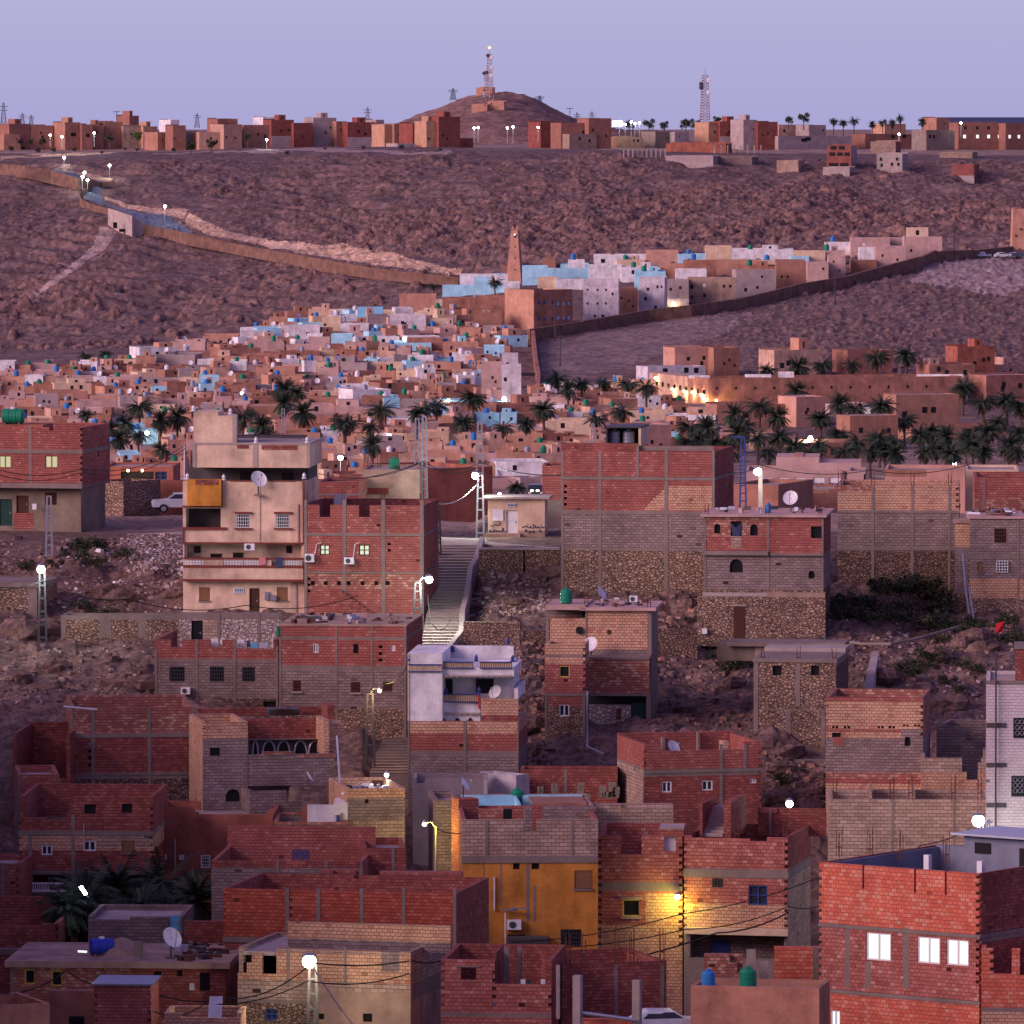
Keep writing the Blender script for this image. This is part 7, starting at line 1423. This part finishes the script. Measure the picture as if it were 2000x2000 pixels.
ppole(1863, 500, 441, 'tall pole standing alone right of the old town by the town wall', tground(1863, 500, 1500, 1990).y); ppole(1631, 598, 526, 'pole on the bare slope before the pink town houses', tground(1631, 598, 1400, 1900).y); ppole(1084, 668, 596, 'lattice-like pole before the brown arcaded building', tground(1084, 668, 1400, 1900).y); ppole(1094, 715, 655, 'thin pole on the bare slope below the town wall', tground(1094, 715, 1400, 1900).y)
# buildings on the mast hill
for x0, x1, yb, yt, d, lab in ((930, 962, 184, 171, 2845, 'small brick station building on top of the mast hill'), (921, 952, 213, 203, 2764, 'low pale hut on the slope of the mast hill'), (952, 985, 212, 198, 2766, 'brown brick hut beside the mast foot')):
    thouse(x0, x1, yb, yt, 'terra1', lab, p=P((x0 + x1) / 2, yb, d), rot=10, dep=6, name='hut', group='huts on the mast hill', wins=1)
# ---- winding road with retaining walls and cut banks
tf = lambda x, y: tground(x, y, 1995, 2230)
REG = []
def strip(name, top, bot, k, *a): REG.append((name, top + bot[::-1], k))
strip('road', [(101, 330), (122, 333), (150, 340), (160, 346)], [(116, 341), (138, 346), (160, 351)], 'asphalt')
strip('road', [(222, 357), (203, 365), (197, 378), (199, 391), (214, 401), (279, 415), (326, 420), (342, 430), (370, 452)], [(212, 359), (178, 365), (160, 375), (166, 388), (190, 398), (214, 405), (254, 419), (284, 438), (318, 446), (370, 457)], 'asphalt')
def slopewall(label, pts, k, cap='sand', name='retaining_wall'):
    """pts: (x, ytop, ybottom) upright wall standing on the hillside"""
    m = MB()
    Q = []
    for x, yt, yb in pts:
        p = tf(x, yb); p.y -= 3.0; lo = P(x, yb + 3, p.y); hi = P(x, yt, p.y); Q.append((lo, hi))
    for (a, b), (c, d) in zip(Q, Q[1:]):
        n = Vector((0, .9, 0)); m.hexa([a, c, c + n, a + n, b, d, d + n, b + n], k)
    return solo(m, name, Q[0][0], label, 'wall')
slopewall('upper brown retaining wall of the winding road, left of its first bend', [(-5, 318, 338), (50, 324, 345), (100, 332, 356), (150, 347, 368), (200, 356, 364)], 'wallbrown')
slopewall('curved brown retaining wall hugging the hairpin of the winding road', [(224, 354, 358), (190, 358, 363), (163, 369, 380), (155, 379, 395), (160, 390, 404), (186, 401, 412), (212, 407, 418)], 'wallbrown')
slopewall('grey concrete retaining wall with dark culvert mouths under the winding road', [(211, 406, 437), (235, 414, 452), (258, 422, 460), (273, 432, 458), (284, 440, 452)], 'concl')
for x0, y0, x1, y1 in ((221, 434, 229, 446), (233, 447, 252, 453), (243, 449, 251, 461)):
    p = tf((x0 + x1) / 2, 455); m = MB(); a = P(x0, y1, p.y - 4); b = P(x1, y0, p.y - 4); m.box((a + Vector((b.x, b.y, a.z))) / 2, b.x - a.x, .3, b.z - a.z, 'dark'); solo(m, 'culvert', a, 'dark culvert mouth in the concrete wall under the road, ' + {221: 'upper left one', 233: 'wide flat one', 243: 'lower right one'}[x0], 'culvert')
slopewall('long brown retaining wall running down right below the winding road to the minaret', [(272, 438, 456), (320, 446, 462), (365, 455, 476), (450, 474, 492), (560, 494, 514), (640, 508, 530), (720, 522, 541), (800, 532, 550), (895, 541, 556)], 'wallbrown')
strip('cut_bank', [(205, 383), (240, 396), (290, 404), (365, 410)], [(203, 392), (235, 403), (290, 416), (362, 424)], 't_pale')
strip('cut_bank', [(368, 413), (400, 432), (440, 448), (480, 460), (540, 472), (600, 476), (640, 482), (680, 478), (740, 490), (800, 502), (850, 516), (905, 528)], [(362, 440), (400, 455), (440, 464), (480, 471), (540, 486), (600, 496), (640, 504), (680, 508), (740, 518), (800, 526), (850, 532), (900, 538)], 't_pale')
strip('path', [(0, 304), (70, 303), (150, 297), (260, 291)], [(0, 312), (70, 309), (160, 302), (260, 296)], 't_pale')
strip('scree_slope', [(300, 300), (500, 292), (640, 289), (790, 296), (880, 296)], [(300, 303), (500, 297), (640, 295), (790, 301), (880, 300)], 't_scree')
strip('cut_bank', [(125, 330), (170, 338), (222, 350)], [(128, 336), (170, 346), (215, 355)], 't_pale')
strip('scree_slope', [(200, 440), (228, 456), (208, 482), (145, 529), (62, 587)], [(52, 584), (128, 526), (182, 480), (190, 458)][::-1], 't_scree')

def cut_regions(src, regs):
    """take the faces of the hillside that lie in a road or bank outline and give them their own object"""
    me = src.data; n = len(me.polygons); V = np.zeros(len(me.vertices) * 3); me.vertices.foreach_get('co', V); V = V.reshape(-1, 3)
    Q = np.zeros(n * 4, np.int32); me.loops.foreach_get('vertex_index', Q); Q = Q.reshape(-1, 4); C = V[Q].mean(1)
    dep = C[:, 1] * CP - C[:, 2] * SP; X = 1000 + C[:, 0] / dep * F; Y = 1000 - (C[:, 1] * SP + C[:, 2] * CP) / dep * F
    X = X + 5 * fbm(C[:, 0] / 6, C[:, 1] / 6, 131, 3); used = np.zeros(n, bool); Yn = Y + 7 * fbm(C[:, 0] / 7, C[:, 1] / 7, 137, 4)
    for name, poly, k in regs:
        yy = Y if name == 'road' else Yn; ins = np.zeros(n, bool)
        for (x0, y0), (x1, y1) in zip(poly, poly[1:] + poly[:1]):
            if y0 == y1: continue
            c = ((y0 > yy) != (y1 > yy)); ins ^= c & (X < (x1 - x0) * (yy - y0) / (y1 - y0) + x0)
        ins &= ~used; used |= ins; q = Q[ins]
        if not len(q): continue
        u, inv = np.unique(q, return_inverse=True); m2 = bpy.data.meshes.new(name); m2.from_pydata(V[u].tolist(), [], inv.reshape(-1, 4).tolist())
        m2.polygons.foreach_set('use_smooth', [True] * len(q)); m2.update(); m2.materials.append(MATS[k]); o = bpy.data.objects.new(name, m2); link(o); o['kind'] = 'structure'
    RV = np.zeros(len(V), np.float32); me.attributes['rock'].data.foreach_get('value', RV)
    keep = Q[~used]; m3 = bpy.data.meshes.new(src.name); m3.vertices.add(len(V)); m3.vertices.foreach_set('co', V.ravel()); m3.loops.add(keep.size); m3.loops.foreach_set('vertex_index', keep.ravel()); m3.polygons.add(len(keep))
    m3.polygons.foreach_set('loop_start', (np.arange(len(keep)) * 4).astype(np.int32)); m3.polygons.foreach_set('use_smooth', np.ones(len(keep), bool)); m3.update(calc_edges=True); m3.materials.append(me.materials[0]); at = m3.attributes.new('rock', 'FLOAT', 'POINT'); at.data.foreach_set('value', RV); src.data = m3
cut_regions(bpy.data.objects['far_hillside'], REG)
cut_regions(bpy.data.objects['town_hill'], [('dust_slope', [(1050, 672), (1150, 652), (1350, 622), (1480, 610), (1420, 650), (1330, 680), (1230, 715), (1150, 735), (1062, 750)], 't_dust'), ('embankment', [(1825, 508), (1880, 507), (2000, 508), (2005, 560), (1960, 580), (1880, 566), (1775, 548)], 't_scree')])
# ---- embankment right of the old town
o = None
# lamps on the road and plateau
def flamp(x, y, yb, label, col='lampw', d=None, r=.40, pw=0, group='road lamps on the far hillside', dm=(1995, 2400)):
    p = tground(x, yb, *dm); p = P(x, yb, d) if d else p; d = p.y; return lamp('street_lamp', label, p, P(x, y, d - .6), col, pw, 'pole', group, r)
for i, (x, y, yb) in enumerate(((165, 337, 362), (161, 345, 382), (171, 352, 384), (214, 323, 350), (125, 308, 325), (322, 403, 440))):
    flamp(x, y, yb, ('topmost lamp of the cluster at the first road bend', 'middle lamp of the cluster at the first road bend', 'lowest lamp of the cluster at the first road bend', 'lone lamp right of the first road bend', 'upper lamp near the left plateau edge', 'lamp standing on the lower stretch of the winding road')[i], pw=500)
for i, (x, y, yb, pw, lab) in enumerate(((98, 264, 280, 350, 'lamp at the tan house on the left plateau'), (121, 267, 282, 250, 'second lamp on the left plateau'), (184, 260, 281, 900, 'bright lamp left of the power pole on the plateau'), (521, 273, 285, 700, 'lamp at the end of the long tan plateau building'), (926, 250, 272, 150, 'left lamp of the first pair below the mast hill'), (934, 249, 272, 150, 'right lamp of the first pair below the mast hill'), (991, 250, 274, 100, 'left lamp of the second pair below the mast hill'), (1002, 248, 274, 100, 'right lamp of the second pair below the mast hill'), (1051, 249, 272, 100, 'lamp at the red house over columns'), (1210, 240, 270, 200, 'leftmost floodlight of the bright group'), (1221, 243, 270, 200, 'second floodlight of the bright group'), (1233, 238, 270, 200, 'third floodlight of the bright group'), (1240, 241, 270, 200, 'fourth floodlight of the bright group'), (1249, 240, 270, 200, 'fifth floodlight of the bright group'), (1877, 240, 262, 300, 'lamp on the long school building roof'), (1756, 262, 272, 300, 'lamp before the cream house among the plateau palms'))):
    lamp('street_lamp', lab, P(x, yb, 2225 if x < 1180 else 2300), P(x, y, 2224 if x < 1180 else 2299), 'lampw', pw, 'pole', 'plateau lamps', .34 if x != 1210 else .7)
m = MB(); a = P(1206, 246, 2300); m.box(a, 3.2, .3, 1.5, 'lampw'); solo(m, 'floodlight', a, 'wide glaring floodlight panel right of the mast hill', 'floodlight')
# plateau palms and trees
for i, (x, y, wd, yb) in enumerate(((1628, 238, 22, 258), (1647, 240, 22, 260), (1668, 238, 24, 260), (1704, 239, 22, 260), (1724, 240, 20, 260), (1742, 240, 20, 262), (1758, 233, 20, 256), (1801, 234, 22, 258), (40, 277, 16, 288), (214, 270, 22, 284), (484, 268, 20, 288))):
    d = 2330 if y < 250 else 2225; s = F / d; PALM[i % 4].put(P(x, yb, d), '%s of the small dark palms along the plateau skyline' % ORD[i], ((wd / s) / 5.1,) * 2 + (((yb - y) / s) / 6.2,), i * 1.1, group='palms on the plateau')
def mk_tree(seed, k='palmleaf', k2='shrubl2'):
    r = random.Random(seed); rt = root('tree', (0, 0, 0), 'tree', 'tree', 'broadleaf trees'); m = MB(); m.tube([(0, 0, -.5), (.1, 0, 1.2), (0, .1, 2.6)], .16, 'palmtrunk', 6, .08)
    for i in range(5): a = i * 1.3; m.tube([(.05, 0, 1.4), (.9 * math.cos(a), .9 * math.sin(a), 2.5)], .07, 'palmtrunk', 5, .03)
    m.build('trunk', rt); m = MB(); cl = [(r.uniform(-1.2, 1.2), r.uniform(-1, 1), r.uniform(1.7, 3.3), r.uniform(.4, .8)) for _ in range(14)]
    for i in range(900):
        x, y, z, q = r.choice(cl); v = Vector((r.gauss(0, 1), r.gauss(0, 1), r.gauss(0, 1))).normalized() * q * r.uniform(.4, 1); p = Vector((x, y, z)) + v
        a = Vector((r.uniform(-1, 1), r.uniform(-1, 1), r.uniform(-1, 1))).normalized() * .14; b = v.cross(a).normalized() * .1; m.poly([p - a, p + b, p + a, p - b], k if r.random() < .6 else k2)
    m.build('crown', rt); return Proto(rt)
m_plain('leafb', (.10, .16, .03)); TREE = mk_tree(3); TREEG = mk_tree(5, 'leafb', 'shrubl2')
for i, (x, yb, w_, lab) in enumerate(((1040, 272, 26, 'dark tree right of the second lamp pair'), (1228, 262, 24, 'dark tree behind the floodlights'), (1268, 262, 26, 'dark tree right of the floodlights'), (1298, 262, 22, 'second dark tree right of the floodlights'), (1340, 262, 26, 'dark tree left of the plateau mast'), (1358, 262, 26, 'dark bushy tree just left of the plateau mast'), (1400, 250, 20, 'tree top behind the brick house at the mast'), (1540, 250, 20, 'round tree behind the salmon house'), (1570, 250, 26, 'wide tree behind the salmon house'), (60, 288, 14, 'small bush tree at the left plateau edge'), (85, 290, 18, 'bushy tree below the tan house at the left'), (372, 302, 24, 'dark bush at the plateau edge under the grey sided house'), (412, 300, 24, 'dark bush at the plateau edge under the slotted house'))):
    d = 2210 if yb > 280 else 2330; s = F / d; TREE.put(P(x, yb, d), lab, (w_ / s) / 3.2, i, group='trees on the plateau')
TREEG.put(P(268, 283, 2222), 'bright green tree lit by a lamp beside the cream plateau house', 1.15, group='trees on the plateau')
for i in range(16):
    x = 20 + i * 31 + R.uniform(-12, 12) if i < 11 else 560 + (i - 11) * 75; yb = 296 + R.uniform(-6, 8); p = tground(x, yb, 2150, 2400); w_ = R.uniform(7, 15)
    TREE.put(p - Vector((0, 0, (w_ / 6.3) / 3.2 * 1.3)), 'low dark bush on the plateau edge, %s from the left' % ORD[i], (w_ / 6.3) / 3.2, i * .7, group='bushes along the plateau edge')
# ---- town lamps
for x, y, yb, col, pw, lab in ((806, 598, 606, 'lampw', 60, 'lamp glowing on the broad terracotta building'), (790, 662, 690, 'lampw', 350, 'bright lamp at the town alley edge left of the minaret'), (1316, 593, 600, 'lampo', 250, 'warm lamp at the foot of the town wall'), (876, 782, 800, 'lampw', 120, 'lamp between palms in the lower town'), (985, 779, 800, 'lampw', 200, 'small lamp at the end of the alley wall'), (287, 846, 870, 'lampw', 250, 'lamp under the left group of palms'), (760, 851, 870, 'lampw', 300, 'lamp right of the palm over the red column house'), (955, 851, 872, 'lampw', 400, 'bright lamp in the lower town left of the lattice pole'), (665, 894, 935, 'lampw', 500, 'lamp on a lattice pole behind the cream house'), (1583, 856, 900, 'lampw', 900, 'glaring lamp among the palms of the grove'), (1425, 855, 868, 'lampw', 40, 'tiny lamp left of the lattice pole in the palms'), (1995, 735, 760, 'lampw', 500, 'bright lamp at the right picture edge above the grove'), (1614, 901, 920, 'lampw', 150, 'small lamp on the roofs behind the villa'), (1863, 907, 925, 'lampw', 200, 'small white lamp behind the right brick wall'), (1750, 910, 930, 'lampw', 200, 'small slanted lamp behind the cream brick wall'), (976, 966, 985, 'lampw', 120, 'lamp low behind the utility hut'), (472, 768, 795, 'lampo', 40, 'dim warm lamp in the lower town alley')):
    p = tground(x, yb, 1050, 1990); lamp('street_lamp', lab, p, P(x, y, p.y - 1.0), col, pw, 'pole' if yb - y > 14 else 'wall', 'street lamps of the town', .42 if pw > 150 else .28)
# ================================================================== near lamps, poles, cables, plants, rubble
L_ = 'street lamps on the near hillside'
lamp('street_lamp', 'lattice pole lamp glaring on the left slope beside the stone hut', P(83, 1272, 458), P(80, 1112, 457), 'lampw', 500, 'lattice', L_, .26, polek='metald')
lamp('street_lamp', 'lattice pole lamp standing left of the utility hut at the stair head', P(938, 1042, 508), P(928, 929, 503), 'lampw', 1300, 'lattice', L_, .24)
lamp('street_lamp', 'lattice pole lamp at the foot of the red house beside the stairs', P(816, 1207, 461), P(838, 1132, 461), 'lampw', 1500, 'lattice', L_, .24, polek='metald')
lamp('street_lamp', 'square concrete post lamp glaring behind the slab roof house', P(1485, 1000, 545), P(1480, 921, 543), 'lampw', 380, 'square', L_, .30)
lamp('street_lamp', 'lattice pole with a dim warm lamp above the lower steps', P(723, 1482, 426), P(741, 1349, 425.5), 'lampo', 260, 'lattice', L_, .12, polek='metald')
lamp('street_lamp', 'metal pole lamp shining yellow in the narrow dark alley', P(852, 1725, 392), P(829, 1610, 392), 'lampy', 330, 'pole', L_, .12)
lamp('street_lamp', 'brightest lattice pole lamp in front of the stone house at the bottom', P(611, 2030, 352), P(604, 1878, 351), 'lampw', 800, 'lattice', L_, .34, polek='metald', lc=(1, .84, .55))
lamp('street_lamp', 'glaring lamp on a strut frame left of the pale tiled building', P(1920, 1700, 392), P(1911, 1603, 391), 'lampw', 420, 'pole', L_, .34)
lamp('street_lamp', 'small glaring lamp on struts behind the right twin house', P(1542, 1610, 396), P(1542, 1570, 396), 'lampw', 160, 'pole', L_, .20)
lamp('street_lamp', 'small round lamp among the junk on the cream block house roof', P(755, 1530, 402), P(755, 1514, 401.5), 'lampw', 50, 'pole', L_, .12)
rt = root('tube_lamp', P(161, 1742, 379), 'lit tube lamp hanging in front of the dark palms at the lower left', 'wall lamp'); m = MB(); m.tube([P(157, 1731, 379), P(168, 1747, 379)], .09, 'lampw', 8); m.build('bulb', rt); m = MB(); m.tube([P(168, 1747, 379.1), P(172, 1752, 379.1), P(170, 1800, 380)], .04, 'metald', 5); m.build('pole', rt)
rt = root('tube_lamp', P(160, 1858, 358), 'small glowing tube lamp on the edge of the old flat roof', 'wall lamp'); m = MB(); m.tube([P(152, 1858, 358), P(170, 1859, 358)], .06, 'litw', 6); m.build('bulb', rt)
def lpole(label, x, yb, yt, d, w=.45, k='metal', arm=0):
    b = P(x, yb, d); h = (yb - yt) / F * d; rt = root('lattice_pole', b, label, 'power pole', 'open lattice poles'); m = MB(); lattice_pole(m, b, h, w, k, max(5, int(h / .6))); m.build('pole', rt)
    if arm: m = MB(); m.box(b + Vector((-arm / 2 + .1, 0, h)), arm, .14, .14, k); m.build('crossarm', rt)
    return b + Vector((0, 0, h))
a1 = lpole('rusty topped lattice pole behind the red house, left of a pair', 815, 985, 816, 512, .40); a2 = lpole('grey lattice pole behind the red house, right of a pair', 829, 990, 812, 511, .42); a3 = P(938, 905, 508)
lpole('tall slim upper lattice mast behind the hut lamp', 937, 925, 824, 530, .5); lpole('lattice pole standing alone in front of the grove, left of the post lamp', 1451, 995, 855, 552, .5, 'bluem', 1.0); lpole('dark lattice pole leaning on the red house at the stairs', 855, 1100, 980, 489, .45, 'metald')
lpole('lattice pole below the left edge brick house with a small head', 96, 1085, 968, 489, .45); lpole('lattice pole rising behind the cream house terrace', 553, 850, 798, 1000, .6); lpole('short white lattice pole left of the roof tanks', 1158, 865, 828, 700, .4)
m = MB(); b = P(361, 990, 545); m.tube([b, P(361, 868, 545)], .09, 'metal', 6); solo(m, 'metal_pole', b, 'plain thin metal pole beside the silver parked car', 'pole')
# strut frame beside the bright right lamp
m = MB()
for x0, y0, x1, y1 in ((1905, 1650, 1917, 1612), (1925, 1652, 1928, 1602), (1938, 1650, 1930, 1600), (1918, 1648, 1916, 1615), (1928, 1601, 1938, 1606)): m.tube([P(x0, y0, 389), P(x1, y1, 389)], .05, 'sheet', 5)
solo(m, 'strut_frame', P(1920, 1650, 389), 'white pipe frame holding the glaring lamp by the pale tiled building', 'frame')
C_ = cable
C_('cable from the cream house side to the pair of lattice poles', [P(596, 935, 480), P(815, 905, 511), P(935, 905, 508)], .5); C_('second cable between the lattice poles and the hut lamp pole', [P(622, 925, 490), P(829, 900, 510), P(935, 910, 508)], .7)
C_('bundle of cables from the hut lamp pole to the big red building', [P(939, 903, 508), P(1100, 928, 477)], .3, .04); C_('pale cable from the hut lamp pole down to the red house corner', [P(936, 940, 507), P(858, 984, 480)], .5, .035, k='twhite'); C_('cable across the front of the left edge brick house', [P(-60, 895, 500), P(160, 915, 499), P(361, 870, 545)], .8)
C_('second cable across the left edge brick house to the metal pole', [P(-60, 903, 500), P(160, 922, 499), P(361, 876, 545)], .9); C_('long cable crossing the left slope to the cream house front', [P(82, 1133, 457), P(250, 1170, 461), P(480, 1182, 463), P(700, 1163, 463)], .5); C_('cable from the left slope lamp leaving the picture at the left', [P(82, 1135, 457), P(-60, 1150, 455)], .3)
C_('thin cable crossing the twin houses low, from bottom left to right', [P(1000, 1840, 378), P(1330, 1785, 379), P(1620, 1705, 377)], .3); C_('second thin cable crossing the twin houses', [P(1000, 1853, 378), P(1340, 1815, 379), P(1540, 1770, 379), P(1630, 1755, 378)], .3); C_('thick cable crossing below the twin houses', [P(1100, 1895, 376), P(1400, 1822, 378), P(1540, 1782, 379)], .25, .045)
C_('cables fanning left from the brightest bottom lamp', [P(604, 1885, 349), P(440, 1950, 352), P(250, 1915, 360), P(130, 1895, 356), P(-20, 1935, 352)], .5, .035); C_('second cable left from the brightest bottom lamp', [P(604, 1915, 349), P(400, 1960, 350), P(300, 1975, 350)], .4, .03); C_('cable right from the brightest bottom lamp to the brick corner', [P(606, 1880, 349), P(803, 1876, 355), P(880, 1869, 357)], .2, .035); C_('second cable right from the brightest bottom lamp', [P(612, 1918, 349), P(803, 1900, 355), P(865, 1912, 352)], .3, .03)
for i, (x, y) in enumerate(((640, 1935), (668, 1975), (690, 2003))): C_(('short', 'middle', 'longest')[i] + ' pale stay wire slanting down right from the brightest bottom lamp', [P(612, 1890, 349), P(x, y, 352)], .05, .025, k='twhite')
C_('cable from the alley lamp over the dark alley', [P(852, 1618, 389), P(900, 1628, 386)], .1); C_('cable from the dim lamp pole to the white house', [P(724, 1345, 425.5), P(752, 1335, 425), P(796, 1300, 420)], .3); C_('cables from the strut frame lamp to the block building', [P(1905, 1612, 391), P(1800, 1650, 394), P(1740, 1680, 396)], .2); C_('cable from the post lamp towards the big red building', [P(1482, 912, 545), P(1425, 922, 477)], .2); C_('cable from the post lamp to the right over the villa', [P(1484, 908, 545), P(1700, 918, 560), P(1900, 905, 560)], .5)
C_('black cable drooping beside the wide stairs', [P(835, 1160, 463), P(845, 1220, 457), P(880, 1210, 458)], .5)
m = MB(); m.tube([P(1635, 1252, 455), P(1690, 1258, 452), P(1740, 1258, 450), P(1800, 1245, 452), P(1870, 1225, 456)], .10, 'conc', 7); solo(m, 'drain_pipe', P(1635, 1252, 455), 'long grey drain pipe lying across the scrubby right slope', 'pipe')
m = MB(); q = [P(1684, 1358, 436), P(1701, 1358, 436), P(1717, 1272, 452), P(1703, 1272, 452)]; m.hexa([p - Vector((0, 0, 1)) for p in q] + q, 'concl'); solo(m, 'concrete_channel', q[0], 'straight concrete channel strip running down the right slope', 'channel')
m = MB(); q = P(1943, 1237, 449); m.poly([q, q + Vector((.5, .1, .1)), q + Vector((.6, .2, .75)), q + Vector((.1, .15, .6))], 'redc'); m.poly([q + Vector((.1, .02, .0)), q + Vector((.3, -.1, .3)), q + Vector((.6, .2, .75))], 'redc'); solo(m, 'red_cloth', q, 'red cloth caught in the bushes on the right slope', 'cloth')
# shrubs and boulders
def on(x, y): 
    d = dnear(y); p = P(x, y, d); p.z = float(hnear(np.array([p.x]), np.array([d]))[0]); return p
SH = [(170, 1085, 1.6), (195, 1083, 1.7), (150, 1090, 1.2), (150, 1120, 1.4), (185, 1122, 1.3), (240, 1105, 1.3), (55, 1113, 1.2), (105, 1115, 1.0), (200, 1198, 1.2), (165, 1198, 1.2), (1420, 1300, 1.9), (1455, 1302, 1.7), (1400, 1268, 1.0), (1650, 1235, 1.8), (1672, 1215, 2.0), (1700, 1195, 2.2), (1730, 1180, 2.3), (1760, 1172, 2.4), (1790, 1172, 2.4), (1815, 1180, 2.2), (1840, 1195, 2.3), (1780, 1205, 2.2), (1810, 1222, 2.2), (1850, 1220, 2.0), (1690, 1235, 1.7), (1740, 1225, 1.4), (1890, 1250, 1.4), (1790, 1312, 1.5), (1820, 1305, 1.6), (1760, 1333, 1.3), (1780, 1345, 1.3), (1870, 1230, 1.6), (1920, 1265, 1.5), (1960, 1240, 1.6), (1985, 1250, 1.7), (1850, 1345, 1.0), (1880, 1312, 1.0), (1905, 1320, 1.1), (1870, 1370, .9), (1300, 1240, .9), (1345, 1222, .8), (1550, 1510, .9), (1530, 1545, 1.0), (1640, 1205, 1.8), (1660, 1190, 1.9), (1715, 1215, 1.6), (1830, 1255, 1.2), (1895, 1215, 1.6)]
SZ = [(120, 'at the left edge of the left slope'), (300, 'on the left slope by the cream house'), (1380, 'on the rubble right of the green tank house'), (1600, 'between the slab roof house and rough stone house'), (1720, 'in the shade beside the slab roof house'), (1800, 'below the dark stone wall building'), (1860, 'on the right slope left of the block annex'), (3000, 'on the rocky slope by the tiled building')]
cc = {}
for i, (x, y, s_) in enumerate(SH):
    zn = next(n for q, n in SZ if x < q); bg_ = 'dense dark ' if s_ >= 1.6 else 'low scrubby '; n = cc.get((zn, bg_), 0); cc[(zn, bg_)] = n + 1
    SHRUB[i % 2].put(on(x, y), '%sshrub, %s of those %s' % (bg_, ORD[n], zn), (s_ * .72, s_ * .72, s_ * .55), i * .9, group='shrubs on the near slopes')
RK = [(1065, 1140, 1.6), (1085, 1142, 1.3), (1100, 1140, 1.0), (210, 1172, 1.5), (235, 1178, 1.3), (40, 1240, 1.9), (105, 1230, 1.2), (110, 1305, 1.3), (40, 1325, 1.0), (90, 1345, 1.2), (235, 1345, 1.8), (275, 1350, 1.5), (1035, 1435, 1.4), (1055, 1430, 1.0), (1500, 1475, 1.3), (1530, 1478, 1.5), (1410, 1330, 1.0), (1435, 1335, 1.1), (1340, 1380, 1.3), (1380, 1400, 1.2), (1310, 1420, 1.1), (1910, 1255, 1.6), (1925, 1280, 1.4), (1880, 1260, 1.3), (1830, 1300, 1.3), (1860, 1390, 1.7), (1835, 1390, 1.4), (1730, 1345, 1.2), (1530, 1525, 1.1), (1525, 1560, 1.4), (340, 1175, 1.0), (1320, 1180, 1.3), (1350, 1200, 1.0), (935, 1175, .8), (1010, 1195, .8), (1800, 1360, 1.2), (1830, 1330, 1.0), (1760, 1370, 1.0)]
rz = [(150, 'at the left edge slope'), (360, 'on the slope left of the laundry terrace'), (1150, 'on the rubble beside the stairs'), (1360, 'right of the green tank house'), (1480, 'on the bare middle slope'), (1600, 'below the rough stone house'), (1800, 'right of the concrete channel'), (3000, 'on the rocky right slope')]
cc = {}
for i, (x, y, s_) in enumerate(RK):
    zn = next(n for q, n in rz if x < q); b_ = 'large ' if s_ >= 1.3 else ''; n = cc.get((zn, b_), 0); cc[(zn, b_)] = n + 1
    ROCK[i % 3].put(on(x, y), '%sbrown boulder, %s of those %s' % (b_, ORD[n], zn), (s_, s_, s_ * .8), i * 1.7, group='boulders on the near slopes')
# rubble and rubbish strewn over the slopes
def scatter(name, label, n, poly, cols, smin, smax, cat='rubble'):
    m = MB(); rr = random.Random(len(name) + n)
    for i in range(n):
        a, b = rr.random(), rr.random(); x0, y0, x1, y1 = poly; x = x0 + (x1 - x0) * a; y = y0 + (y1 - y0) * b
        if len(cols) and rr.random() < .0: continue
        p = on(x, y); s_ = rr.uniform(smin, smax) * (.4 + rr.random()); t = rr.uniform(0, 3.1); k = rr.choice(cols); U = (math.cos(t), math.sin(t)); c = p - Vector((0, 0, s_ * .2)); ux, uy = U
        A = Vector((ux, uy, 0)) * s_ * .6; B = Vector((-uy, ux, rr.uniform(-.4, .4))) * s_ * .45; Z = Vector((rr.uniform(-.2, .2), rr.uniform(-.2, .2), 1)) * s_ * rr.uniform(.3, .7)
        r_ = [c - A - B, c + A - B * .8, c + A * .8 + B, c - A * .9 + B]; m.hexa(r_ + [c + (q - c) * rr.uniform(.5, .9) + Z for q in r_], k)
    o = m.build(name); o['label'] = label; o['category'] = cat; o['kind'] = 'stuff'
scatter('rubbish', 'pale rubbish spilling down the slope beside the cream house', 1300, (250, 1045, 358, 1135), ['concl', 'greyp', 'greyp', 't_scree', 'pinkwall', 't_near', 'stonew', 't_terr', 't_scree'], .08, .26, 'rubbish'); scatter('rubbish', 'scattered pale rubbish on the left slope', 300, (120, 1050, 357, 1190), ['concl', 'greyp', 'twhite', 't_near', 't_terr'], .1, .35, 'rubbish')
scatter('rubble', 'loose stones and rubble between the two stone walls right of the stairs', 1100, (915, 1132, 1075, 1212), ['t_near', 'greyp', 't_scree', 't_terr', 't_scree', 't_terr', 't_near'], .1, .32); scatter('rubble', 'loose stones on the left slope', 1500, (-20, 1050, 350, 1400), ['t_near', 't_near', 't_terr', 't_near', 't_scree'], .1, .4); scatter('rubble', 'loose stones on the middle slope', 900, (1270, 1180, 1480, 1480), ['t_near', 't_near', 't_terr', 'brown'], .1, .45); scatter('rubble', 'stones and litter on the right slope', 1600, (1640, 1170, 1990, 1430), ['t_near', 't_terr', 't_scree', 't_near', 't_near', 't_terr', 't_scree', 't_near', 't_terr', 'concl'], .1, .36); scatter('rubble', 'stones on the strip below the rough stone house', 300, (1490, 1490, 1620, 1580), ['t_near', 'brown', 't_terr'], .12, .5); scatter('rubble', 'stones between the white house and the green tank house', 500, (1010, 1260, 1075, 1500), ['t_near', 'brown', 't_terr'], .12, .5)
print('objects', len(bpy.data.objects))
